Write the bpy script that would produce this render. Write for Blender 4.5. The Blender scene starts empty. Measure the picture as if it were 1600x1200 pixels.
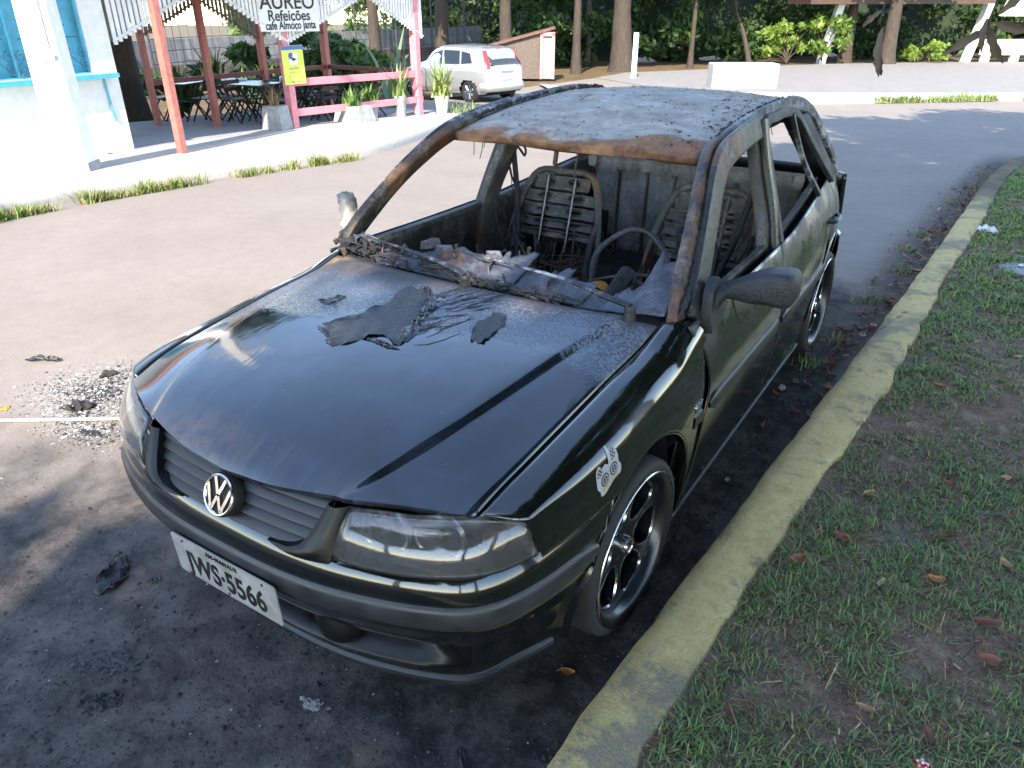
import bpy, bmesh, math, random
import numpy as np
from mathutils import Vector, Matrix

# ------------------------------------------------------------------ camera, world, sun, exposure
scene = bpy.context.scene
COL = scene.collection
cam_data = bpy.data.cameras.new("camera")
cam = bpy.data.objects.new("camera", cam_data)
COL.objects.link(cam)
cam_data.sensor_width = 36.0
cam_data.lens = 36.0 * 1157.4 / 1600.0
cam_data.clip_start = 0.05
cam_data.clip_end = 800.0
YAW, PITCH, ROLL = -0.57073, 0.47575, -0.00207
_f = Vector((math.sin(YAW) * math.cos(PITCH), math.cos(YAW) * math.cos(PITCH), -math.sin(PITCH)))
_r = Vector((math.cos(YAW), -math.sin(YAW), 0.0))
_u = _r.cross(_f)
_c, _s = math.cos(ROLL), math.sin(ROLL)
_r, _u = _c * _r + _s * _u, _c * _u - _s * _r
cam.matrix_world = Matrix(((_r.x, _u.x, -_f.x, 1.4182), (_r.y, _u.y, -_f.y, -1.66445), (_r.z, _u.z, -_f.z, 1.7486), (0, 0, 0, 1)))
scene.camera = cam

SUN_EL, SUN_X, SUN_Y = math.radians(38.0), 0.34, -0.94          # direction towards the sun on the ground
world = bpy.data.worlds.new("World")
scene.world = world
world.use_nodes = True
_wn = world.node_tree
_bg = _wn.nodes["Background"]
_sky = _wn.nodes.new("ShaderNodeTexSky")
_sky.sky_type = 'NISHITA'
_sky.sun_disc = False
_sky.sun_elevation = SUN_EL
_sky.sun_rotation = math.atan2(SUN_X, SUN_Y)
_sky.air_density = 1.0
_sky.dust_density = 0.3
_sky.ozone_density = 2.2
_wn.links.new(_sky.outputs[0], _bg.inputs[0])
_bg.inputs[1].default_value = 0.15

sun_data = bpy.data.lights.new("sun", 'SUN')
sun_data.energy = 2.5
sun_data.angle = math.radians(0.55)
sun_data.color = (1.0, 0.93, 0.83)
sun = bpy.data.objects.new("sun", sun_data)
COL.objects.link(sun)
_h = math.hypot(SUN_X, SUN_Y)
_sd = Vector((SUN_X / _h * math.cos(SUN_EL), SUN_Y / _h * math.cos(SUN_EL), math.sin(SUN_EL)))
sun.rotation_euler = _sd.to_track_quat('Z', 'Y').to_euler()

scene.view_settings.view_transform = 'Standard'
scene.view_settings.look = 'None'
scene.view_settings.exposure = 2.42
scene.view_settings.gamma = 1.0
scene.view_settings.use_curve_mapping = False
scene.view_settings.use_white_balance = True                      # daylight shade balance of the phone camera
scene.view_settings.white_balance_temperature = 7100
scene.view_settings.white_balance_tint = 10
scene.cycles.max_bounces = 8
scene.cycles.transparent_max_bounces = 16
scene.cycles.use_denoising = True

# ------------------------------------------------------------------ helpers
G = -0.03                                                        # height of the ground under the burnt car


def gz(x, y):
    """height of the ground: level round the car, then falling gently away"""
    d = (x - 1.418) * -0.540 + (y + 1.664) * 0.842
    if d < 5:
        return G
    if d < 7:
        return G - 0.05 * (d - 5) ** 2 / 4
    if d < 20:
        return G - 0.05 * (d - 6)
    return G - 0.7 - 0.018 * (d - 20)


def lerp(a, b, t):
    return a + (b - a) * t


def smooth(a, b, x):
    t = max(0.0, min(1.0, (x - a) / (b - a)))
    return t * t * (3 - 2 * t)


def interp(tab, x):
    """piecewise-linear table [(x, y), ...] smoothed by monotone cubic"""
    if x <= tab[0][0]:
        return tab[0][1]
    if x >= tab[-1][0]:
        return tab[-1][1]
    for i in range(len(tab) - 1):
        if x <= tab[i + 1][0]:
            x0, y0 = tab[i]
            x1, y1 = tab[i + 1]
            def sl(j):
                if j <= 0 or j >= len(tab) - 1:
                    k = 0 if j <= 0 else len(tab) - 2
                    return (tab[k + 1][1] - tab[k][1]) / (tab[k + 1][0] - tab[k][0])
                a = (tab[j][1] - tab[j - 1][1]) / (tab[j][0] - tab[j - 1][0])
                b = (tab[j + 1][1] - tab[j][1]) / (tab[j + 1][0] - tab[j][0])
                return 0.0 if a * b <= 0 else 2 * a * b / (a + b)
            h = x1 - x0
            t = (x - x0) / h
            m0, m1 = sl(i) * h, sl(i + 1) * h
            return ((2 * t ** 3 - 3 * t ** 2 + 1) * y0 + (t ** 3 - 2 * t ** 2 + t) * m0 +
                    (-2 * t ** 3 + 3 * t ** 2) * y1 + (t ** 3 - t ** 2) * m1)
    return tab[-1][1]


def spline(pts, n):
    """n points along a Catmull-Rom curve through pts, evenly spaced by length"""
    P = [np.array(p, float) for p in pts]
    P = [2 * P[0] - P[1]] + P + [2 * P[-1] - P[-2]]
    dense = []
    for i in range(1, len(P) - 2):
        for k in range(16):
            t = k / 16
            a, b, c, d = P[i - 1], P[i], P[i + 1], P[i + 2]
            dense.append(0.5 * ((2 * b) + (c - a) * t + (2 * a - 5 * b + 4 * c - d) * t * t + (3 * b - a - 3 * c + d) * t ** 3))
    dense.append(P[-2])
    D = np.array(dense)
    L = np.concatenate([[0], np.cumsum(np.linalg.norm(np.diff(D, axis=0), axis=1))])
    s = np.linspace(0, L[-1], n)
    return [tuple(np.interp(q, L, D[:, k]) for k in range(D.shape[1])) for q in s]


class MB:
    """collects shapes and links them as ONE mesh object"""

    def __init__(self):
        self.v, self.f, self.fm = [], [], []
        self.cur = 0

    def add(self, verts, faces):
        o = len(self.v)
        self.v += [tuple(p) for p in verts]
        self.f += [tuple(o + i for i in f) for f in faces]
        self.fm += [self.cur] * len(faces)

    def grid(self, rows, closed=False, flip=False, skip=None):
        nr, nc = len(rows), len(rows[0])
        verts = [p for r in rows for p in r]
        faces = []
        for i in range(nr - 1):
            for j in range(nc if closed else nc - 1):
                if skip and skip(i, j):
                    continue
                k = (j + 1) % nc
                q = (i * nc + j, i * nc + k, (i + 1) * nc + k, (i + 1) * nc + j)
                faces.append(q[::-1] if flip else q)
        self.add(verts, faces)

    def box(self, c, s, rot=None, taper=1.0):
        sx, sy, sz = s[0] / 2, s[1] / 2, s[2] / 2
        vs = []
        for z in (-1, 1):
            t = taper if z > 0 else 1.0
            for x, y in ((-1, -1), (1, -1), (1, 1), (-1, 1)):
                p = Vector((x * sx * t, y * sy * t, z * sz))
                if rot is not None:
                    p = rot @ p
                vs.append((p.x + c[0], p.y + c[1], p.z + c[2]))
        self.add(vs, [(3, 2, 1, 0), (4, 5, 6, 7), (0, 1, 5, 4), (1, 2, 6, 5), (2, 3, 7, 6), (3, 0, 4, 7)])

    def tube(self, path, r, n=8, caps=True, flat=1.0, up=(0, 0, 1)):
        """round bar along path; r a number or one per point; flat squeezes it across"""
        P = [Vector(p) for p in path]
        rs = r if isinstance(r, (list, tuple)) else [r] * len(P)
        rows = []
        upv = Vector(up)
        span = P[-1] - P[0]
        if upv.z == 1 and span.length > 0 and abs(span.z) > 0.75 * span.length:
            upv = Vector((0, 1, 0))
        for i, p in enumerate(P):
            t = (P[min(i + 1, len(P) - 1)] - P[max(i - 1, 0)]).normalized()
            a = t.cross(upv)
            if a.length < 1e-3:
                a = t.cross(Vector((1, 0, 0)))
            a.normalize()
            b = a.cross(t)
            rows.append([tuple(p + a * math.cos(2 * math.pi * k / n) * rs[i] + b * math.sin(2 * math.pi * k / n) * rs[i] * flat) for k in range(n)])
        o = len(self.v)
        self.grid(rows, closed=True)
        if caps:
            m = len(rows)
            self.f.append(tuple(o + k for k in range(n))[::-1])
            self.f.append(tuple(o + (m - 1) * n + k for k in range(n)))
            self.fm += [self.cur] * 2

    def sweep(self, path, section, side, caps=True):
        """section [(a, b)] swept along path; side(i) gives the two axes (A, B) at point i"""
        rows = []
        for i, p in enumerate(path):
            A, B = side(i)
            rows.append([(p[0] + A[0] * a + B[0] * b, p[1] + A[1] * a + B[1] * b, p[2] + A[2] * a + B[2] * b) for a, b in section])
        o = len(self.v)
        self.grid(rows, closed=True)
        if caps:
            n, m = len(section), len(rows)
            self.f.append(tuple(o + k for k in range(n))[::-1])
            self.f.append(tuple(o + (m - 1) * n + k for k in range(n)))
            self.fm += [self.cur] * 2

    def lathe(self, prof, n=24, origin=(0, 0, 0), axis='z'):
        rows = []
        for r, h in prof:
            row = []
            for k in range(n):
                a = 2 * math.pi * k / n
                x, y = r * math.cos(a), r * math.sin(a)
                p = {'z': (x, y, h), 'x': (h, x, y), 'y': (y, h, x)}[axis]
                row.append((p[0] + origin[0], p[1] + origin[1], p[2] + origin[2]))
            rows.append(row)
        self.grid(rows, closed=True)

    def prism(self, poly, frame, t):
        """outline poly [(a, b)] on frame (O, A, B), thickened by t along A x B"""
        O, A, B = (Vector(q) for q in frame)
        Nn = A.cross(B).normalized()
        n = len(poly)
        vs = [tuple(O + A * a + B * b) for a, b in poly] + [tuple(O + A * a + B * b + Nn * t) for a, b in poly]
        fs = [tuple(range(n))[::-1], tuple(range(n, 2 * n))] + [(i, (i + 1) % n, n + (i + 1) % n, n + i) for i in range(n)]
        self.add(vs, fs)

    def build(self, name, mat, parent=None, smooth=True, angle=35, solid=0, bevel=0, sub=0, weld=False):
        me = bpy.data.meshes.new(name)
        me.from_pydata(self.v, [], self.f)
        mats = mat if isinstance(mat, (list, tuple)) else [mat]
        for m in mats:
            me.materials.append(m)
        if len(mats) > 1:
            me.polygons.foreach_set("material_index", self.fm)
        bm = bmesh.new()
        bm.from_mesh(me)
        if weld:
            bmesh.ops.remove_doubles(bm, verts=bm.verts, dist=1e-5)
        bmesh.ops.recalc_face_normals(bm, faces=bm.faces)
        bm.to_mesh(me)
        bm.free()
        if smooth:
            me.polygons.foreach_set("use_smooth", [True] * len(me.polygons))
            me.set_sharp_from_angle(angle=math.radians(angle))
        ob = bpy.data.objects.new(name, me)
        COL.objects.link(ob)
        if parent is not None:
            ob.parent = parent
        if sub:
            md = ob.modifiers.new("sub", 'SUBSURF')
            md.levels = md.render_levels = sub
        if solid:
            md = ob.modifiers.new("solid", 'SOLIDIFY')
            md.thickness = solid
            md.offset = -1
        if bevel:
            md = ob.modifiers.new("bevel", 'BEVEL')
            md.width = bevel
            md.segments = 2
            md.limit_method = 'ANGLE'
        return ob


def np_mesh(name, verts, quads, mats, parent=None, mat_index=None, smooth=False):
    """big quad mesh straight from arrays"""
    me = bpy.data.meshes.new(name)
    nv, nq, k = len(verts), len(quads), quads.shape[1]
    me.vertices.add(nv)
    me.vertices.foreach_set("co", np.asarray(verts, np.float32).ravel())
    me.loops.add(nq * k)
    me.polygons.add(nq)
    me.loops.foreach_set("vertex_index", np.asarray(quads, np.int32).ravel())
    me.polygons.foreach_set("loop_start", np.arange(0, nq * k, k, dtype=np.int32))
    me.polygons.foreach_set("loop_total", np.full(nq, k, np.int32))
    for m in (mats if isinstance(mats, (list, tuple)) else [mats]):
        me.materials.append(m)
    if mat_index is not None:
        me.polygons.foreach_set("material_index", np.asarray(mat_index, np.int32))
    me.update(calc_edges=True)
    if smooth:
        me.polygons.foreach_set("use_smooth", [True] * nq)
    ob = bpy.data.objects.new(name, me)
    COL.objects.link(ob)
    if parent is not None:
        ob.parent = parent
    return ob


def tag(o, label=None, cat=None, group=None, kind=None):
    if label: o["label"] = label
    if cat: o["category"] = cat
    if group: o["group"] = group
    if kind: o["kind"] = kind
    return o


def empty(name, loc, label, cat, group=None, rz=0.0):
    o = bpy.data.objects.new(name, None)
    COL.objects.link(o)
    o.location = loc
    o.rotation_euler = (0, 0, rz)
    o.empty_display_size = 0.2
    return tag(o, label, cat, group)


def copy_tree(o, parent=None):
    c = o.copy()
    COL.objects.link(c)
    if parent is not None:
        c.parent = parent
    for ch in list(o.children):
        copy_tree(ch, c)
    return c


# ------------------------------------------------------------------ materials
class Mat:
    """small wrapper that writes shader nodes"""

    def __init__(self, name):
        self.m = bpy.data.materials.new(name)
        self.m.use_nodes = True
        self.t = self.m.node_tree
        self.b = self.t.nodes["Principled BSDF"]
        self._co = None

    def put(self, sock, v):
        if hasattr(v, "links"):
            self.t.links.new(v, sock)
        elif isinstance(v, (tuple, list)):
            sock.default_value = (*v, 1.0) if len(v) == 3 and len(sock.default_value) == 4 else v
        else:
            sock.default_value = v

    def set(self, **k):
        names = dict(base="Base Color", rough="Roughness", metal="Metallic", coat="Coat Weight", coat_rough="Coat Roughness",
                     spec="Specular IOR Level", trans="Transmission Weight", ior="IOR", alpha="Alpha", normal="Normal",
                     sss="Subsurface Weight", sheen="Sheen Weight")
        for a, v in k.items():
            self.put(self.b.inputs[names[a]], v)
        return self

    def co(self):
        if self._co is None:
            self._co = self.t.nodes.new("ShaderNodeTexCoord").outputs["Object"]
        return self._co

    def mapped(self, scale=(1, 1, 1), rot=(0, 0, 0), vec=None):
        n = self.t.nodes.new("ShaderNodeMapping")
        n.inputs["Scale"].default_value = scale
        n.inputs["Rotation"].default_value = rot
        self.t.links.new(vec or self.co(), n.inputs["Vector"])
        return n.outputs[0]

    def noise(self, scale, detail=4, rough=0.55, vec=None, dist=0.0):
        n = self.t.nodes.new("ShaderNodeTexNoise")
        n.inputs["Scale"].default_value = scale
        n.inputs["Detail"].default_value = detail
        n.inputs["Roughness"].default_value = rough
        n.inputs["Distortion"].default_value = dist
        self.t.links.new(vec or self.co(), n.inputs["Vector"])
        return n.outputs["Fac"]

    def voronoi(self, scale, vec=None, feature='F1', out="Distance", rnd=1.0):
        n = self.t.nodes.new("ShaderNodeTexVoronoi")
        n.feature = feature
        n.inputs["Scale"].default_value = scale
        n.inputs["Randomness"].default_value = rnd
        self.t.links.new(vec or self.co(), n.inputs["Vector"])
        return n.outputs[out]

    def ramp(self, fac, stops, interp='LINEAR'):
        n = self.t.nodes.new("ShaderNodeValToRGB")
        n.color_ramp.interpolation = interp
        e = n.color_ramp.elements
        while len(e) < len(stops):
            e.new(0.5)
        for el, (p, c) in zip(e, stops):
            el.position = p
            el.color = (c, c, c, 1) if not isinstance(c, (tuple, list)) else (*c, 1)
        self.put(n.inputs[0], fac)
        return n.outputs[0]

    def mix(self, fac, a, b):
        n = self.t.nodes.new("ShaderNodeMix")
        n.data_type = 'RGBA'
        self.put(n.inputs[0], fac)
        self.put(n.inputs[6], a)
        self.put(n.inputs[7], b)
        return n.outputs[2]

    def math(self, op, a, b=0.0, clamp=False):
        n = self.t.nodes.new("ShaderNodeMath")
        n.operation = op
        n.use_clamp = clamp
        self.put(n.inputs[0], a)
        self.put(n.inputs[1], b)
        return n.outputs[0]

    def sep(self, vec=None):
        n = self.t.nodes.new("ShaderNodeSeparateXYZ")
        self.t.links.new(vec or self.co(), n.inputs[0])
        return n.outputs

    def rng(self, v, a, b, c=0.0, d=1.0):
        n = self.t.nodes.new("ShaderNodeMapRange")
        n.interpolation_type = 'SMOOTHSTEP'
        for i, q in enumerate((v, a, b, c, d)):
            self.put(n.inputs[i], q)
        return n.outputs[0]

    def bump(self, h, strength=0.3, dist=0.02, normal=None):
        n = self.t.nodes.new("ShaderNodeBump")
        n.inputs["Strength"].default_value = strength
        n.inputs["Distance"].default_value = dist
        self.put(n.inputs["Height"], h)
        if normal is not None:
            self.put(n.inputs["Normal"], normal)
        return n.outputs[0]


def simple(name, col, rough=0.6, var=0.25, scale=12.0, metal=0.0, bump=0.0, bscale=None, **k):
    """one colour with a little honest unevenness"""
    M = Mat(name)
    n = M.noise(scale, 5, 0.6)
    lo = tuple(c * (1 - var) for c in col)
    hi = tuple(min(1, c * (1 + var)) for c in col)
    M.set(base=M.ramp(n, [(0.3, lo), (0.7, hi)]), rough=M.rng(n, 0.3, 0.7, max(0.03, rough - 0.08), min(1, rough + 0.08)), metal=metal, **k)
    if bump:
        M.set(normal=M.bump(M.noise(bscale or scale * 4, 6, 0.65), bump, 0.01))
    return M.m
# ------------------------------------------------------------------ materials of the burnt car
def m_paint():
    M = Mat("black_paint")
    d = M.noise(7, 6, 0.65)
    fine = M.noise(90, 3, 0.6)
    dust = M.math('MULTIPLY', M.rng(d, 0.42, 0.75), M.rng(fine, 0.35, 0.7))
    M.set(base=M.mix(M.math('MULTIPLY', dust, 0.35), (0.0035, 0.0045, 0.004), (0.035, 0.034, 0.03)),
          rough=M.rng(d, 0.35, 0.75, 0.06, 0.2), spec=0.5, coat=1.0, coat_rough=0.03,
          normal=M.bump(M.noise(3.0, 3, 0.5), 0.05, 0.02))
    return M.m


def m_hood():
    M = Mat("hood_paint_half_burnt")
    x, y, z = M.sep()
    n1 = M.noise(3.2, 6, 0.62)
    n2 = M.noise(24, 6, 0.7)
    n3 = M.noise(110, 4, 0.65)
    # burnt towards the windscreen: distance along the bonnet plus noise
    e = M.math('ADD', y, M.math('MULTIPLY', M.math('SUBTRACT', n1, 0.5), 0.42))
    e = M.math('SUBTRACT', e, M.math('MULTIPLY', x, 0.16))
    e2 = M.math('ADD', e, M.math('MULTIPLY', M.math('SUBTRACT', n2, 0.5), 0.22))
    dull = M.rng(e, -0.06, 0.20)                      # matt scorched zone
    fleck = M.math('MULTIPLY', M.rng(e2, -0.14, 0.02), M.math('SUBTRACT', 1.0, M.rng(e2, 0.12, 0.24)))
    fleck = M.math('MULTIPLY', fleck, M.rng(n3, 0.40, 0.60))
    brown = M.ramp(n2, [(0.3, (0.028, 0.026, 0.026)), (0.62, (0.075, 0.066, 0.062)), (0.8, (0.13, 0.115, 0.105))])
    sky_film = M.rng(M.noise(5.5, 7, 0.7, dist=0.8), 0.30, 0.75)
    col = M.mix(dull, M.mix(sky_film, (0.004, 0.0055, 0.008), (0.014, 0.020, 0.032)), brown)  # bluish base tint stands in for sky reflected in the paint
    col = M.mix(M.math('MULTIPLY', fleck, 0.75), col, (0.16, 0.20, 0.27))
    # ochre scorch spot near the far rear corner
    dx = M.math('ADD', x, 0.60)
    dy = M.math('SUBTRACT', y, 0.27)
    rr = M.math('SQRT', M.math('ADD', M.math('MULTIPLY', dx, M.math('MULTIPLY', dx, 0.5)), M.math('MULTIPLY', dy, M.math('MULTIPLY', dy, 2.5))))
    spot = M.math('MULTIPLY', M.math('SUBTRACT', 1.0, M.rng(rr, 0.02, 0.10)), M.rng(n3, 0.35, 0.55))
    col = M.mix(M.math('MULTIPLY', spot, 0.85), col, (0.30, 0.17, 0.05))
    # dusty wiped streaks on the nose
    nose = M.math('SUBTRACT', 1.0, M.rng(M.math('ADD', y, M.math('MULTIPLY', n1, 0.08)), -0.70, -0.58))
    streak = M.noise(1.0, 6, 0.6, M.mapped((26, 3, 3)))
    col = M.mix(M.math('MULTIPLY', M.math('MULTIPLY', nose, M.rng(streak, 0.42, 0.7)), 0.35), col, (0.11, 0.09, 0.08))
    nose_reflection = M.math('MULTIPLY', M.math('MULTIPLY', nose, M.rng(x, 0.12, -0.12)), M.rng(n2, 0.36, 0.6))  # brown tint painted where the nose reflects something orange
    col = M.mix(M.math('MULTIPLY', nose_reflection, 0.7), col, (0.13, 0.058, 0.026))
    rough = M.math('ADD', M.math('ADD', M.rng(n1, 0.3, 0.75, 0.06, 0.16), M.math('MULTIPLY', sky_film, 0.10)), M.math('MULTIPLY', dull, 0.5))
    rough = M.math('ADD', rough, M.math('MULTIPLY', fleck, 0.3), True)
    coat = M.math('SUBTRACT', 1.0, M.math('MAXIMUM', dull, M.math('MULTIPLY', fleck, 0.8)), True)
    bmp = M.math('ADD', M.math('MULTIPLY', n3, M.math('ADD', M.math('MULTIPLY', fleck, 0.9), M.math('MULTIPLY', dull, 0.5))), M.math('MULTIPLY', M.noise(2.2, 3), 0.9))
    bmp = M.math('ADD', bmp, M.math('MULTIPLY', M.noise(1.0, 5, 0.65, M.mapped((9, 2.2, 4), (0, 0, 0.35)), 0.6), 0.26))
    nn = M.bump(bmp, 0.26, 0.013)
    speck = M.math('MULTIPLY', M.rng(M.voronoi(38), 0.075, 0.03), M.rng(n2, 0.50, 0.62))
    col = M.mix(M.math('MULTIPLY', speck, 0.8), col, (0.30, 0.31, 0.33))
    M.set(base=col, rough=rough, coat=coat, coat_rough=0.05, spec=0.5, normal=nn)
    M.put(M.b.inputs["Coat Normal"], nn)
    return M.m


def m_roof():
    M = Mat("ashen_roof_metal")
    x, y, z = M.sep()
    n1 = M.noise(2.4, 8, 0.66, dist=0.6)
    n2 = M.noise(13, 8, 0.72)
    n3 = M.noise(70, 5, 0.7)
    st = M.noise(1.0, 7, 0.7, M.mapped((4, 6, 3), (0, 0, 0.9)), 1.2)
    col = M.ramp(M.math('ADD', M.math('MULTIPLY', n2, 0.55), M.math('MULTIPLY', st, 0.5)), [
        (0.34, (0.135, 0.122, 0.110)), (0.46, (0.25, 0.23, 0.208)), (0.56, (0.34, 0.316, 0.288)), (0.68, (0.49, 0.465, 0.43))])
    # rust in from the windscreen edge and in veins further back
    e = M.math('SUBTRACT', y, M.math('MULTIPLY', M.math('SUBTRACT', n1, 0.44), 0.95))
    e = M.math('SUBTRACT', e, M.math('MULTIPLY', M.math('SUBTRACT', n2, 0.5), 0.30))
    front = M.math('SUBTRACT', 1.0, M.rng(e, 0.93, 1.03))
    vein = M.math('MULTIPLY', M.rng(n1, 0.54, 0.68), 0.45)
    rcol = M.ramp(n2, [(0.3, (0.05, 0.022, 0.016)), (0.5, (0.20, 0.085, 0.035)), (0.7, (0.36, 0.17, 0.065))])
    col = M.mix(M.math('MAXIMUM', M.math('MULTIPLY', front, 0.9), vein), col, rcol)
    dark = M.math('MULTIPLY', M.rng(n3, 0.58, 0.72), M.rng(n2, 0.45, 0.62))
    col = M.mix(M.math('MULTIPLY', dark, 0.8), col, (0.03, 0.03, 0.032))
    rim = M.math('MULTIPLY', M.rng(M.math('ADD', M.math('ABSOLUTE', x), M.math('MULTIPLY', n2, 0.06)), 0.525, 0.565), 0.85)
    col = M.mix(rim, col, (0.03, 0.03, 0.032))
    M.set(base=col, rough=M.rng(n2, 0.3, 0.7, 0.6, 0.9), spec=0.2, normal=M.bump(M.math('ADD', n3, M.math('MULTIPLY', n2, 1.6)), 0.55, 0.008))
    return M.m


def m_burn(name, stops, scale=9, rust=0.25, rough=0.6, rustcol=(0.22, 0.085, 0.03), stretch=(1, 1, 1)):
    M = Mat(name)
    v = M.mapped(stretch)
    n1 = M.noise(scale, 7, 0.7, v, 0.4)
    n2 = M.noise(scale * 0.35, 5, 0.6, v)
    n3 = M.noise(scale * 9, 4, 0.65)
    col = M.ramp(M.math('ADD', M.math('MULTIPLY', n1, 0.7), M.math('MULTIPLY', n3, 0.3)), stops)
    if rust > 0:
        r = M.rng(n2, 0.60 - rust * 0.3, 0.74 - rust * 0.2)
        col = M.mix(M.math('MULTIPLY', r, 0.85), col, M.ramp(n1, [(0.3, tuple(c * 0.35 for c in rustcol)), (0.7, rustcol)]))
    M.set(base=col, rough=M.rng(n1, 0.3, 0.7, rough - 0.15, min(1, rough + 0.15)), spec=0.4,
          normal=M.bump(M.math('ADD', n3, n1), 0.5, 0.006))
    return M.m


def m_door():
    M = Mat("sooted_door_paint")
    x, y, z = M.sep()
    n1 = M.noise(4.5, 6, 0.65)
    n2 = M.noise(30, 6, 0.7)
    v = M.noise(1.0, 5, 0.6, M.mapped((4, 4, 1.0)))
    up = M.rng(M.math('ADD', z, M.math('MULTIPLY', M.math('SUBTRACT', v, 0.5), 0.5)), 0.58, 0.86)
    pale = M.math('MULTIPLY', M.math('MULTIPLY', up, M.rng(v, 0.50, 0.60)), M.rng(y, 1.35, 1.6))
    soot = M.math('MULTIPLY', up, M.rng(n1, 0.38, 0.6))
    col = M.mix(M.math('MULTIPLY', soot, 0.9), (0.0045, 0.006, 0.0048), M.ramp(n2, [(0.35, (0.007, 0.0075, 0.007)), (0.7, (0.028, 0.029, 0.027))]))
    col = M.mix(M.math('MULTIPLY', pale, 0.34), col, (0.20, 0.215, 0.19))
    ash = M.math('MULTIPLY', M.rng(M.math('ADD', z, M.math('MULTIPLY', n2, 0.1)), 0.86, 0.97), 0.45)
    col = M.mix(ash, col, (0.12, 0.125, 0.135))
    k = M.math('MAXIMUM', soot, M.math('MAXIMUM', pale, ash))
    M.set(base=col, rough=M.math('ADD', 0.13, M.math('MULTIPLY', k, 0.45)), coat=M.math('SUBTRACT', 1.0, k, True), coat_rough=0.06,
          normal=M.bump(M.math('ADD', M.math('MULTIPLY', n2, M.math('MULTIPLY', k, 0.5)), M.noise(2.5, 3)), 0.10, 0.012))
    return M.m


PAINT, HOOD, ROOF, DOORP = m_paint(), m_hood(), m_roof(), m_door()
BURN = m_burn("burnt_steel", [(0.32, (0.018, 0.017, 0.017)), (0.52, (0.07, 0.066, 0.063)), (0.68, (0.24, 0.23, 0.22)), (0.8, (0.42, 0.41, 0.40))])
DARKB = m_burn("charred_steel", [(0.34, (0.010, 0.010, 0.011)), (0.55, (0.032, 0.032, 0.034)), (0.72, (0.13, 0.135, 0.15))], rust=0.05)
RUST = m_burn("rusted_pillar", [(0.36, (0.010, 0.010, 0.010)), (0.48, (0.035, 0.028, 0.025)), (0.58, (0.13, 0.10, 0.08)), (0.70, (0.34, 0.30, 0.26))], scale=8, rust=0.55, rustcol=(0.28, 0.115, 0.038), stretch=(1, 1, 0.4))
HEADER = m_burn("rusted_header", [(0.32, (0.03, 0.025, 0.023)), (0.5, (0.14, 0.08, 0.05)), (0.7, (0.30, 0.22, 0.17))], rust=0.7, rustcol=(0.30, 0.13, 0.045))
FRAMEB = m_burn("scorched_window_frame", [(0.40, (0.007, 0.007, 0.008)), (0.49, (0.024, 0.024, 0.027)), (0.56, (0.13, 0.135, 0.15)), (0.64, (0.42, 0.43, 0.45))], scale=4, rust=0.10, rough=0.55, stretch=(1, 1, 0.45))
RAILB = m_burn("ash_streaked_rail", [(0.40, (0.009, 0.009, 0.010)), (0.48, (0.035, 0.035, 0.037)), (0.56, (0.22, 0.22, 0.225)), (0.68, (0.48, 0.48, 0.48))], scale=5, rust=0.05, rough=0.7, stretch=(1, 0.5, 1))
GREENB = m_burn("sooty_green_black_frame", [(0.33, (0.008, 0.010, 0.008)), (0.6, (0.03, 0.036, 0.028)), (0.78, (0.11, 0.125, 0.10))], scale=4, rust=0.0, rough=0.3, stretch=(1, 1, 0.3))
SHEETM = m_burn("bare_grey_sheet", [(0.34, (0.040, 0.038, 0.036)), (0.5, (0.17, 0.162, 0.152)), (0.72, (0.36, 0.35, 0.335))], scale=5, rust=0.14, stretch=(1, 1, 0.35))
ASH = m_burn("blue_grey_ash", [(0.34, (0.016, 0.017, 0.021)), (0.5, (0.055, 0.060, 0.078)), (0.74, (0.17, 0.19, 0.24))], scale=13, rust=0.06, rough=0.5)
CHAR = m_burn("char", [(0.35, (0.008, 0.008, 0.009)), (0.6, (0.03, 0.03, 0.032)), (0.8, (0.12, 0.12, 0.125))], scale=22, rust=0.0, rough=0.75)
ASHLUMP = m_burn("pale_ash_lump", [(0.3, (0.07, 0.065, 0.06)), (0.5, (0.22, 0.21, 0.20)), (0.7, (0.46, 0.45, 0.44))], scale=20, rust=0.0, rough=0.85)
SATINB = simple("satin_black_paint", (0.004, 0.0042, 0.0045), 0.36, 0.35, 14, bump=0.03, spec=0.3)
PLASTIC = simple("black_plastic", (0.012, 0.012, 0.013), 0.42, 0.35, 20, bump=0.06)
MIRROR_P = simple("heat_crazed_plastic", (0.014, 0.015, 0.018), 0.5, 0.6, 30, bump=0.5, bscale=90)
STRIP = simple("grey_rubber_strip", (0.022, 0.022, 0.025), 0.38, 0.3, 14, bump=0.05)
TYRE = simple("tyre_rubber", (0.014, 0.014, 0.014), 0.72, 0.35, 25, bump=0.12)
RIM = simple("black_alloy", (0.004, 0.004, 0.006), 0.32, 0.3, 8, coat=0.25, coat_rough=0.15)
POLISH = simple("polished_alloy", (0.62, 0.62, 0.64), 0.22, 0.12, 30, metal=1.0)
CHROME = simple("badge_chrome", (0.66, 0.62, 0.60), 0.2, 0.1, 30, metal=1.0)
LIPM = simple("worn_rim_lip", (0.16, 0.16, 0.17), 0.3, 0.5, 30, metal=1.0)
BLACKT = simple("matt_black", (0.006, 0.006, 0.006), 0.7, 0.2, 10)
REFL = simple("headlight_reflector", (0.55, 0.55, 0.56), 0.25, 0.15, 12, metal=1.0)
REFLD = simple("smoked_reflector", (0.014, 0.0135, 0.013), 0.25, 0.5, 12)
CREAM = simple("seat_foam_yellow", (0.42, 0.20, 0.03), 0.7, 0.4, 20, bump=0.3)
WHITEV = simple("sticker_white", (0.34, 0.35, 0.37), 0.5, 0.1, 20)
GOLDV = simple("sticker_gold", (0.42, 0.31, 0.12), 0.5, 0.1, 20)


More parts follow.
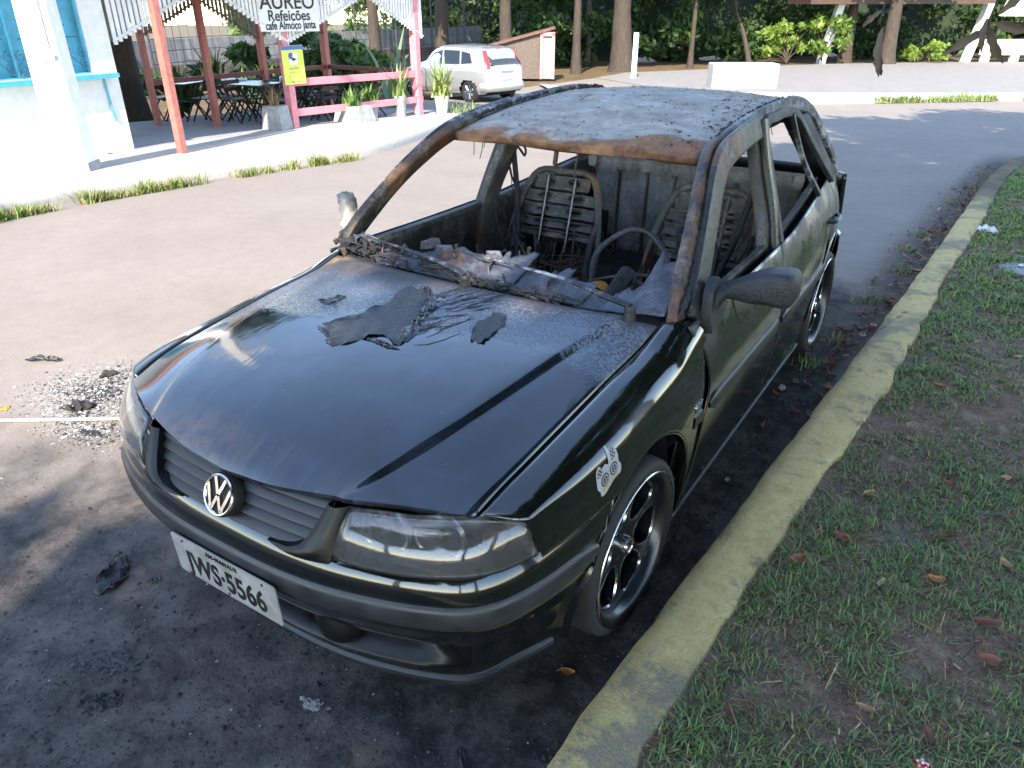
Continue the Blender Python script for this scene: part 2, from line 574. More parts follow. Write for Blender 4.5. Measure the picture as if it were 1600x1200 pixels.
def m_plate():
    M = Mat("number_plate_grey")
    n = M.noise(16, 6, 0.65)
    M.set(base=M.ramp(n, [(0.3, (0.17, 0.162, 0.15)), (0.55, (0.30, 0.29, 0.275)), (0.75, (0.36, 0.35, 0.34))]), rough=0.42, spec=0.5)
    return M.m


def m_lens():
    M = Mat("hazed_headlight_lens")
    n = M.noise(1.0, 5, 0.6, M.mapped((5, 5, 22)))
    M.set(base=(0.68, 0.67, 0.65), trans=0.955, ior=1.2, rough=M.rng(n, 0.3, 0.7, 0.0, 0.12), spec=0.6, coat=1.0, coat_rough=0.06,
          normal=M.bump(M.noise(60, 3), 0.03, 0.002))
    return M.m


PLATE, LENS = m_plate(), m_lens()
# ------------------------------------------------------------------ the burnt car (x across, +x = its left; y to the rear; z up)
CY0 = 1.2
car = empty("burnt_car", (0, CY0, G), "burnt out black five door hatchback parked beside the yellow kerb, no glass left", "car")


def part(mb, name, mat, parent=None, **k):
    o = mb.build(name, mat, parent or car, **k)
    if parent is None:
        o.location = (0, -CY0, -G)
    return o


W_T = [(-0.62, 0.634), (-0.40, 0.652), (0.0, 0.662), (0.37, 0.672), (0.47, 0.690)]
ZG_T = [(-0.62, 0.728), (-0.592, 0.737), (-0.48, 0.768), (-0.34, 0.789), (-0.18, 0.808), (0.0, 0.828), (0.216, 0.848), (0.345, 0.878), (0.47, 0.90)]
BX_T = [(0.08, 0.735), (0.15, 0.757), (0.22, 0.776), (0.32, 0.790), (0.45, 0.802), (0.56, 0.806), (0.65, 0.803), (0.74, 0.792), (0.81, 0.775), (0.86, 0.757), (0.90, 0.74), (0.99, 0.70)]
TP_T = [(-0.62, -0.085), (-0.5, -0.052), (-0.3, -0.020), (-0.1, -0.005), (0.3, 0.0), (1.6, 0.0), (2.2, -0.010), (2.6, -0.035), (2.85, -0.08), (2.97, -0.13), (3.05, -0.20)]
HS_T = [(-0.6, 0.022), (-0.5, 0.042), (-0.3, 0.080), (0.0, 0.110), (0.45, 0.112)]
BELT_T = [(0.3, 0.875), (1.0, 0.868), (1.5, 0.872), (1.8, 0.892), (2.3, 0.935), (2.65, 0.955), (2.76, 0.935), (2.88, 0.86), (3.0, 0.72)]
W = lambda y: interp(W_T, y)
ZG = lambda y: interp(ZG_T, y)
BX = lambda z: interp(BX_T, z)
TP = lambda y: interp(TP_T, y)
BELT = lambda y: interp(BELT_T, y)
AX_F, AX_R, AX_Z = 0.05, 2.52, 0.255
ARCH_F, ARCH_R, ARCH_RAD, ARCH_Z = 0.02, 2.50, 0.367, 0.285


def side_x(y, z):
    return BX(z) + TP(y)


def arch_low(y, low, c):
    d = abs(y - c)
    if d < ARCH_RAD:
        return max(low, ARCH_Z + math.sqrt(ARCH_RAD ** 2 - d * d))
    return low


def mirror_rows(rows, s):
    return [[(p[0] * s, p[1], p[2]) for p in r] for r in rows]


# ---- bonnet
XC_T = [(-0.74, 0.325), (-0.60, 0.395), (-0.40, 0.452), (-0.2, 0.487), (0.0, 0.512), (0.25, 0.556), (0.35, 0.575)]
ZC_T = [(-0.775, 0.728), (-0.755, 0.752), (-0.72, 0.772), (-0.60, 0.817), (-0.4, 0.856), (-0.2, 0.881), (0.0, 0.898), (0.23, 0.914), (0.36, 0.922)]
YF_T = [(0.0, -0.770), (0.15, -0.762), (0.33, -0.726), (0.5, -0.664), (0.637, -0.592), (0.7, -0.55)]
YR_T = [(0.0, 0.215), (0.3, 0.232), (0.5, 0.262), (0.69, 0.335), (0.75, 0.37)]


def hood_z(x, y):
    x = abs(x)
    xc, w, zc, zg = interp(XC_T, y), W(y), interp(ZC_T, y), ZG(y)
    front = 1 - smooth(-0.74, -0.45, y)
    zcr = zc - 0.014
    bev = 0.018
    zlow = zcr - bev
    zlow = max(zlow, zg + 0.004) if y > -0.5 else lerp(zcr - 0.007, zlow, smooth(-0.74, -0.62, y))
    if x < xc:
        return zc - 0.014 * (x / xc) ** 2
    if x < xc + 0.03:
        return lerp(zcr, zlow, smooth(0, 1, (x - xc) / 0.03))
    t = min(1.0, (x - xc - 0.03) / max(1e-3, w - xc - 0.03))
    return lerp(zlow, zg, t ** 1.35)


def hood_pt(u, v, kind):
    """u -1..1 in three zones, v front to rear"""
    s = 1 if u >= 0 else -1
    a = abs(u)
    y = lerp(-0.7, 0.25, v)
    for _ in range(4):
        xc, w = interp(XC_T, y), W(y) - 0.003
        if a < 0.6:
            x = xc * a / 0.6
        elif a < 0.72:
            x = xc + 0.03 * (a - 0.6) / 0.12
        else:
            x = xc + 0.03 + (w - xc - 0.03) * (a - 0.72) / 0.28
        y = lerp(interp(YF_T, x), interp(YR_T, x), v)
    return (s * x, y, hood_z(x, y))


us = [i / 60 for i in range(0, 36, 3)] + [0.6, 0.615, 0.63, 0.645, 0.66, 0.675, 0.69, 0.705, 0.72] + [0.72 + 0.28 * k / 10 for k in range(1, 11)]
us = [-q for q in us[::-1]][:-1] + us
vs = [0, 0.008, 0.02, 0.04] + [0.04 + 0.96 * k / 34 for k in range(1, 35)]
rows = [[hood_pt(u, v, 0) for u in us] for v in vs]
edge = [(p[0], p[1] + 0.006, p[2] - 0.016) for p in rows[0]]
edge2 = [(p[0], p[1] + 0.03, p[2] - 0.022) for p in rows[0]]
mb = MB()
mb.grid([edge2, edge] + rows)
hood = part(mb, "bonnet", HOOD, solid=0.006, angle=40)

# blistered paint flaps lifted off the bonnet
def flap(pts, seed, lift):
    rnd = random.Random(seed)
    cx = sum(p[0] for p in pts) / len(pts)
    cy = sum(p[1] for p in pts) / len(pts)
    ring = spline(pts + [pts[0]], 56)[:-1]
    rows_ = []
    for k in range(9):
        t = k / 8
        row = []
        for i, (x, y) in enumerate(ring):
            px, py = lerp(cx, x, t), lerp(cy, y, t)
            wv = math.sin(i * 0.9 + seed) * 0.5 + math.sin(i * 2.3 + seed * 2) * 0.35
            h = 0.002 + lift * (0.10 + 0.55 * max(0, wv + 0.25) * t ** 4 + 0.10 * max(0, math.sin(px * 60 + py * 35 + seed)) * t * t) * (1 - 0.9 * (t > 0.99) * (wv < 0.2))
            h += 0.003 * math.sin(px * 90 + py * 40 + seed) * t
            row.append((px + rnd.uniform(-1, 1) * 0.003 * t, py + rnd.uniform(-1, 1) * 0.003 * t, hood_z(px, py) + h))
        rows_.append(row)
    m = MB()
    m.grid(rows_, closed=True)
    return m


FLAPM = m_burn("peeled_paint_film", [(0.3, (0.006, 0.006, 0.007)), (0.52, (0.020, 0.019, 0.019)), (0.72, (0.075, 0.075, 0.08))], scale=16, rust=0.0, rough=0.30)
part(flap([(-0.197, -0.217), (-0.13, -0.26), (-0.07, -0.304), (-0.015, -0.243), (0.024, -0.19), (0.108, -0.217), (0.06, -0.09), (0.003, 0.032), (-0.03, 0.115), (-0.10, 0.125), (-0.132, 0.08), (-0.12, -0.05)], 3, 0.014), "peeled_paint", FLAPM, hood, angle=60)
part(flap([(0.266, -0.09), (0.235, -0.03), (0.221, 0.022), (0.24, 0.09), (0.27, 0.09), (0.3, 0.043), (0.305, -0.02), (0.302, -0.094)], 8, 0.009), "peeled_paint", FLAPM, hood, angle=60)
part(flap([(-0.34, -0.10), (-0.32, -0.06), (-0.28, -0.03), (-0.27, -0.06), (-0.29, -0.10)], 11, 0.006), "peeled_paint", FLAPM, hood, angle=60)
# crumpled black film along the flap's edges
mb = MB()
rnd = random.Random(71)
for (ex, ey, fx, fy, wd, hh) in ((0.095, -0.20, 0.015, 0.10, 0.045, 0.020), (0.02, 0.06, -0.09, 0.145, 0.030, 0.014), (-0.19, -0.225, -0.07, -0.30, 0.030, 0.010), (0.00, -0.225, 0.11, -0.235, 0.030, 0.012)):
    rr_ = []
    for i in range(26):
        t = i / 25
        row = []
        for j in range(9):
            u = j / 8 - 0.5
            x = lerp(ex, fx, t) + u * wd * (0.7 + 0.5 * math.sin(t * 9)) + rnd.uniform(-.003, .003)
            y = lerp(ey, fy, t) + 0.3 * u * wd + rnd.uniform(-.003, .003)
            fold = abs(((t * 7 + u * 2.2) % 1) - 0.5) * 2
            row.append((x, y, hood_z(x, y) + 0.0015 + hh * (1 - 4 * u * u) * math.sin(math.pi * min(1, max(0, t))) ** 0.4 * (0.25 + 0.75 * fold) * rnd.uniform(0.75, 1.1)))
        rr_.append(row)
    mb.grid(rr_)
part(mb, "crumpled_film", simple("black_paint_film", (0.008, 0.008, 0.010), 0.22, 0.5, 40, coat=0.5), hood, angle=25)
# wrinkles round the big flap
mb = MB()
rnd = random.Random(21)
for k in range(70):
    a = rnd.uniform(-0.25, 0.35)
    x0, y0 = rnd.uniform(-0.05, 0.17), rnd.uniform(-0.2, 0.16)
    x1, y1 = x0 + rnd.uniform(0.02, 0.07), y0 + rnd.uniform(0.04, 0.12)
    pp = []
    for j in range(6):
        t = j / 5
        px, py = lerp(x0, x1, t) + 0.006 * math.sin(t * 5 + k), lerp(y0, y1, t)
        pp.append((px, py, hood_z(px, py) + 0.0005))
    mb.tube(pp, [0.0003 + 0.0011 * math.sin(math.pi * j / 5) for j in range(6)], 6, False)
part(mb, "paint_wrinkles", FLAPM, hood, angle=80)

# ---- front wings
for s in (1, -1):
    cols = []
    NY, NZ, NT = 54, 12, 12
    rows = []
    for j in range(NZ + NT):
        row = []
        for i in range(NY + 1):
            u = i / NY
            t = j / (NZ + NT - 1)
            yf = interp([(0, -0.498), (0.5, -0.535), (1, -0.590)], t)
            zguess = lerp(0.2, 0.87, t)
            yr = interp([(0.12, 0.40), (0.30, 0.41), (0.50, 0.437), (0.65, 0.470), (0.75, 0.440), (0.84, 0.375), (0.90, 0.345)], lerp(0.15, 0.90, t))
            y = lerp(yf, yr, u)
            ztop = ZG(y)
            hs = interp(HS_T, y)
            zs = ztop - hs
            low = 0.606 if y < ARCH_F - 0.17 else 0.16
            zb = arch_low(y, low, ARCH_F)
            zb = min(zb, zs - 0.004)
            if j < NZ:
                z = lerp(zb, zs, j / NZ)
                x = side_x(y, z)
            else:
                th = (j - NZ) / (NT - 1) * math.pi / 2
                xb, xt = side_x(y, zs), W(y) + 0.003
                z = zs + hs * math.sin(th)
                x = xt + (xb - xt) * math.cos(th)
            row.append((x * s, y, z))
        rows.append(row)
    mb = MB()
    mb.grid(rows)
    # lip of the wheel arch turned inwards
    lip = [(ARCH_F - ARCH_RAD * math.cos(a), ARCH_Z + ARCH_RAD * math.sin(a)) for a in np.linspace(0.35, math.pi + 0.25, 40)]
    mb.grid([[((side_x(y, z) - d) * s, y, z + e) for y, z in lip] for d, e in ((0.001, 0.001), (0.004, -0.006), (0.03, -0.006))])
    wing = part(mb, "front_wing", PAINT, angle=40, solid=0.004)
    if s > 0:
        wing_left = wing

# rub strips are swept along the sides
def side_strip(y0, y1, z, h, proud, s, n=24, zslope=0.0):
    m = MB()
    ys = np.linspace(y0, y1, n)
    sec = [(-0.004, -h / 2), (proud * 0.7, -h / 2), (proud, -h / 2 + 0.007), (proud, h / 2 - 0.010), (proud * 0.5, h / 2), (-0.004, h / 2)]
    rows_ = []
    for i, y in enumerate(ys):
        k = 1.0
        if i == 0 or i == n - 1:
            k = 0.35
        zz = z + zslope * (y - y0)
        rows_.append([((side_x(y, zz + b * k) + (a if a < 0 else a * k)) * s, y, zz + b * k) for a, b in sec])
    m.grid(rows_, closed=True)
    return m


# ---- doors: outer skins, inner panels, window frames
def door_grid(yf, yr, zlow, s, off=0.0, arch=None, nz=56, ny=56, ztop=None, skip=None):
    rows_ = []
    for j in range(nz + 1):
        row = []
        for i in range(ny + 1):
            y = lerp(yf(0.5), yr(0.5), i / ny)
            for _ in range(3):
                zt = (ztop(y) if ztop else BELT(y))
                zb = zlow if arch is None else arch_low(y, zlow, arch)
                z = lerp(zb, zt, j / nz)
                y = lerp(yf(z), yr(z), i / ny)
            row.append(((side_x(y, z) + off) * s, y, z))
        rows_.append(row)
    m = MB()
    m.grid(rows_, skip=skip)
    return m


INNERP = m_burn("scorched_door_inner", [(0.36, (0.014, 0.013, 0.013)), (0.5, (0.055, 0.050, 0.045)), (0.62, (0.15, 0.14, 0.125)), (0.78, (0.36, 0.355, 0.34))], scale=5, rust=0.2, rustcol=(0.13, 0.075, 0.035))
gapF = lambda z: interp([(0.12, 0.405), (0.30, 0.415), (0.50, 0.442), (0.65, 0.475), (0.75, 0.445), (0.84, 0.380), (0.90, 0.350)], z)
gapM = lambda z: interp([(0.12, 1.33), (0.5, 1.37), (0.9, 1.405)], z)
gapR = lambda z: interp([(0.12, 2.14), (0.35, 2.16), (0.50, 2.30), (0.60, 2.42), (0.68, 2.53), (0.78, 2.555), (0.90, 2.50), (0.97, 2.42)], z)

RAIL = [(0.560, 0.985, 1.282), (0.556, 1.2, 1.312), (0.552, 1.5, 1.335), (0.550, 1.9, 1.345), (0.552, 2.18, 1.332), (0.560, 2.40, 1.285)]
for s in (1, -1):
    sk = DOORP
    m = door_grid(lambda z: gapF(z) + 0.004, lambda z: gapM(z) - 0.003, 0.155, s)
    fd = part(m, "front_door", sk, angle=50, solid=0.004)
    m = door_grid(lambda z: gapM(z) + 0.003, lambda z: gapR(z) - 0.003, 0.155, s, arch=ARCH_R)
    rd = part(m, "rear_door", sk, angle=50, solid=0.004)
    part(side_strip(0.50, 1.345, 0.560, 0.058, 0.012, s), "rub_strip", STRIP, fd, angle=50)
    part(side_strip(1.40, 2.26, 0.556, 0.058, 0.012, s, zslope=-0.006), "rub_strip", STRIP, rd, angle=50)
    # inner panels with their access holes
    def hole(c, r):
        return lambda i, j: ((i - c[0]) / r[0]) ** 4 + ((j - c[1]) / r[1]) ** 4 < 1
    m = door_grid(lambda z: gapF(z) + 0.03, lambda z: gapM(z) - 0.02, 0.19, s, off=-0.075, ztop=lambda y: BELT(y) - 0.008, skip=hole((24, 41), (13, 11)))
    m.grid([[((side_x(y, BELT(y)) + o) * s, y, BELT(y) + dz) for y in np.linspace(0.42, 1.38, 20)] for o, dz in ((-0.075, -0.008), (-0.066, 0.004), (-0.042, 0.008), (-0.040, -0.03))])
    part(m, "inner_panel", INNERP, fd, angle=40, solid=0.003)
    m = door_grid(lambda z: gapM(z) + 0.02, lambda z: gapR(z) - 0.03, 0.19, s, off=-0.075, arch=ARCH_R, ztop=lambda y: BELT(y) - 0.008, skip=hole((27, 25), (12, 13)))
    m.grid([[((side_x(y, BELT(y)) + o) * s, y, BELT(y) + dz) for y in np.linspace(1.42, 2.42, 20)] for o, dz in ((-0.075, -0.008), (-0.066, 0.004), (-0.042, 0.008), (-0.040, -0.03))])
    part(m, "inner_panel", INNERP, rd, angle=40, solid=0.003)
    # window frames of the doors: flattened bars up the screen pillar, along the roof and down the middle pillar
    def frame(pts, w, t, n=40):
        m_ = MB()
        path = spline(pts, n)
        def side(i):
            a, b = Vector(path[max(i - 1, 0)]), Vector(path[min(i + 1, n - 1)])
            T = (b - a).normalized()
            O = Vector((s, 0, 0.32)).normalized()
            A = (O - T * O.dot(T)).normalized()
            return A, T.cross(A)
        sec = [(t * math.copysign(abs(math.cos(q)) ** 0.32, math.cos(q)), w * math.copysign(abs(math.sin(q)) ** 0.32, math.sin(q))) for q in np.linspace(0, 2 * math.pi, 24, endpoint=False)]
        m_.sweep(path, sec, side)
        return m_
    m = frame([(0.738 * s, 0.44, 0.872), (0.712 * s, 0.54, 0.965), (0.672 * s, 0.69, 1.090), (0.624 * s, 0.865, 1.205), (0.600 * s, 1.00, 1.262), (0.590 * s, 1.20, 1.292), (0.586 * s, 1.43, 1.312)], 0.047, 0.014)
    part(m, "window_frame", FRAMEB, fd, angle=50)
    m = frame([(0.590 * s, 1.47, 1.335), (0.635 * s, 1.452, 1.17), (0.690 * s, 1.425, 1.01), (0.742 * s, 1.385, 0.83)], 0.026, 0.015, 24)
    part(m, "window_post", GREENB if s > 0 else FRAMEB, fd, angle=50)
    m = frame([(0.740 * s, 1.43, 0.87), (0.655 * s, 1.475, 1.11), (0.588 * s, 1.52, 1.300), (0.580 * s, 1.70, 1.318), (0.580 * s, 1.86, 1.318), (0.592 * s, 2.03, 1.288), (0.636 * s, 2.21, 1.150), (0.722 * s, 2.42, 0.950)], 0.021, 0.014, 60)
    part(m, "window_frame", DARKB, rd, angle=50)
    m = frame([(0.594 * s, 1.92, 1.305), (0.650 * s, 2.03, 1.10), (0.728 * s, 2.14, 0.925)], 0.012, 0.011, 16)
    part(m, "window_divider", FRAMEB, rd, angle=50)
    # grab handle at the rear door, scorched bow
    hy, hz = 2.38, 0.765
    m = MB()
    pp = [(side_x(hy + dy, hz) * s + s * o, hy + dy, hz + dz) for dy, o, dz in ((-0.085, -0.004, 0), (-0.075, 0.022, 0), (-0.03, 0.032, 0.002), (0.03, 0.032, 0.002), (0.075, 0.022, 0), (0.085, -0.004, 0))]
    m.tube(spline(pp, 20), 0.012, 8, flat=0.8)
    m.box((side_x(hy, hz) * s, hy, hz - 0.004), (0.006, 0.13, 0.045))
    part(m, "handle", PLASTIC, rd, angle=50)
    hy, hz = 1.24, 0.745
    m = MB()
    pp = [(side_x(hy + dy, hz) * s + s * o, hy + dy, hz + dz) for dy, o, dz in ((-0.085, -0.004, 0), (-0.075, 0.022, 0), (-0.03, 0.032, 0.002), (0.03, 0.032, 0.002), (0.075, 0.022, 0), (0.085, -0.004, 0))]
    m.tube(spline(pp, 20), 0.012, 8, flat=0.8)
    m.box((side_x(hy, hz) * s, hy, hz - 0.004), (0.006, 0.13, 0.045))
    part(m, "handle", PLASTIC, fd, angle=50)

    # rear quarter and sill
    m = door_grid(lambda z: gapR(z) + 0.003, lambda z: interp([(0.2, 2.99), (0.6, 3.04), (0.97, 2.93)], z), 0.30, s, arch=ARCH_R, ztop=lambda y: BELT(y))
    lip = [(ARCH_R - ARCH_RAD * math.cos(a), ARCH_Z + ARCH_RAD * math.sin(a)) for a in np.linspace(0.0, math.pi + 0.1, 40)]
    m.grid([[((side_x(y, z) - d) * s, y, z + e) for y, z in lip] for d, e in ((0.001, 0.001), (0.004, -0.006), (0.03, -0.006))])
    part(m, "rear_quarter", DOORP, angle=45, solid=0.004)
    m = MB()
    ys = np.linspace(0.40, 2.14, 20)
    m.grid([[((BX(z) + d) * s, y, z) for y in ys] for z, d in ((0.155, -0.006), (0.150, 0.004), (0.11, 0.003), (0.075, -0.02), (0.06, -0.08))])
    part(m, "sill", STRIP, angle=45, solid=0.004)

    # body pillars: windscreen pillar with roof rail, middle pillar, rear pillar
    def bar(pts, w, t, n=40, lean=0.35):
        m_ = MB()
        path = spline(pts, n)
        def side(i):
            a, b = Vector(path[max(i - 1, 0)]), Vector(path[min(i + 1, n - 1)])
            T = (b - a).normalized()
            O = Vector((s, 0, lean)).normalized()
            A = (O - T * O.dot(T)).normalized()
            return A, T.cross(A)
        sec = [(t * math.copysign(abs(math.cos(q)) ** 0.35, math.cos(q)), w * math.copysign(abs(math.sin(q)) ** 0.35, math.sin(q))) for q in np.linspace(0, 2 * math.pi, 24, endpoint=False)]
        m_.sweep(path, sec, side)
        return m_
    m = bar([(0.690 * s, 0.39, 0.80), (0.692 * s, 0.415, 0.895), (0.676 * s, 0.475, 0.975), (0.638 * s, 0.64, 1.095), (0.585 * s, 0.84, 1.215), (0.556 * s, 0.965, 1.268), (0.548 * s, 1.06, 1.288)], 0.033, 0.020)
    part(m, "windscreen_pillar", RUST, angle=50)
    m = bar([(0.555 * s, 0.99, 1.272), (0.556 * s, 1.2, 1.305), (0.552 * s, 1.5, 1.328), (0.550 * s, 1.9, 1.336), (0.552 * s, 2.15, 1.324), (0.565 * s, 2.36, 1.275), (0.60 * s, 2.50, 1.18), (0.655 * s, 2.70, 1.00), (0.672 * s, 2.77, 0.93)], 0.033, 0.020, 60)
    part(m, "roof_rail", RAILB, angle=50)
    m = bar([(0.700 * s, 1.36, 0.12), (0.705 * s, 1.375, 0.5), (0.690 * s, 1.40, 0.86), (0.610 * s, 1.46, 1.12), (0.545 * s, 1.50, 1.325)], 0.068, 0.024, 30)
    part(m, "middle_pillar", BURN, angle=50)
    m = MB()
    rows_ = []
    for k in range(9):
        t = k / 8
        a = Vector((lerp(0.592, 0.722, t) * s, lerp(2.05, 2.43, t), lerp(1.285, 0.945, t)))
        b = Vector((lerp(0.568, 0.665, t) * s, lerp(2.37, 2.75, t), lerp(1.275, 0.950, t)))
        rows_.append([tuple(a.lerp(b, q / 8) + Vector((s * 0.010 * math.sin(math.pi * q / 8), 0, 0))) for q in range(9)])
    m.grid(rows_)
    part(m, "rear_pillar", BLACKT, angle=50, solid=0.008)
    # bubbled seal between screen pillar and door frame
    m = MB()
    rnd = random.Random(15 + s)
    sp = spline([(0.722 * s, 0.37, 0.895), (0.700 * s, 0.50, 0.985), (0.656 * s, 0.665, 1.105), (0.606 * s, 0.86, 1.220), (0.580 * s, 0.985, 1.275), (0.574 * s, 1.10, 1.296)], 70)
    m.tube([(p[0] + rnd.uniform(-.003, .003), p[1] + rnd.uniform(-.003, .003), p[2] + 0.006 + rnd.uniform(-.003, .004)) for p in sp], [rnd.uniform(0.006, 0.013) for _ in sp], 7)
    part(m, "charred_screen_seal", CHAR, angle=60)
    # gutter line of molten sealant between roof and rail
    m = MB()
    rnd = random.Random(5 + s)
    for k in range(90):
        y = rnd.uniform(1.0, 2.36)
        xr = interp([(q[1], q[0]) for q in RAIL], y) - 0.026
        zr = interp([(q[1], q[2]) for q in RAIL], y) + 0.012
        L = rnd.uniform(0.01, 0.05)
        m.tube([(xr * s + rnd.uniform(-.006, .006), y, zr), (xr * s + rnd.uniform(-.008, .008), y + L * .5, zr + rnd.uniform(0.002, .010)), (xr * s, y + L, zr)], [0.003, rnd.uniform(0.004, 0.008), 0.002], 5)
    part(m, "charred_gutter_seal", CHAR, angle=60)

# ---- roof
def roof_z(x, y):
    zr = interp([(0.93, 1.268), (1.06, 1.292), (1.2, 1.310), (1.5, 1.334), (1.9, 1.345), (2.18, 1.334), (2.40, 1.292), (2.5, 1.265)], y)
    cr = interp([(0.93, -0.004), (1.1, 0.008), (1.4, 0.026), (1.8, 0.032), (2.2, 0.030), (2.5, 0.016)], y)
    z = zr + cr * (1 - (x / 0.545) ** 2)
    z += 0.0035 * math.sin(x * 11 + 2 * math.sin(y * 4)) * math.sin(y * 7 + 1) * (1 - (x / 0.545) ** 4)
    return z


rows = []
for i in range(46):
    v = i / 45
    row = []
    for j in range(41):
        x = lerp(-0.54, 0.54, j / 40)
        yf = 0.952 - 0.012 * (x / 0.54) ** 2
        y = lerp(yf, 2.46 - 0.05 * (x / 0.54) ** 2, v)
        row.append((x, y, roof_z(x, y)))
    rows.append(row)
e1 = [(p[0], p[1] - 0.010, p[2] - 0.008) for p in rows[0]]
e2 = [(p[0] * 0.985, p[1] - 0.006, p[2] - 0.030 - 0.006 * math.sin(p[0] * 9)) for p in rows[0]]
e3 = [(p[0] * 0.97, p[1] + 0.030, p[2] - 0.042) for p in rows[0]]
e4 = [(p[0] * 0.97, p[1] + 0.10, p[2] - 0.030) for p in rows[0]]
mb = MB()
mb.grid([e4, e3, e2, e1] + rows)
roof = part(mb, "roof", ROOF, angle=60, solid=0.003)
mb = MB()
rnd = random.Random(77)
for k in range(420):                                              # loose flakes of soot and ash on the roof
    x, y = rnd.uniform(-0.5, 0.5), rnd.uniform(1.0, 2.38)
    if rnd.random() < 0.45:
        x = 0.5 - abs(rnd.gauss(0, 0.10))
    r = rnd.uniform(0.002, 0.007) * (1.6 if rnd.random() < 0.06 else 1)
    z = roof_z(x, y)
    n = rnd.randint(4, 6)
    a0 = rnd.uniform(0, 6)
    pts = [(x + r * rnd.uniform(.5, 1.3) * math.cos(a0 + q * 6.28 / n), y + 1.8 * r * rnd.uniform(.5, 1.3) * math.sin(a0 + q * 6.28 / n), z + 0.001 + rnd.uniform(0, .004)) for q in range(n)]
    mb.add(pts + [(x, y, z + 0.004)], [(q, (q + 1) % n, n) for q in range(n)])
part(mb, "soot_flakes", CHAR, roof, smooth=False)
# header rail under the windscreen edge
mb = MB()
mb.tube([(x, 0.975 + 0.0 * x, roof_z(x, 0.96) - 0.032) for x in np.linspace(-0.53, 0.53, 24)], 0.018, 8, flat=0.7)
part(mb, "windscreen_header", HEADER, angle=50)
# ------------------------------------------------------------------ front end
BPL = [(0.0, -0.812), (0.10, -0.811), (0.20, -0.806), (0.32, -0.790), (0.44, -0.760), (0.55, -0.722), (0.645, -0.674), (0.705, -0.608), (0.745, -0.512), (0.772, -0.40), (0.790, -0.28), (0.799, -0.14)]
BN = 44
half = spline(BPL, BN)
plan = [(-x, y) for x, y in half[::-1][:-1]] + half
PN = len(plan)


def plan_normal(i):
    a, b = plan[max(i - 1, 0)], plan[min(i + 1, PN - 1)]
    t = Vector((b[0] - a[0], b[1] - a[1]))
    t.normalize()
    return Vector((t.y, -t.x))                                    # outwards (front)


PROF = [  # z, inset, inset inside the air duct
    (0.606, 0.040, 0.040), (0.605, 0.030, 0.030), (0.598, 0.0225, 0.0225), (0.572, 0.009, 0.009), (0.541, 0.001, 0.001), (0.534, 0.004, 0.004),
    (0.468, 0.004, 0.004), (0.462, 0.003, 0.003), (0.440, 0.010, 0.010), (0.405, 0.026, 0.026), (0.376, 0.040, 0.043), (0.370, 0.042, 0.085),
    (0.350, 0.048, 0.125), (0.315, 0.060, 0.125), (0.292, 0.068, 0.100), (0.278, 0.072, 0.072), (0.268, 0.074, 0.066), (0.250, 0.079, 0.072),
    (0.228, 0.086, 0.082), (0.210, 0.096, 0.094), (0.200, 0.125, 0.125)]


def archfront(z):
    d = ARCH_RAD ** 2 - (z - ARCH_Z) ** 2
    return ARCH_F - math.sqrt(max(0, d)) if abs(z - ARCH_Z) < ARCH_RAD else 0.0


rows = []
for z, a, b in PROF:
    row = []
    for i, (x, y) in enumerate(plan):
        n = plan_normal(i)
        rec = 1 - smooth(0.50, 0.665, abs(x))
        side = 1 - 0.45 * smooth(-0.55, -0.25, y)
        off = lerp(a, b, rec) * side
        px, py = x - n.x * off, y - n.y * off
        py = min(py, archfront(z) - 0.002)
        row.append((px, py, z))
    rows.append(row)
bump = MB()
bump.grid(rows[:11])
bump.cur = 1
bump.grid(rows[10:17], skip=lambda i, j: abs(plan[j][0]) > 0.645)
bump.cur = 0
bump.grid(rows[10:17], skip=lambda i, j: abs(plan[j][0]) <= 0.645)
bump.grid(rows[16:])
# bars between grille and headlights, and the lip under the grille
surrounds = []
GT, GB = (0.315, -0.728, 0.728), (0.243, -0.790, 0.606)
HT, HB = (0.366, -0.706, 0.730), (0.345, -0.766, 0.606)
for s in (1, -1):
    bars = MB()
    bars_rows = rr = []
    for k in range(11):
        t = k / 10
        # inner edge bows like the rounded corner of the grille
        gx = interp([(0, 0.0), (0.05, 0.200), (0.18, 0.262), (0.45, 0.288), (1, 0.315)], t) if t > 0 else 0.16
        g = Vector((gx, lerp(-0.806, -0.728, t) + (0.010 if t < .1 else 0), lerp(0.604, 0.728, t)))
        h = Vector((lerp(0.350, 0.370, t), lerp(-0.782, -0.706, t), lerp(0.604, 0.731, t)))
        row = []
        for q in range(8):
            f = q / 7
            p = g.lerp(h, f)
            bulge = 0.016 * math.sin(math.pi * min(1, max(0, f)))
            row.append((p.x * s, p.y - bulge, p.z))
        back0 = (row[0][0], row[0][1] + 0.03, row[0][2])
        back1 = (row[-1][0], row[-1][1] + 0.03, row[-1][2])
        rr.append([back0] + row + [back1])
    bars.grid(rr)
    surrounds.append(bars)
bumper = part(bump, "front_bumper", [PAINT, SATINB], angle=38, weld=True)
for bars in surrounds:
    part(bars, "grille_surround", SATINB, bumper, angle=40)
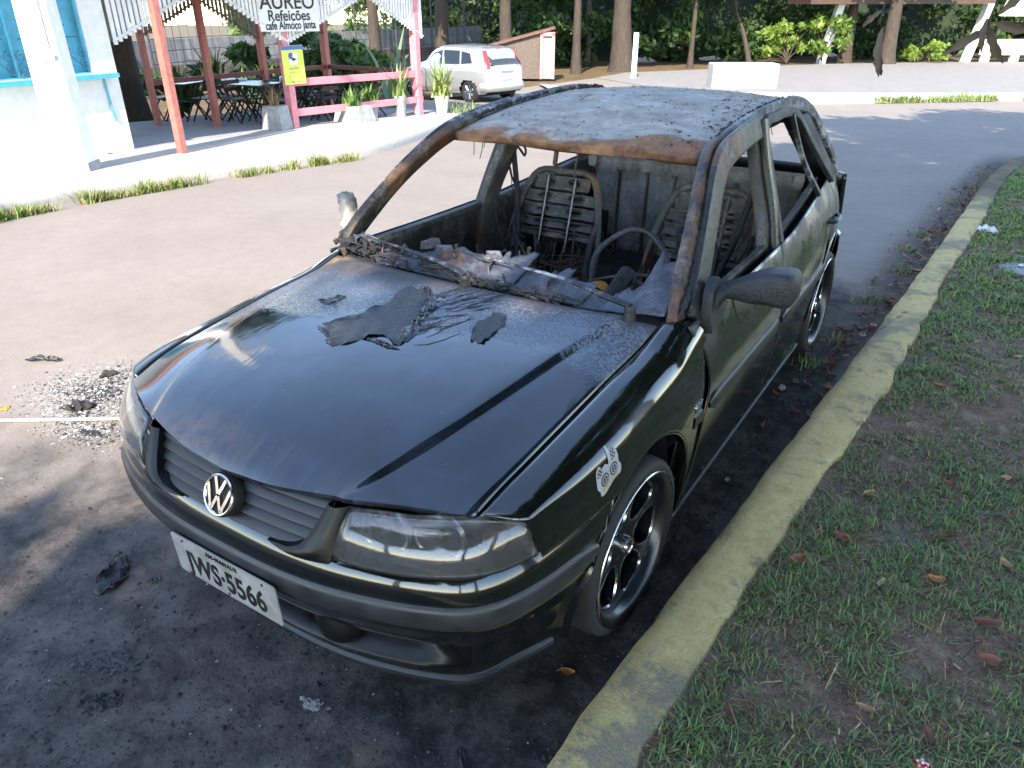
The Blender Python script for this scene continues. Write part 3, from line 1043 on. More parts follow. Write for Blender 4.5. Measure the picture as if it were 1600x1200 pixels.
# rub strip in the bumper
sec = [(-0.004, -0.033), (0.008, -0.033), (0.013, -0.024), (0.014, 0.018), (0.010, 0.028), (0.004, 0.034), (-0.004, 0.034)]
zc = 0.501
rr = []
lim = [i for i, p in enumerate(plan) if p[1] < -0.262]
for i in lim:
    x, y = plan[i]
    n = plan_normal(i)
    endk = min(1.0, (min(i - lim[0], lim[-1] - i) + 0.6) / 3.0) ** 0.5
    rr.append([(x + n.x * (a - 0.004), y + n.y * (a - 0.004), zc + b * (endk if endk < 1 else 1)) for a, b in sec])
mb = MB()
mb.grid(rr, closed=True)
mb.f.append(tuple(range(len(sec)))); mb.fm.append(0)
o = (len(rr) - 1) * len(sec)
mb.f.append(tuple(range(o, o + len(sec)))); mb.fm.append(0)
part(mb, "rub_strip", STRIP, bumper, angle=40)
# mesh and dividers of the air duct, fog lamp pods, rubber lip
mb = MB()
for i in range(PN - 1):
    if abs(plan[i][0]) > 0.56:
        continue
    n = plan_normal(i)
    x, y = plan[i][0] - n.x * 0.112, plan[i][1] - n.y * 0.112
    x2, y2 = plan[i + 1][0] - n.x * 0.112, plan[i + 1][1] - n.y * 0.112
    xm, ym = (x + x2) / 2, (y + y2) / 2
    for r in range(3):
        z0 = 0.305 + r * 0.02
        mb.tube([(x, y, z0), (xm, ym - 0.003, z0 + 0.010), (x2, y2, z0 + 0.02)], 0.0022, 5, False)
        mb.tube([(x2, y2, z0), (xm, ym - 0.003, z0 + 0.010), (x, y, z0 + 0.02)], 0.0022, 5, False)
part(mb, "duct_mesh", STRIP, bumper)
for s in (1, -1):
    mb = MB()
    mb.lathe([(0.0, 0.03), (0.034, 0.028), (0.040, 0.02), (0.042, -0.03), (0.03, -0.05)], 20, (0, 0, 0), 'y')
    o_ = part(mb, "fog_lamp_blank", PLASTIC, bumper)
    o_.location = (0.565 * s, -0.575, 0.330)
    o_.rotation_euler = (0.25, 0, math.pi + 0.45 * s)
    mb = MB()
    mb.lathe([(0.0, -0.062), (0.030, -0.056), (0.050, -0.030), (0.056, 0.010), (0.046, 0.045), (0.025, 0.060), (0.0, 0.064)], 24, (0, 0, 0), 'z')
    o_ = part(mb, "duct_divider", SATINB, bumper)
    o_.location = (0.268 * s, -0.700, 0.326)
    o_.scale = (1.25, 1.0, 1.0)
mb = MB()
rr = []
for i in [i for i, p in enumerate(plan) if p[1] < -0.36]:
    x, y = plan[i]
    n = plan_normal(i)
    side = 1 - 0.45 * smooth(-0.55, -0.25, y)
    rr.append([(x - n.x * d * side, y - n.y * d * side, z) for d, z in ((0.098, 0.207), (0.090, 0.200), (0.094, 0.182), (0.108, 0.170), (0.125, 0.190))])
mb.grid(rr, closed=True)
part(mb, "rubber_lip", STRIP, bumper, angle=40)

# grille: five slanting blades on a dark back plate
mb = MB()
def grille_half(z):
    t = (z - 0.606) / (0.714 - 0.606)
    return interp([(0, 0.175), (0.06, 0.215), (0.18, 0.262), (0.45, 0.288), (1, 0.315)], max(0, min(1, t))) + 0.006


def grille_y(x, z):
    t = (z - 0.606) / 0.108
    return lerp(-0.797, -0.742, t) + 0.20 * x * x
for k in range(5):
    z = 0.616 + k * 0.0245
    hw = grille_half(z + 0.008)
    rr = []
    for x in np.linspace(-hw, hw, 30):
        y = grille_y(x, z)
        rr.append([(x, y + 0.006, z - 0.010), (x, y - 0.001, z - 0.008), (x, y + 0.001, z - 0.003), (x, y + 0.022, z + 0.016), (x, y + 0.030, z + 0.018), (x, y + 0.03, z - 0.006)])
    mb.grid(rr, closed=True)
rr = [[(x, grille_y(x, z) + 0.034, z) for x in np.linspace(-grille_half(z), grille_half(z), 16)] for z in np.linspace(0.604, 0.742, 8)]
mb.grid(rr)
grille = part(mb, "grille", PLASTIC, angle=40)

# round chrome badge: ring with V over W
BT = 0.42
bo = Vector((0.0, -0.793, 0.670))
bA, bB = Vector((1, 0, 0)), Vector((0, math.sin(BT), math.cos(BT)))
bN = bA.cross(bB)
def bp(a, b, n=0.0):
    return tuple(bo + bA * a + bB * b + bN * n)
mb = MB()
R = 0.0535
rr = []
for k in range(48):
    a = 2 * math.pi * k / 48
    rr.append([bp(r * math.cos(a), r * math.sin(a), n) for r, n in ((R, -0.006), (R, 0.003), (R - 0.003, 0.0055), (R - 0.006, 0.005), (R - 0.0085, 0.001))])
rr.append(rr[0])
mb.grid(rr)
Ri = R - 0.006
def stroke(p, q, w=0.0092):
    d = Vector((q[0] - p[0], q[1] - p[1])).normalized()
    nn = Vector((-d.y, d.x)) * w / 2
    pts = [(p[0] + nn.x, p[1] + nn.y), (p[0] - nn.x, p[1] - nn.y), (q[0] - nn.x, q[1] - nn.y), (q[0] + nn.x, q[1] + nn.y)]
    vs = [bp(a, b, 0.0) for a, b in pts] + [bp(a * 1.0, b, 0.0045) for a, b in pts]
    mb.add(vs, [(0, 1, 2, 3), (7, 6, 5, 4), (0, 4, 5, 1), (1, 5, 6, 2), (2, 6, 7, 3), (3, 7, 4, 0)])
def rim(a):
    return (Ri * math.cos(math.radians(a)), Ri * math.sin(math.radians(a)))
for sx in (1, -1):
    top = rim(90 - sx * 24)
    stroke(top, (sx * 0.0015, 0.0035))                            # V
    w0 = rim(90 - sx * 61)
    stroke(w0, (sx * 0.018, -0.041))                            # outer arms of the W
    stroke((sx * 0.018, -0.041), (sx * 0.0015, -0.003))         # inner arms of the W
badge = part(mb, "round_badge", CHROME, grille, angle=30)
badge.location = (0, 0, 0)
mb = MB()
rr = []
for k in range(49):
    a = 2 * math.pi * k / 48
    rr.append([bp(r * math.cos(a), r * math.sin(a), n) for r, n in ((R + 0.003, -0.03), (R + 0.003, -0.006), (R + 0.001, -0.002), (R - 0.004, -0.0015), (0.02, -0.001), (0.0005, -0.001))])
mb.grid(rr)
part(mb, "badge_seat", BLACKT, grille, angle=40)


def text_mesh(name, body, size, mat, parent, M, sx=1.0, bold=0.0, ext=0.0008, align='CENTER', space=1.0):
    cu = bpy.data.curves.new(name, 'FONT')
    cu.body = body
    cu.size = size
    cu.align_x = align
    cu.align_y = 'CENTER'
    cu.offset = bold
    cu.extrude = ext
    cu.space_character = space
    tmp = bpy.data.objects.new(name, cu)
    COL.objects.link(tmp)
    dg = bpy.context.evaluated_depsgraph_get()
    me = bpy.data.meshes.new_from_object(tmp.evaluated_get(dg))
    bpy.data.objects.remove(tmp)
    me.transform(M @ Matrix.Diagonal((sx, 1, 1, 1)))
    me.materials.clear()
    me.materials.append(mat)
    o = bpy.data.objects.new(name, me)
    COL.objects.link(o)
    if parent:
        o.parent = parent
    return o


# number plate
PT, PB = Vector((0, -0.828, 0.497)), Vector((0, -0.822, 0.367))
pB = (PT - PB).normalized()
pA = Vector((1, 0, 0))
pN = pA.cross(pB)
pc = (PT + PB) / 2
def rrect(w, h, r, n=5):
    out = []
    for cx, cy, a0 in ((w / 2 - r, h / 2 - r, 0), (-w / 2 + r, h / 2 - r, 90), (-w / 2 + r, -h / 2 + r, 180), (w / 2 - r, -h / 2 + r, 270)):
        for k in range(n + 1):
            a = math.radians(a0 + 90 * k / n)
            out.append((cx + r * math.cos(a), cy + r * math.sin(a)))
    return out
mb = MB()
mb.prism(rrect(0.405, 0.132, 0.010), (pc, pA, pB), 0.0025)
plate = part(mb, "number_plate", PLATE, angle=30)
mb = MB()
outer, inner = rrect(0.399, 0.126, 0.010), rrect(0.393, 0.120, 0.008)
mb.grid([[tuple(pc + pA * a + pB * b + pN * 0.0032) for a, b in ring + ring[:1]] for ring in (outer, inner)])
part(mb, "raised_edge", simple("plate_edge", (0.30, 0.29, 0.28), 0.4), plate)
PM = Matrix(((1, pB.x, pN.x, 0), (0, pB.y, pN.y, 0), (0, pB.z, pN.z, 0), (0, 0, 0, 1)))
def pm(a, b, n=0.0032):
    return Matrix.Translation(pc + pA * a + pB * b + pN * n) @ PM
PLTXT = simple("plate_black", (0.010, 0.010, 0.011), 0.5, 0.4, 30)
text_mesh("plate_characters", "JWS\u00b75566", 0.098, PLTXT, plate, pm(0.0, -0.016), 0.76, 0.0022, space=1.03)
text_mesh("plate_town", "AM-MANAUS", 0.020, PLTXT, plate, pm(0.0, 0.050), 0.95, 0.0004, space=1.15)
mb = MB()
for a, b in ((-0.155, 0.052), (0.155, 0.052), (0.0, -0.058)):
    mb.lathe([(0.0, 0.003), (0.004, 0.002), (0.0045, 0.0)], 8, (0, 0, 0), 'z')
    k = len(mb.v) - 24
    for i in range(k, len(mb.v)):
        v = Vector(mb.v[i])
        mb.v[i] = tuple(pc + pA * (v.x + a) + pB * (v.y + b) + pN * (v.z + 0.0025))
part(mb, "plate_screws", STRIP, plate)

# headlights
for s in (1, -1):
    top = spline([(0.372, -0.712, 0.733), (0.44, -0.690, 0.735), (0.53, -0.650, 0.733), (0.633, -0.592, 0.735), (0.690, -0.553, 0.731), (0.728, -0.520, 0.715)], 22)
    bot = spline([(0.354, -0.768, 0.609), (0.44, -0.752, 0.608), (0.53, -0.722, 0.608), (0.635, -0.668, 0.609), (0.700, -0.600, 0.610), (0.744, -0.506, 0.612)], 22)
    rows_, back = [], []
    for j in range(10):
        t = j / 9
        row = []
        for i in range(22):
            p = Vector(bot[i]).lerp(Vector(top[i]), t)
            bul = 0.020 * math.sin(math.pi * t) ** 0.7
            n = Vector((0.45 * (i / 21) + 0.15, -1, 0.25)).normalized()
            p = p + n * bul
            row.append((p.x * s, p.y, p.z))
        rows_.append(row)
    mb = MB()
    mb.grid(rows_)
    hl = part(mb, "headlight", LENS, angle=60, solid=0.003)
    # housing behind the lens with lamp bowls
    mb = MB()
    rr = []
    for j in range(6):
        t = j / 5
        row = []
        for i in range(0, 22):
            p = Vector(bot[i]).lerp(Vector(top[i]), t)
            row.append((p.x * s, p.y + 0.006 + 0.085 * math.sin(math.pi * t) ** 0.5 * min(1, (21 - i) / 4, (i + 0.5) / 2), p.z))
        rr.append(row)
    mb.cur = 0
    mb.grid(rr[:], skip=lambda j, i: False)
    mb.build  # keep all in one housing mesh
    part(mb, "lamp_housing", REFLD, hl, angle=60)
    for cx, cy, cz, rad in ((0.432, -0.652, 0.668, 0.054), (0.552, -0.605, 0.668, 0.055)):
        mb = MB()
        prof = [(rad * math.sin(q), 0.05 - 0.05 * (1 - math.cos(q)) * 1.6) for q in np.linspace(0.05, math.pi / 2, 10)]
        mb.lathe([(r, -h) for r, h in prof] + [(rad + 0.006, 0.032), (rad + 0.010, 0.02)], 26, (0, 0, 0), 'y')
        mb.tube([(0, 0.0, -0.0), (0, 0.03, 0)], [0.010, 0.006], 10)
        o_ = part(mb, "lamp_bowl", REFL, hl, angle=60)
        o_.location = (cx * s, cy, cz)
        o_.rotation_euler = (0, 0, math.pi + 0.25 * s)
    mb = MB()
    mb.lathe([(0.0, 0.02), (0.016, 0.016), (0.026, 0.0), (0.030, -0.02)], 16, (0, 0, 0), 'y')
    o_ = part(mb, "indicator_bulb", simple("amber_smoked", (0.16, 0.075, 0.03), 0.3, 0.2), hl)
    o_.location = (0.672 * s, -0.570, 0.668)
    o_.rotation_euler = (0, 0, math.pi + 0.7 * s)

# ---- scuttle, melted screen, wipers
mb = MB()
rr = []
for i in range(40):
    x = lerp(-0.69, 0.69, i / 39)
    y0 = interp(YR_T, abs(x)) + 0.004
    rr.append([(x, y0, hood_z(x, y0) - 0.03), (x, y0 + 0.03, hood_z(x, y0) - 0.035), (x, y0 + 0.10, 0.895 - 0.02 * abs(x)), (x, y0 + 0.17, 0.880 - 0.02 * abs(x)), (x, y0 + 0.30, 0.74)])
mb.grid(rr)
part(mb, "scuttle_panel", DARKB, angle=50, solid=0.004)

rnd = random.Random(4)
mb = MB()
sheets = [(-0.64, -0.50, 0.05, 0.00), (-0.53, -0.36, 0.10, 0.02), (-0.39, -0.24, 0.15, 0.035), (-0.27, -0.07, 0.20, 0.05), (-0.10, 0.04, 0.185, 0.045), (0.02, 0.14, 0.21, 0.065), (0.12, 0.30, 0.17, 0.050),
          (0.28, 0.40, 0.135, 0.030), (0.38, 0.49, 0.11, 0.012), (0.475, 0.57, 0.15, 0.035), (0.55, 0.665, 0.26, 0.115)]
for q, (xa, xb, dep, rise) in enumerate(sheets):
    nx, ny = 16, 12
    cut = [rnd.uniform(0.72, 1.08) for _ in range(6)]
    tw = rnd.uniform(-0.018, 0.018)
    base_z = 0.893 + rnd.uniform(-0.003, 0.006)
    rr_ = []
    for i in range(nx + 1):
        f = i / nx
        x = lerp(xa, xb, f)
        y0 = interp([(0, 0.285), (0.3, 0.302), (0.5, 0.328), (0.69, 0.385)], abs(x))
        k = f * 5
        c_ = cut[int(min(4, k))] if (k % 1) < 0.55 else lerp(cut[int(min(4, k))], cut[int(min(4, k)) + 1], ((k % 1) - 0.55) / 0.45)
        row = []
        for j in range(ny + 1):
            t = j / ny
            y = y0 + dep * t * c_
            z = base_z - 0.014 * abs(x) + rise * t ** 1.2 * c_ + tw * (f - 0.5) * t + 0.0025 * math.sin(x * 61 + t * 9 + q) * t + rnd.uniform(-.0012, .0012)
            row.append((x + rnd.uniform(-.001, .001), y, z))
        rr_.append(row)
    mb.grid(rr_)
screen = part(mb, "melted_windscreen", ASH, angle=18, solid=0.004)
# crumpled shards along its upper edge
rnd = random.Random(12)
for k in range(13):
    x = rnd.uniform(-0.62, 0.62)
    y = interp([(-0.66, 0.40), (-0.3, 0.42), (0.1, 0.46), (0.4, 0.42), (0.66, 0.60)], x) + rnd.uniform(-0.05, 0.03)
    z = 0.925 + rnd.uniform(-0.015, 0.02)
    a = rnd.uniform(0, 6.28)
    L, H = rnd.uniform(0.04, 0.10), rnd.uniform(0.010, 0.028)
    dx, dy = math.cos(a) * L, math.sin(a) * L * 0.6
    P = [(x - dx, y - dy, z - 0.012), (x + dx, y + dy, z - 0.012), (x + dx * .8 + rnd.uniform(-.01, .01), y + dy * .8, z + H * rnd.uniform(.3, 1)), (x + rnd.uniform(-.02, .02), y + .012, z + H), (x - dx * .9, y - dy * .9, z + H * rnd.uniform(.2, .8))]
    mb = MB()
    mb.add(P, [(0, 1, 2, 3, 4)])
    part(mb, "screen_shard", ASH, screen, smooth=False, solid=0.004)
# charred rubber and rubble along the scuttle, thickest on the far side
mb = MB()
rnd = random.Random(15)
for k in range(150):
    x = -0.66 + 1.05 * rnd.random() ** 2.0
    y = interp(YR_T, abs(x)) + rnd.uniform(0.035, 0.075 + 0.06 * (x < -0.2))
    z = 0.905 + rnd.uniform(-0.005, 0.022)
    L = rnd.uniform(0.01, 0.06)
    a = rnd.gauss(-0.25, 0.5)
    pts = [(x + q * L * math.cos(a) + rnd.uniform(-.006, .006), y + q * L * math.sin(a) + rnd.uniform(-.006, .006), z + rnd.uniform(-.006, .008)) for q in (-1, -.3, .4, 1)]
    mb.tube(pts, [rnd.uniform(.0015, .003), rnd.uniform(.003, .007), rnd.uniform(.003, .007), .0015], 6)
part(mb, "charred_scuttle_rubble", CHAR, angle=50)
for pts, hub in (([(0.600, 0.262, 0.945), (0.50, 0.285, 0.952), (0.364, 0.330, 0.957), (0.212, 0.358, 0.958), (0.02, 0.385, 0.958), (-0.13, 0.415, 0.955)], (0.600, 0.262)),
                 ([(0.02, 0.225, 0.945), (-0.05, 0.250, 0.952), (-0.194, 0.288, 0.957), (-0.34, 0.322, 0.958), (-0.47, 0.352, 0.955), (-0.56, 0.385, 0.95)], (0.02, 0.225))):
    mb = MB()
    pp = spline(pts, 26)
    mb.tube(pp, [0.0125 if i < 5 else lerp(0.010, 0.0045, (i - 5) / 20) for i in range(26)], 8, flat=0.7)
    mb.tube([(hub[0], hub[1], 0.90), (hub[0], hub[1], 0.935)], [0.020, 0.016], 12)
    mb.lathe([(0.0, 0.948), (0.014, 0.946), (0.018, 0.938), (0.016, 0.925)], 14, (hub[0], hub[1], 0), 'z')
    part(mb, "wiper_arm", FRAMEB, angle=50)

# ---- mirrors
mb = MB()
rr = []
for i in range(20):
    t = i / 19
    x = lerp(0.772, 1.000, t)
    w = interp([(0, 0.030), (0.15, 0.040), (0.55, 0.060), (0.88, 0.062), (0.97, 0.050), (1, 0.03)], t)     # half depth
    h = interp([(0, 0.020), (0.15, 0.028), (0.50, 0.050), (0.88, 0.057), (0.97, 0.048), (1, 0.028)], t)     # half height
    zc_ = lerp(0.932, 0.968, min(1, t * 1.6))
    rr.append([(x, 0.585 + 0.02 * t + w * math.copysign(abs(math.cos(q)) ** 0.5, math.cos(q)), zc_ + h * math.copysign(abs(math.sin(q)) ** 0.5, math.sin(q))) for q in np.linspace(0, 2 * math.pi, 22, endpoint=False)])
mb.grid(rr, closed=True)
mb.f.append(tuple(range(22))); mb.fm.append(0)
mb.f.append(tuple(range(19 * 22, 20 * 22))); mb.fm.append(0)
mirror = part(mb, "door_mirror", MIRROR_P, angle=50)
mb = MB()
foot = spline([(0.735, 0.535, 0.845), (0.752, 0.515, 0.885), (0.765, 0.535, 0.915), (0.785, 0.560, 0.935), (0.815, 0.58, 0.950)], 14)
mb.tube(foot, [lerp(0.016, 0.030, math.sin(math.pi * min(1, i / 12))) for i in range(14)], 12, flat=1.0)
mb.prism([(-0.01, -0.02), (0.10, 0.0), (0.155, 0.05), (0.13, 0.085), (0.05, 0.15), (0.0, 0.11), (-0.022, 0.05)], ((0.755, 0.49, 0.835), (0, 1, 0), (-0.12, 0.0, 1)), 0.034)
part(mb, "mirror_foot", MIRROR_P, mirror, angle=60, bevel=0.004)
mb = MB()
mb.tube(spline([(0.800, 0.585, 0.935), (0.812, 0.585, 0.90), (0.822, 0.60, 0.86), (0.840, 0.625, 0.815)], 14), 0.0042, 6)
part(mb, "dangling_seal", STRIP, mirror)
mb = MB()                                                          # melted stump of the other mirror
rnd = random.Random(9)
rr = []
for i in range(15):
    t = i / 14
    c = Vector((lerp(-0.742, -0.805, t), lerp(0.50, 0.535, t), lerp(0.90, 1.062, t)))
    r = interp([(0, 0.045), (0.25, 0.040), (0.5, 0.030), (0.75, 0.034), (0.92, 0.030), (1, 0.006)], t)
    rr.append([tuple(c + Vector((math.cos(q) * r * rnd.uniform(.75, 1.25), math.sin(q) * r * 1.15 * rnd.uniform(.75, 1.25), rnd.uniform(-.006, .006)))) for q in np.linspace(0, 2 * math.pi, 12, endpoint=False)])
mb.grid(rr, closed=True)
part(mb, "melted_mirror_stump", ASHLUMP, angle=80)

# ---- wheels
def ring_rows(prof, n=56):
    return [[(h, r * math.cos(2 * math.pi * k / n), r * math.sin(2 * math.pi * k / n)) for k in range(n)] for r, h in prof]


def superhole(a0, wid, r0, r1, n=22):
    """teardrop window between spokes: a closed outline in (radius-direction) plane coordinates"""
    out = []
    for k in range(n):
        q = 2 * math.pi * k / n
        u, v = math.cos(q), math.sin(q)
        r = lerp(r0, r1, 0.5 + 0.5 * math.copysign(abs(u) ** 0.8, u))
        half = wid * (0.55 + 0.45 * (r - r0) / (r1 - r0))
        w = half * math.copysign(abs(v) ** 0.75, v)
        out.append((r * math.cos(a0) - w * math.sin(a0), r * math.sin(a0) + w * math.cos(a0)))
    return out


def make_wheel(s, wheel_y, steer=0.0, name_rot=0.0):
    """built round the hub at the origin, outer face towards +x, then mirrored by turning"""
    mb = MB()
    # barrel and lip
    mb.grid(ring_rows([(0.205, -0.12), (0.215, -0.06), (0.212, -0.02), (0.222, 0.010), (0.236, 0.022), (0.247, 0.026), (0.252, 0.022), (0.253, 0.012)]), closed=True)
    wheel = mb.build("wheel", RIM, car, angle=40)
    # face with seven teardrop windows: annulus cut by polygons, done with a filled bmesh
    bm = bmesh.new()
    xo = -0.022
    def loop(pts, x):
        vs = [bm.verts.new((x, a, b)) for a, b in pts]
        return [bm.edges.new((vs[i], vs[(i + 1) % len(vs)])) for i in range(len(vs))]
    edges = loop([(0.214 * math.cos(q), 0.214 * math.sin(q)) for q in np.linspace(0, 2 * math.pi, 70, endpoint=False)], xo)
    holes = [superhole(2 * math.pi * k / 6 + name_rot, 0.082, 0.078, 0.205) for k in range(6)]
    for hl_ in holes:
        edges += loop(hl_, xo)
    bmesh.ops.triangle_fill(bm, edges=edges, use_beauty=True)
    for v in bm.verts:                                            # dished towards the hub
        r = math.hypot(v.co.y, v.co.z)
        v.co.x = -0.016 - 0.020 * (1 - min(1, r / 0.214)) + 0.0
    geo = bmesh.ops.extrude_face_region(bm, geom=list(bm.faces))
    for v in [g for g in geo['geom'] if isinstance(g, bmesh.types.BMVert)]:
        v.co.x -= 0.03
    bmesh.ops.recalc_face_normals(bm, faces=bm.faces)
    me = bpy.data.meshes.new("spoked_face")
    bm.to_mesh(me)
    bm.free()
    me.materials.append(RIM)
    me.set_sharp_from_angle(angle=math.radians(30))
    o = bpy.data.objects.new("spoked_face", me)
    COL.objects.link(o)
    o.parent = wheel
    # polished bevel round each window
    for hl_ in holes:
        mb = MB()
        pts = []
        cx = sum(p[0] for p in hl_) / len(hl_)
        cy = sum(p[1] for p in hl_) / len(hl_)
        rr_ = []
        for a, b in hl_ + hl_[:1]:
            r = math.hypot(a, b)
            x = -0.016 - 0.020 * (1 - min(1, r / 0.214))
            d = Vector((a - cx, b - cy)).normalized()
            rr_.append([(x + 0.0010, a + d.x * 0.0046, b + d.y * 0.0046), (x + 0.0018, a + d.x * 0.0016, b + d.y * 0.0016), (x - 0.004, a - d.x * 0.0012, b - d.y * 0.0012), (x - 0.004, a + d.x * .003, b + d.y * .003)])
        mb.grid(rr_)
        mb.build("polished_edge", POLISH, wheel, angle=60)
    mb = MB()
    mb.grid(ring_rows([(0.2532, 0.021), (0.2530, 0.0240), (0.2512, 0.0262), (0.2500, 0.0266)]), closed=True)
    mb.build("worn_lip", POLISH, wheel, angle=60)
    mb = MB()
    mb.lathe([(0.0, -0.004), (0.019, -0.004), (0.021, -0.002), (0.026, -0.002), (0.029, -0.010), (0.031, -0.035)], 24, (0, 0, 0), 'x')
    mb.build("centre_cap", POLISH, wheel, angle=30)
    mb = MB()
    for k in range(4):
        q = 2 * math.pi * k / 4 + 0.4
        mb.lathe([(0.0, -0.018), (0.008, -0.018), (0.010, -0.03)], 8, (0, 0.055 * math.cos(q), 0.055 * math.sin(q)), 'x')
    mb.tube([(-0.005, 0.17 * math.cos(3.9), 0.17 * math.sin(3.9)), (0.012, 0.178 * math.cos(3.9), 0.178 * math.sin(3.9))], 0.004, 6)
    mb.build("wheel_bolts", BLACKT, wheel)
    mb = MB()
    tyre = []
    prof = [(0.248, 0.016), (0.262, 0.024), (0.275, 0.020), (0.286, 0.006), (0.289, -0.02), (0.289, -0.16), (0.282, -0.185), (0.250, -0.19), (0.20, -0.18)]
    n = 64
    for r, h in prof:
        row = []
        for k in range(n):
            q = 2 * math.pi * k / n
            yy, zz = r * math.cos(q), r * math.sin(q)
            floor_ = G - AX_Z + 0.002
            hh = h
            if zz < floor_:
                hh = h + (floor_ - zz) * 0.9 * (1 if h > -0.08 else -1)
                zz = floor_ + (zz - floor_) * 0.05
            row.append((hh, yy, zz))
        tyre.append(row)
    mb.grid(tyre, closed=True)
    mb.build("tyre", TYRE, wheel, angle=50)
    mb = MB()
    mb.lathe([(0.0, -0.07), (0.115, -0.07), (0.118, -0.075), (0.118, -0.085), (0.0, -0.09)], 30, (0, 0, 0), 'x')
    mb.build("brake_disc", DARKB, wheel, angle=40)
    wheel.location = (0.752 * s, wheel_y - CY0, AX_Z - G)
    wheel.rotation_euler = (0, 0, (0 if s > 0 else math.pi) + steer)
    return wheel


make_wheel(1, AX_F, math.radians(-2.0), math.radians(51))
make_wheel(-1, AX_F, math.radians(-2.0), 0.2)
make_wheel(1, AX_R, 0, 1.1)
make_wheel(-1, AX_R, 0, 0.5)

# ---- underbody with dark wheel houses
mb = MB()
mb.box((0, 1.30, 0.14), (1.30, 3.0, 0.06))
mb.box((0, -0.35, 0.33), (1.0, 0.5, 0.34))
mb.box((0, 0.42, 0.52), (1.28, 0.03, 0.70))
for s in (1, -1):
    for c in (ARCH_F, ARCH_R):
        rr = []
        for q in np.linspace(0.0, math.pi + 0.1, 22):
            y, z = c - (ARCH_RAD + 0.01) * math.cos(q), ARCH_Z + (ARCH_RAD + 0.01) * math.sin(q)
            rr.append([(x * s, y, z) for x in (0.725, 0.62, 0.50)])
        mb.grid(rr)
        mb.box((0.49 * s, c, 0.42), (0.02, 0.72, 0.44))
part(mb, "underbody", BLACKT, smooth=False)

# ---- cabin
mb = MB()
yb, w = 2.36, 0.60
zs_ = np.linspace(0.40, 0.955, 18)
def rib(x):
    f = (x + 0.6) / 1.2 * 7
    d = abs(f - round(f))
    return 0.030 * (1 - smooth(0.035, 0.085, d))
rr = []
for z in zs_:
    rr.append([(x, yb + 0.06 * (z - 0.4) + (rib(x) if z < 0.86 else 0) - (0.022 if z > 0.875 else 0), z) for x in np.linspace(-w, w, 110)])
mb.grid(rr)
mb.tube([(-w, yb + 0.02, 0.955), (w, yb + 0.02, 0.955)], 0.014, 8)
for s in (1, -1):
    mb.prism(rrect(0.05, 0.07, 0.02), ((0.585 * s, yb - 0.01, 0.93), (1, 0, 0), (0, 0.1, 1)), 0.02)
part(mb, "rear_seat_panel", SHEETM, angle=35, solid=0.004)
mb = MB()
mb.box((0, 2.05, 0.36), (1.2, 0.5, 0.16))
rnd = random.Random(31)
N = 60
rr = []
for i in range(N):
    row = []
    for j in range(N):
        x, y = lerp(-0.64, 0.64, i / (N - 1)), lerp(0.5, 2.4, j / (N - 1))
        z = 0.20 + 0.05 * math.sin(x * 9 + 2 * math.sin(y * 6)) * math.sin(y * 8) + rnd.uniform(0, 0.035) + 0.10 * math.exp(-(x / 0.10) ** 2) + (0.10 if y > 1.8 else 0)
        row.append((x, y, z))
    rr.append(row)
mb.grid(rr)
part(mb, "cabin_floor", CHAR, angle=70)


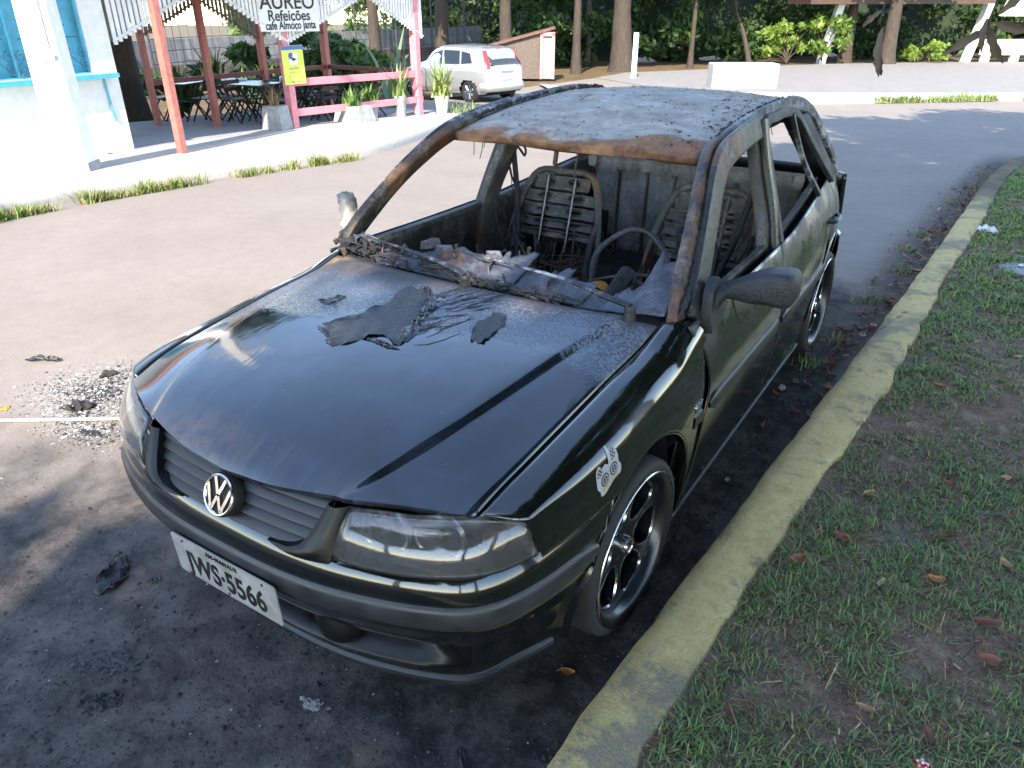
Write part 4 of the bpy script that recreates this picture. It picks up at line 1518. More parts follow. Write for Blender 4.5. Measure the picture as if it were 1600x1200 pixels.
def make_seat(cx, ash):
    mb = MB()
    yb_, zb_, yt, zt = 1.40, 0.42, 1.56, 1.00
    L = [(cx - 0.20, yb_, zb_), (cx - 0.245, yb_ + 0.03, 0.60), (cx - 0.225, 1.49, 0.82), (cx - 0.155, yt, zt), (cx, yt + 0.005, zt + 0.016), (cx + 0.155, yt, zt), (cx + 0.225, 1.49, 0.82), (cx + 0.245, yb_ + 0.03, 0.60), (cx + 0.20, yb_, zb_)]
    mb.tube(spline(L, 50), 0.017, 8)
    for sx in (-1, 1):
        mb.grid([[(cx + sx * (0.20 + d), lerp(1.40, 1.49, t) - 0.05 * math.sin(math.pi * t) * k, lerp(0.44, 0.84, t)) for t in np.linspace(0, 1, 10)] for d, k in ((0.02, 0.0), (0.035, 1.0), (0.02, 1.6))])
    seat = part(mb, "seat_frame", BURN, angle=60)
    mb = MB()
    def yz(z):
        return lerp(1.40, 1.56, (z - 0.42) / 0.58)
    for z, h in ((0.968, 0.062), (0.900, 0.050), (0.838, 0.052), (0.780, 0.040), (0.732, 0.034)):
        hw = 0.15 if z > 0.95 else 0.205
        xs = np.linspace(-hw, hw, 26)
        rr_ = []
        for b in (-0.5, -0.42, -0.1, 0.1, 0.42, 0.5):
            rr_.append([(cx + x, yz(z + b * h) - 0.014 + (0.010 if abs(b) < 0.3 else 0.0) + 0.004 * math.sin(x * 60), z + b * h) for x in xs])
        mb.grid(rr_, skip=lambda i, j: i == 2 and (5 <= j <= 8 or 15 <= j <= 19))
    part(mb, "back_slats", BURN, seat, angle=40, solid=0.003)
    mb = MB()
    for x in (-0.075, 0.075):
        mb.tube([(cx + x, yz(0.66) - 0.03, 0.66), (cx + x, yz(1.0) - 0.02, 1.0)], 0.0075, 8)
    part(mb, "support_rods", LIPM if ash else BURN, seat)
    mb = MB()
    rnd_ = random.Random(int(cx * 100) + 50)
    for k in range(16):
        z = rnd_.uniform(0.42, 0.68)
        z2 = z + rnd_.uniform(-0.06, 0.06)
        sag = rnd_.uniform(0.01, 0.06)
        mb.tube(spline([(cx - 0.19, yz(z), z), (cx - 0.07, yz(z) - sag, z - sag), (cx + 0.08, yz(z2) - sag, z2 - sag * .8), (cx + 0.19, yz(z2), z2)], 16), 0.0016, 5)
    for k in range(7):
        x = cx + rnd_.uniform(-0.17, 0.17)
        mb.tube(spline([(x, yz(0.68), 0.68), (x + rnd_.uniform(-.03, .03), yz(0.5) - 0.05, 0.52), (x + rnd_.uniform(-.05, .05), 1.30, 0.36)], 10), 0.0016, 5)
    part(mb, "spring_wires", RUST, seat)
    mb = MB()
    for sx in (-0.19, 0.19):
        mb.tube(spline([(cx + sx, 1.42, 0.44), (cx + sx, 1.25, 0.40), (cx + sx, 1.0, 0.42), (cx + sx, 0.92, 0.38)], 14), 0.018, 8)
    mb.tube([(cx - 0.19, 0.93, 0.39), (cx + 0.19, 0.93, 0.39)], 0.016, 8)
    for k in range(9):
        y = lerp(0.96, 1.38, k / 8)
        mb.tube(spline([(cx - 0.19, y, 0.41), (cx - 0.06, y + 0.02, 0.385), (cx + 0.06, y - 0.02, 0.385), (cx + 0.19, y, 0.41)], 12), 0.002, 5)
    part(mb, "seat_pan_frame", DARKB, seat, angle=60)
    if ash:
        mb = MB()
        for x in (-0.055, 0.055):
            mb.tube(spline([(cx + x, 1.555, 1.0), (cx + x, 1.575, 1.08), (cx + x * 1.1, 1.585, 1.115)], 8), 0.005, 6)
        mb.tube(spline([(cx - 0.06, 1.585, 1.115), (cx, 1.59, 1.135), (cx + 0.06, 1.585, 1.115)], 8), 0.005, 6)
        part(mb, "headrest_bracket", BURN, seat)
    return seat


make_seat(-0.345, True)
make_seat(0.40, False)

# steering wheel: bare bent rim on its column
mb = MB()
c = Vector((0.295, 0.93, 0.800))
tilt = math.radians(28)
A, B = Vector((1, 0, 0)), Vector((0, math.sin(tilt), math.cos(tilt)))
pts = []
for k in range(49):
    q = 2 * math.pi * k / 48
    r = 0.164 * (1 - 0.05 * math.cos(2 * q)) + 0.004 * math.sin(5 * q)
    pts.append(tuple(c + A * r * math.cos(q) + B * r * math.sin(q)))
mb.tube(pts, 0.0115, 8, False)
for q in (math.radians(200), math.radians(340), math.radians(270)):
    mb.tube([tuple(c + Vector((0, -0.02, -0.0))), tuple(c + A * 0.17 * math.cos(q) + B * 0.17 * math.sin(q))], [0.014, 0.008], 6, flat=0.5)
mb.tube([tuple(c + Vector((0, 0.0, 0))), (0.295, 0.48, 0.62)], [0.035, 0.028], 10)
part(mb, "steering_wheel", DARKB, angle=60)

# collapsed dashboard beam, ducts, cables
mb = MB()
mb.tube([(-0.68, 0.56, 0.76), (0.68, 0.56, 0.76)], 0.028, 8)
rnd = random.Random(41)
for k in range(70):
    x = rnd.uniform(-0.62, 0.62)
    y, z = rnd.uniform(0.46, 0.80), rnd.uniform(0.60, 0.86)
    L = rnd.uniform(0.04, 0.16)
    a, b = rnd.uniform(0, 6.28), rnd.uniform(-0.5, 0.5)
    mb.tube(spline([(x, y, z), (x + L * .5 * math.cos(a) + rnd.uniform(-.03, .03), y + L * .3 * math.sin(a), z + L * b * .5 - .02), (x + L * math.cos(a), y + L * .5 * math.sin(a), z + L * b)], 7), rnd.uniform(0.003, 0.014), 6)
mb.box((0.0, 0.62, 0.66), (0.22, 0.20, 0.28), Matrix.Rotation(0.2, 3, 'X'))
mb.box((0.0, 1.0, 0.36), (0.16, 0.5, 0.20))
part(mb, "dashboard_remains", CHAR, angle=50)
mb = MB()
for pts in ([(0.09, 0.86, 0.66), (0.13, 0.90, 0.72), (0.20, 0.90, 0.74), (0.235, 0.90, 0.69), (0.18, 0.88, 0.64)], [(0.02, 0.80, 0.68), (0.08, 0.84, 0.715), (0.10, 0.85, 0.66)]):
    mb.tube(spline(pts, 16), [0.006 + 0.022 * math.sin(math.pi * i / 15) for i in range(16)], 8, flat=0.6)
part(mb, "scorched_yellow_foam", CREAM, angle=60)
# seat belt loop left hanging on the middle pillar, wires hanging under the roof
mb = MB()
mb.tube(spline([(-0.60, 1.52, 1.13), (-0.585, 1.54, 1.10), (-0.58, 1.57, 1.07), (-0.585, 1.585, 1.10), (-0.60, 1.56, 1.14)], 16), 0.006, 6)
mb.tube(spline([(-0.59, 1.50, 1.14), (-0.582, 1.53, 1.15), (-0.60, 1.56, 1.14)], 8), 0.005, 6)
rnd = random.Random(3)
for x, y in ((-0.50, 1.02), (-0.485, 1.06), (-0.46, 1.30), (-0.52, 1.12), (0.50, 1.75), (0.535, 1.80)):
    z = roof_z(x, y) - 0.035
    L = rnd.uniform(0.07, 0.15)
    mb.tube(spline([(x, y, z), (x + rnd.uniform(-.01, .01), y + .005, z - L * .5), (x + rnd.uniform(-.02, .02), y + .01, z - L)], 8), 0.0018, 5)
part(mb, "hanging_wires", CHAR)

# charred headlining, trim and cables hanging at the back of the cabin and along the doors
mb = MB()
rnd = random.Random(51)
for k in range(90):
    x, y = rnd.uniform(-0.5, 0.5), rnd.uniform(1.85, 2.36)
    z = roof_z(x, y) - 0.03
    L = rnd.uniform(0.03, 0.16)
    mb.tube(spline([(x, y, z), (x + rnd.uniform(-.05, .05), y + rnd.uniform(-.04, .04), z - L * .6), (x + rnd.uniform(-.09, .09), y + rnd.uniform(-.06, .06), z - L)], 6), [rnd.uniform(.006, .02), .012, .010, .007, .005, .002], 6)
for s in (1, -1):
    for k in range(26):
        y = rnd.uniform(1.36, 1.56)
        z = rnd.uniform(0.35, 1.05)
        x = interp([(0.3, 0.66), (0.9, 0.64), (1.1, 0.57)], z) * s
        L = rnd.uniform(0.05, 0.2)
        mb.tube(spline([(x, y, z), (x - .02 * s, y + rnd.uniform(-.03, .03), z - L * .5), (x - .03 * s, y + rnd.uniform(-.05, .05), z - L)], 6), rnd.uniform(.002, .007), 5)
    mb.tube(spline([(0.60 * s, 1.50, 1.10), (0.55 * s, 1.46, 0.85), (0.50 * s, 1.36, 0.62), (0.53 * s, 1.28, 0.45)], 20), 0.014, 7)
part(mb, "charred_trim_strands", CHAR, angle=60)
mb = MB()
rnd = random.Random(83)
for k in range(130):                                              # burnt wiring and springs drooping through the cabin
    x0, y0, z0 = rnd.uniform(-0.62, 0.62), rnd.uniform(0.62, 1.9), rnd.uniform(0.45, 0.92)
    x1, y1 = x0 + rnd.uniform(-0.35, 0.35), y0 + rnd.uniform(-0.3, 0.3)
    x1 = max(-0.64, min(0.64, x1))
    z1 = rnd.uniform(0.3, 0.75)
    zm = min(z0, z1) - rnd.uniform(0.0, 0.12)
    mb.tube(spline([(x0, y0, z0), (lerp(x0, x1, .3) + rnd.uniform(-.04, .04), lerp(y0, y1, .3), zm + 0.08), (lerp(x0, x1, .7), lerp(y0, y1, .7) + rnd.uniform(-.04, .04), zm), (x1, y1, z1)], 12), rnd.choice([0.0015, 0.002, 0.003, 0.005, 0.008]), 5)
part(mb, "burnt_wiring", CHAR, angle=60)

# ---- tail: hatch with its empty window, rear bumper, lamps
mb = MB()
rr = []
for j in range(30):
    t = j / 29
    z = lerp(1.265, 0.42, t)
    y = interp([(0.42, 3.07), (0.7, 3.06), (0.86, 2.95), (0.93, 2.84), (1.0, 2.76), (1.15, 2.58), (1.265, 2.46)], z)
    w_ = interp([(0.42, 0.60), (0.9, 0.64), (1.05, 0.60), (1.265, 0.52)], z)
    rr.append([(w_ * u, y - 0.05 * u * u, z) for u in np.linspace(-1, 1, 31)])
mb.grid(rr, skip=lambda i, j: 2 <= i <= 10 and 3 <= j <= 26)
part(mb, "tailgate", DARKB, angle=40, solid=0.02)
mb = MB()
rr = []
for z, d in ((0.56, 0.03), (0.55, 0.0), (0.45, -0.01), (0.30, 0.02), (0.20, 0.06), (0.19, 0.12)):
    rr.append([(x, y - 0.0 + (0), z) for x, y in [(q[0] * (1 - d * .5), q[1] - d) for q in spline([(-0.745, 2.88), (-0.73, 2.98), (-0.64, 3.08), (-0.35, 3.13), (0, 3.14), (0.35, 3.13), (0.64, 3.08), (0.73, 2.98), (0.745, 2.88)], 40)]])
mb.grid(rr)
part(mb, "rear_bumper", PAINT, angle=40, solid=0.004)
for s in (1, -1):
    mb = MB()
    rr = []
    for z in np.linspace(0.62, 0.90, 8):
        rr.append([(lerp(0.60, 0.725, u) * s, lerp(3.075, 2.955, u ** 1.5) - (z - 0.62) * 0.34, z) for u in np.linspace(0, 1, 10)])
    mb.grid(rr)
    part(mb, "tail_lamp", REFLD, angle=60, solid=0.02)

# ---- sticker of two gauges under chequered flags on the wing, and the badge lettering behind the arch
def on_wing(a, b, lift=0.0015):
    y, z = -0.235 + a * 0.86, 0.703 + b * 0.86
    zs = ZG(y) - interp(HS_T, y)
    if z <= zs:
        x = side_x(y, z)
    else:
        hs = interp(HS_T, y)
        sn = min(1, (z - zs) / hs)
        x = W(y) + (side_x(y, zs) - W(y)) * math.sqrt(max(0, 1 - sn * sn))
    return (x + lift, y, z)


def decal(poly, mat, name, parent, lift):
    m = MB()
    n = len(poly)
    cx = sum(p[0] for p in poly) / n
    cy = sum(p[1] for p in poly) / n
    rings = [[on_wing(lerp(cx, a, t), lerp(cy, b, t), lift) for a, b in poly] for t in (0.02, 0.35, 0.7, 1.0)]
    m.grid(rings, closed=True)
    return part(m, name, mat, parent, smooth=True)


outline = spline([(-0.062, 0.028), (-0.045, 0.040), (-0.028, 0.030), (-0.012, 0.034), (0.004, 0.028), (0.010, 0.062), (0.020, 0.075), (0.026, 0.056), (0.050, 0.060), (0.058, 0.036), (0.060, 0.010), (0.072, -0.006), (0.070, -0.030), (0.052, -0.034), (0.030, -0.038), (0.004, -0.050), (-0.020, -0.062), (-0.040, -0.060), (-0.046, -0.040), (-0.058, -0.030), (-0.062, 0.0), (-0.062, 0.028)], 60)[:-1]
st = decal(outline, WHITEV, "wing_sticker", wing_left, 0.0016)
for cx, cy in ((-0.018, -0.014), (0.030, 0.000)):
    decal([(cx + 0.021 * math.cos(q), cy + 0.021 * math.sin(q)) for q in np.linspace(0, 6.283, 24, endpoint=False)], BLACKT, "gauge", st, 0.0022)
    decal([(cx + 0.0165 * math.cos(q), cy + 0.0165 * math.sin(q)) for q in np.linspace(0, 6.283, 24, endpoint=False)], WHITEV, "gauge_face", st, 0.0027)
    decal([(cx + 0.012 * math.cos(q), cy + 0.012 * math.sin(q)) for q in np.linspace(0, 6.283, 20, endpoint=False)], BLACKT, "gauge_hub", st, 0.0032)
    for k in range(4):
        q = k * 1.5708 + 0.3
        p, w_ = (cx + 0.0115 * math.cos(q), cy + 0.0115 * math.sin(q)), 0.0012
        nx, ny = -math.sin(q) * w_, math.cos(q) * w_
        decal([(cx + nx, cy + ny), (cx - nx, cy - ny), (p[0] - nx, p[1] - ny), (p[0] + nx, p[1] + ny)], WHITEV, "gauge_spoke", st, 0.0036)
for ox, oy, dx in ((-0.056, 0.006, 1), (0.022, 0.030, 1)):
    for i in range(4):
        for j in range(4):
            if (i + j) % 2 == 0:
                a0, b0 = ox + i * 0.0062, oy + j * 0.0062 + i * 0.001
                decal([(a0, b0), (a0 + 0.0062, b0 + 0.001), (a0 + 0.0062, b0 + 0.0072), (a0, b0 + 0.0062)], BLACKT, "flag_check", st, 0.0022)
decal(spline([(-0.034, -0.048), (-0.022, -0.036), (0.004, -0.030), (0.030, -0.024), (0.052, -0.020), (0.056, -0.028), (0.030, -0.034), (0.002, -0.042), (-0.020, -0.052), (-0.034, -0.048)], 24)[:-1], GOLDV, "ribbon", st, 0.0024)
WM = Matrix(((0, 0, 1, 0), (1, 0, 0, 0), (0, 1, 0, 0), (0, 0, 0, 1)))
text_mesh("wing_lettering", "16V", 0.040, POLISH, wing_left, Matrix.Translation((side_x(0.40, 0.605) + 0.002, 0.385, 0.605)) @ WM, 0.9, 0.001, 0.0015)
mb = MB()
mb.grid([[(side_x(y, z) + (0.004 if 0 < k < 3 else -0.002), y, z) for y in np.linspace(0.36, 0.43, 6)] for k, z in enumerate((0.535, 0.538, 0.576, 0.579))])
part(mb, "rub_strip", STRIP, wing_left, angle=50)
# ------------------------------------------------------------------ the ground, road, kerb and grass
def m_asphalt():
    M = Mat("asphalt_with_soot")
    x, y, z = M.sep()
    n1 = M.noise(0.9, 6, 0.6)
    n2 = M.noise(9, 7, 0.7)
    n3 = M.noise(160, 3, 0.6)
    v = M.voronoi(95)
    v2 = M.voronoi(210)
    tone = M.ramp(M.math('ADD', M.math('MULTIPLY', n1, 0.5), M.math('MULTIPLY', n2, 0.5)), [(0.34, (0.190, 0.163, 0.143)), (0.52, (0.220, 0.190, 0.167)), (0.70, (0.250, 0.218, 0.193))])
    agg = M.ramp(v, [(0.0, 0.62), (0.35, 1.0), (0.7, 1.22)])
    col = M.mix(0.55, tone, M.mix(1.0, tone, tone))
    mm = M.t.nodes.new("ShaderNodeMix"); mm.data_type = 'RGBA'; mm.blend_type = 'MULTIPLY'
    mm.inputs[0].default_value = 0.32
    M.put(mm.inputs[6], tone); M.put(mm.inputs[7], agg)
    col = mm.outputs[2]
    # long cracks and patches
    cr = M.voronoi(0.55, M.mapped((1, 1, 1), vec=None), 'DISTANCE_TO_EDGE')
    # soot washed off the fire round the car
    def blob(cx, cy, rx, ry, a, b):
        dx = M.math('DIVIDE', M.math('SUBTRACT', x, cx), rx)
        dy = M.math('DIVIDE', M.math('SUBTRACT', y, cy), ry)
        r = M.math('SQRT', M.math('ADD', M.math('MULTIPLY', dx, dx), M.math('MULTIPLY', dy, dy)))
        r = M.math('ADD', r, M.math('MULTIPLY', M.math('SUBTRACT', M.noise(2.2, 6, 0.65, dist=0.5), 0.5), 0.9))
        return M.math('SUBTRACT', 1.0, M.rng(r, a, b))
    s1 = blob(-0.25, -1.5, 2.1, 1.75, 0.62, 1.22)
    s2 = blob(0.55, 1.1, 0.62, 3.0, 0.70, 1.05)
    s3 = blob(0.75, -0.95, 0.75, 0.85, 0.5, 1.15)
    soot = M.math('MAXIMUM', M.math('MULTIPLY', s1, 0.86), M.math('MULTIPLY', s2, 0.97))
    soot = M.math('MAXIMUM', soot, M.math('MULTIPLY', s3, 0.97))
    patch = M.rng(n2, 0.38, 0.62)
    soot = M.math('MULTIPLY', soot, M.math('SUBTRACT', 1.0, M.math('MULTIPLY', patch, 0.22)))
    scol = M.ramp(n2, [(0.3, (0.012, 0.011, 0.0115)), (0.55, (0.026, 0.0245, 0.0245)), (0.75, (0.052, 0.047, 0.044))])
    spk = M.math('MULTIPLY', M.rng(v2, 0.16, 0.05), M.rng(n3, 0.54, 0.64))
    scol = M.mix(M.math('MULTIPLY', spk, 0.4), scol, (0.22, 0.21, 0.20))
    col = M.mix(soot, col, scol)
    # pale ash smeared over the sunny side
    ashm = M.math('MULTIPLY', blob(-2.15, 0.05, 0.44, 0.40, 0.35, 1.25), M.rng(M.noise(17, 7, 0.75, dist=1.0), 0.40, 0.60))
    col = M.mix(M.math('MULTIPLY', ashm, 0.85), col, M.ramp(M.noise(45, 5, 0.7), [(0.36, (0.055, 0.053, 0.052)), (0.5, (0.25, 0.24, 0.23)), (0.64, (0.50, 0.49, 0.47))]))
    # bare dirt in the gutter along the kerb
    gx = M.math('SUBTRACT', x, M.math('ADD', 0.72, M.math('MULTIPLY', M.math('SUBTRACT', y, 1.0), 0.055)))
    dirt = M.math('MULTIPLY', M.rng(M.math('ADD', gx, M.math('MULTIPLY', M.math('SUBTRACT', n2, 0.5), 0.55)), -0.22, 0.12), M.rng(y, 1.8, 3.2))
    dirt = M.math('MULTIPLY', dirt, M.math('SUBTRACT', 1.0, M.rng(y, 10.5, 12.5)))
    col = M.mix(M.math('MULTIPLY', dirt, 0.85), col, M.ramp(n2, [(0.3, (0.035, 0.028, 0.022)), (0.6, (0.075, 0.058, 0.045)), (0.8, (0.13, 0.11, 0.09))]))
    h = M.math('ADD', M.math('MULTIPLY', v, 0.8), M.math('ADD', M.math('MULTIPLY', n3, 0.5), M.math('MULTIPLY', n2, M.math('ADD', 0.3, M.math('MULTIPLY', soot, 1.6)))))
    M.set(base=col, rough=M.math('SUBTRACT', 0.92, M.math('MULTIPLY', M.math('MULTIPLY', soot, M.rng(n1, 0.42, 0.62)), 0.30)), spec=0.25, normal=M.bump(h, 0.28, 0.005))
    return M.m


def m_soil():
    M = Mat("island_soil")
    n1, n2, n3 = M.noise(1.6, 5, 0.6), M.noise(14, 7, 0.7), M.noise(120, 3, 0.6)
    col = M.ramp(M.math('ADD', M.math('MULTIPLY', n2, 0.65), M.math('MULTIPLY', n3, 0.35)), [(0.33, (0.075, 0.046, 0.031)), (0.5, (0.190, 0.122, 0.083)), (0.66, (0.33, 0.24, 0.175))])
    col = M.mix(M.math('MULTIPLY', M.rng(n1, 0.5, 0.68), 0.6), col, M.ramp(n3, [(0.3, (0.10, 0.085, 0.07)), (0.7, (0.24, 0.215, 0.185))]))
    M.set(base=col, rough=0.95, spec=0.2, normal=M.bump(M.math('ADD', M.math('MULTIPLY', n2, 1.5), n3), 0.7, 0.012))
    return M.m


def m_kerb():
    M = Mat("yellow_painted_concrete")
    x, y, z = M.sep()
    n1, n2, n3 = M.noise(2.6, 6, 0.65), M.noise(22, 7, 0.7), M.noise(110, 4, 0.65)
    col = M.ramp(n2, [(0.30, (0.45, 0.325, 0.14)), (0.5, (0.60, 0.45, 0.20)), (0.7, (0.68, 0.54, 0.28))])
    grime = M.math('MULTIPLY', M.rng(M.math('ADD', n1, M.math('MULTIPLY', M.math('SUBTRACT', n2, 0.5), 0.55)), 0.47, 0.62), 0.78)
    col = M.mix(grime, col, M.ramp(n3, [(0.3, (0.10, 0.092, 0.075)), (0.7, (0.26, 0.24, 0.20))]))
    ck = M.voronoi(0.75, M.mapped((1, 1, 1)), 'DISTANCE_TO_EDGE')
    ck = M.math('ADD', ck, M.math('MULTIPLY', M.math('SUBTRACT', n2, 0.5), 0.07))
    col = M.mix(M.math('MULTIPLY', M.math('MULTIPLY', M.math('SUBTRACT', 1.0, M.rng(ck, 0.001, 0.007)), M.rng(n1, 0.42, 0.55)), 0.6), col, (0.07, 0.06, 0.045))
    spk = M.math('MULTIPLY', M.rng(n3, 0.63, 0.72), 0.8)
    col = M.mix(spk, col, (0.06, 0.055, 0.045))
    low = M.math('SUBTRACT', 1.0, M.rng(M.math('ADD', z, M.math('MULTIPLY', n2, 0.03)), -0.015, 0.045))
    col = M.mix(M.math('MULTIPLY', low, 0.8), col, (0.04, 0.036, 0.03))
    M.set(base=col, rough=0.85, spec=0.3, normal=M.bump(M.math('ADD', M.math('MULTIPLY', n2, 1.8), n3), 0.9, 0.010))
    return M.m


def m_concrete(name, lo, hi, scale=5, stain=0.3):
    M = Mat(name)
    n1, n2, n3 = M.noise(scale * 0.3, 5, 0.6), M.noise(scale * 3, 7, 0.7), M.noise(90, 3)
    col = M.ramp(n2, [(0.32, lo), (0.68, hi)])
    col = M.mix(M.math('MULTIPLY', M.rng(n1, 0.5, 0.72), stain), col, tuple(c * 0.45 for c in lo))
    M.set(base=col, rough=0.88, spec=0.3, normal=M.bump(M.math('ADD', n2, n3), 0.3, 0.008))
    return M.m


ASPH, SOIL, KERBM = m_asphalt(), m_soil(), m_kerb()
PAVE = m_concrete("pavement_concrete", (0.34, 0.325, 0.305), (0.45, 0.435, 0.41))
FLOORC = m_concrete("porch_cement", (0.24, 0.24, 0.25), (0.34, 0.34, 0.35))
LITTERG = m_burn("leaf_littered_earth", [(0.3, (0.035, 0.024, 0.013)), (0.5, (0.11, 0.072, 0.034)), (0.7, (0.24, 0.165, 0.075))], scale=3, rust=0.0, rough=0.95)


def sheet(name, left, right, n, m, dz, mat, kind="structure", rough=0.0, seed=1):
    """ground sheet lofted between two outlines, draped on the terrain"""
    A, B = spline([(*p, 0) for p in left], n), spline([(*p, 0) for p in right], n)
    rnd_ = random.Random(seed)
    mb = MB()
    rows_ = []
    for a, b in zip(A, B):
        row = []
        for j in range(m):
            t = j / (m - 1)
            x, y = lerp(a[0], b[0], t), lerp(a[1], b[1], t)
            row.append((x, y, gz(x, y) + dz - (0.25 if j in (0, m - 1) and dz > 0.1 else 0) + (rnd_.uniform(-1, 1) * rough if 0 < j < m - 1 else 0)))
        rows_.append(row)
    mb.grid(rows_)
    return tag(mb.build(name, mat, None, angle=80), kind=kind)


# the base earth to the horizon and the asphalt over it
mb = MB()
xs = [-300, -150, -80] + list(np.arange(-60, 40.1, 2.0)) + [60, 120, 300]
ys = [-200, -80] + list(np.arange(-30, 80.1, 2.0)) + [120, 200, 400]
mb.grid([[(x, y, gz(x, y) - 0.10) for x in xs] for y in ys])
tag(mb.build("ground", LITTERG, None), kind="structure")
mb = MB()
xs, ys = np.arange(-13, 12.1, 0.5), np.arange(-12, 30.1, 0.5)
mb.grid([[(x, y, gz(x, y)) for x in xs] for y in ys])
tag(mb.build("road", ASPH, None), kind="structure")
sheet("far_road", [(-13.0, 27.0), (-7.0, 22.6), (-3, 24.8), (1.5, 27.5), (14, 34)], [(-13.3, 30.5), (-10.9, 35.0), (-7.0, 42.5), (1.5, 49.5), (22, 58)], 40, 20, 0.012, simple("far_asphalt", (0.205, 0.19, 0.178), 0.9, 0.15, 3))

KOUT = [(0.76, -6.0), (0.785, -4.0), (0.812, -2.0), (0.837, -0.62), (0.868, 0.0), (0.938, 1.05), (1.035, 2.5), (1.140, 4.1), (1.235, 5.95), (1.320, 8.1), (1.44, 9.75), (1.72, 11.3), (2.4, 12.8), (3.5, 14.2), (5.2, 15.3), (9, 16.2)]
kp = spline(KOUT, 260)
KW = [(-6, 0.19), (-0.5, 0.190), (0.5, 0.186), (1.0, 0.195), (1.8, 0.222), (3.1, 0.200), (4.1, 0.165), (5.7, 0.185), (9, 0.18)]
rows = []
rnd = random.Random(2)
for i, p in enumerate(kp):
    a, b = kp[max(0, i - 1)], kp[min(len(kp) - 1, i + 1)]
    t = Vector((b[0] - a[0], b[1] - a[1])).normalized()
    n = Vector((t.y, -t.x))                                       # towards the grass
    w = interp(KW, p[1]) * (1 + 0.02 * math.sin(i * 0.5) + 0.03 * math.sin(i * 1.7))
    wob = 0.003 * math.sin(i * 0.9) + rnd.uniform(-0.004, 0.004)
    z0 = gz(p[0], p[1])
    sec = [(-0.012, -0.05), (-0.004 + wob, 0.04), (wob, 0.083), (0.012 + wob, 0.098), (0.05, 0.102 + rnd.uniform(-.002, .002)), (w * 0.5, 0.103), (w - 0.04, 0.100 + rnd.uniform(-.003, .002)), (w - 0.008 + wob * 1.5, 0.094), (w + wob * 1.5, 0.07), (w, -0.05)]
    rows.append([(p[0] + n.x * d, p[1] + n.y * d, z0 + h) for d, h in sec])
mb = MB()
mb.grid(rows)
tag(mb.build("kerb", KERBM, None, angle=60), kind="structure")


def kerb_x(y):
    return interp([(q[1], q[0]) for q in KOUT[:14]], y)


# soil of the island, a low uneven mound
def island_z(x, y):
    return gz(x, y) + 0.074 + 0.008 * math.sin(x * 5 + 1.3 * math.sin(y * 2)) * math.sin(y * 3.1) + 0.03 * smooth(0.2, 2.5, x - kerb_x(min(y, 9.7)) - 0.2)


rows = []
for i, p in enumerate(spline(KOUT, 200)):
    y = p[1]
    row = []
    for j in range(46):
        d = 0.13 + 9.0 * (j / 45) ** 2.2
        a, b = p, p
        x_, y_ = p[0] + d, p[1] - d * smooth(9.0, 12.0, p[1]) * 0.9
        row.append((x_, y_, island_z(x_, y_) - (0.03 if j == 0 else 0)))
    rows.append(row)
mb = MB()
mb.grid(rows)
tag(mb.build("island_earth", SOIL, None, angle=80), kind="structure")

# grass blades in tufts with bare patches
def m_blade(name, a, b):
    M = Mat(name)
    oi = M.t.nodes.new("ShaderNodeObjectInfo")
    n = M.noise(1.8, 3, 0.6)
    n2 = M.noise(60, 2, 0.5)
    M.set(base=M.mix(M.math('ADD', M.math('MULTIPLY', n, 0.5), M.math('MULTIPLY', n2, 0.5)), a, b), rough=0.55, spec=0.35)
    return M.m


GRASS1 = m_blade("grass_green", (0.075, 0.150, 0.030), (0.185, 0.275, 0.075))
GRASS2 = m_blade("grass_bluegreen", (0.072, 0.135, 0.050), (0.155, 0.230, 0.092))
GRASS3 = m_blade("grass_dry", (0.15, 0.115, 0.055), (0.30, 0.25, 0.14))


def hash_noise(x, y, s, seed):
    """cheap smooth value noise on arrays"""
    def h(i, j):
        v = np.sin(i * 127.1 + j * 311.7 + seed * 74.7) * 43758.5453
        return v - np.floor(v)
    X, Y = x * s, y * s
    i, j = np.floor(X), np.floor(Y)
    u, v = X - i, Y - j
    u, v = u * u * (3 - 2 * u), v * v * (3 - 2 * v)
    return (h(i, j) * (1 - u) + h(i + 1, j) * u) * (1 - v) + (h(i, j + 1) * (1 - u) + h(i + 1, j + 1) * u) * v


def blades(px, py, pz, length, width, lean, az, cidx):
    """arrays of roots -> quads (two per blade) and material index"""
    n = len(px)
    dx, dy = np.cos(az), np.sin(az)
    sx, sy = -dy * width / 2, dx * width / 2
    V = np.zeros((n, 6, 3))
    for k, (t, w) in enumerate(((0, 1.0), (0.55, 0.8), (1.0, 0.12))):
        out = lean * length * t ** 1.7
        up = length * t * np.sqrt(np.maximum(0.05, 1 - (lean * t) ** 2 * 0.7))
        cx, cy, cz = px + dx * out, py + dy * out, pz + up
        V[:, 2 * k] = np.stack([cx - sx * w, cy - sy * w, cz], -1)
        V[:, 2 * k + 1] = np.stack([cx + sx * w, cy + sy * w, cz], -1)
    base = np.arange(n)[:, None] * 6
    Q = np.concatenate([base + np.array([[0, 1, 3, 2]]), base + np.array([[2, 3, 5, 4]])], 1).reshape(-1, 4)
    return V.reshape(-1, 3), Q, np.repeat(cidx, 2)


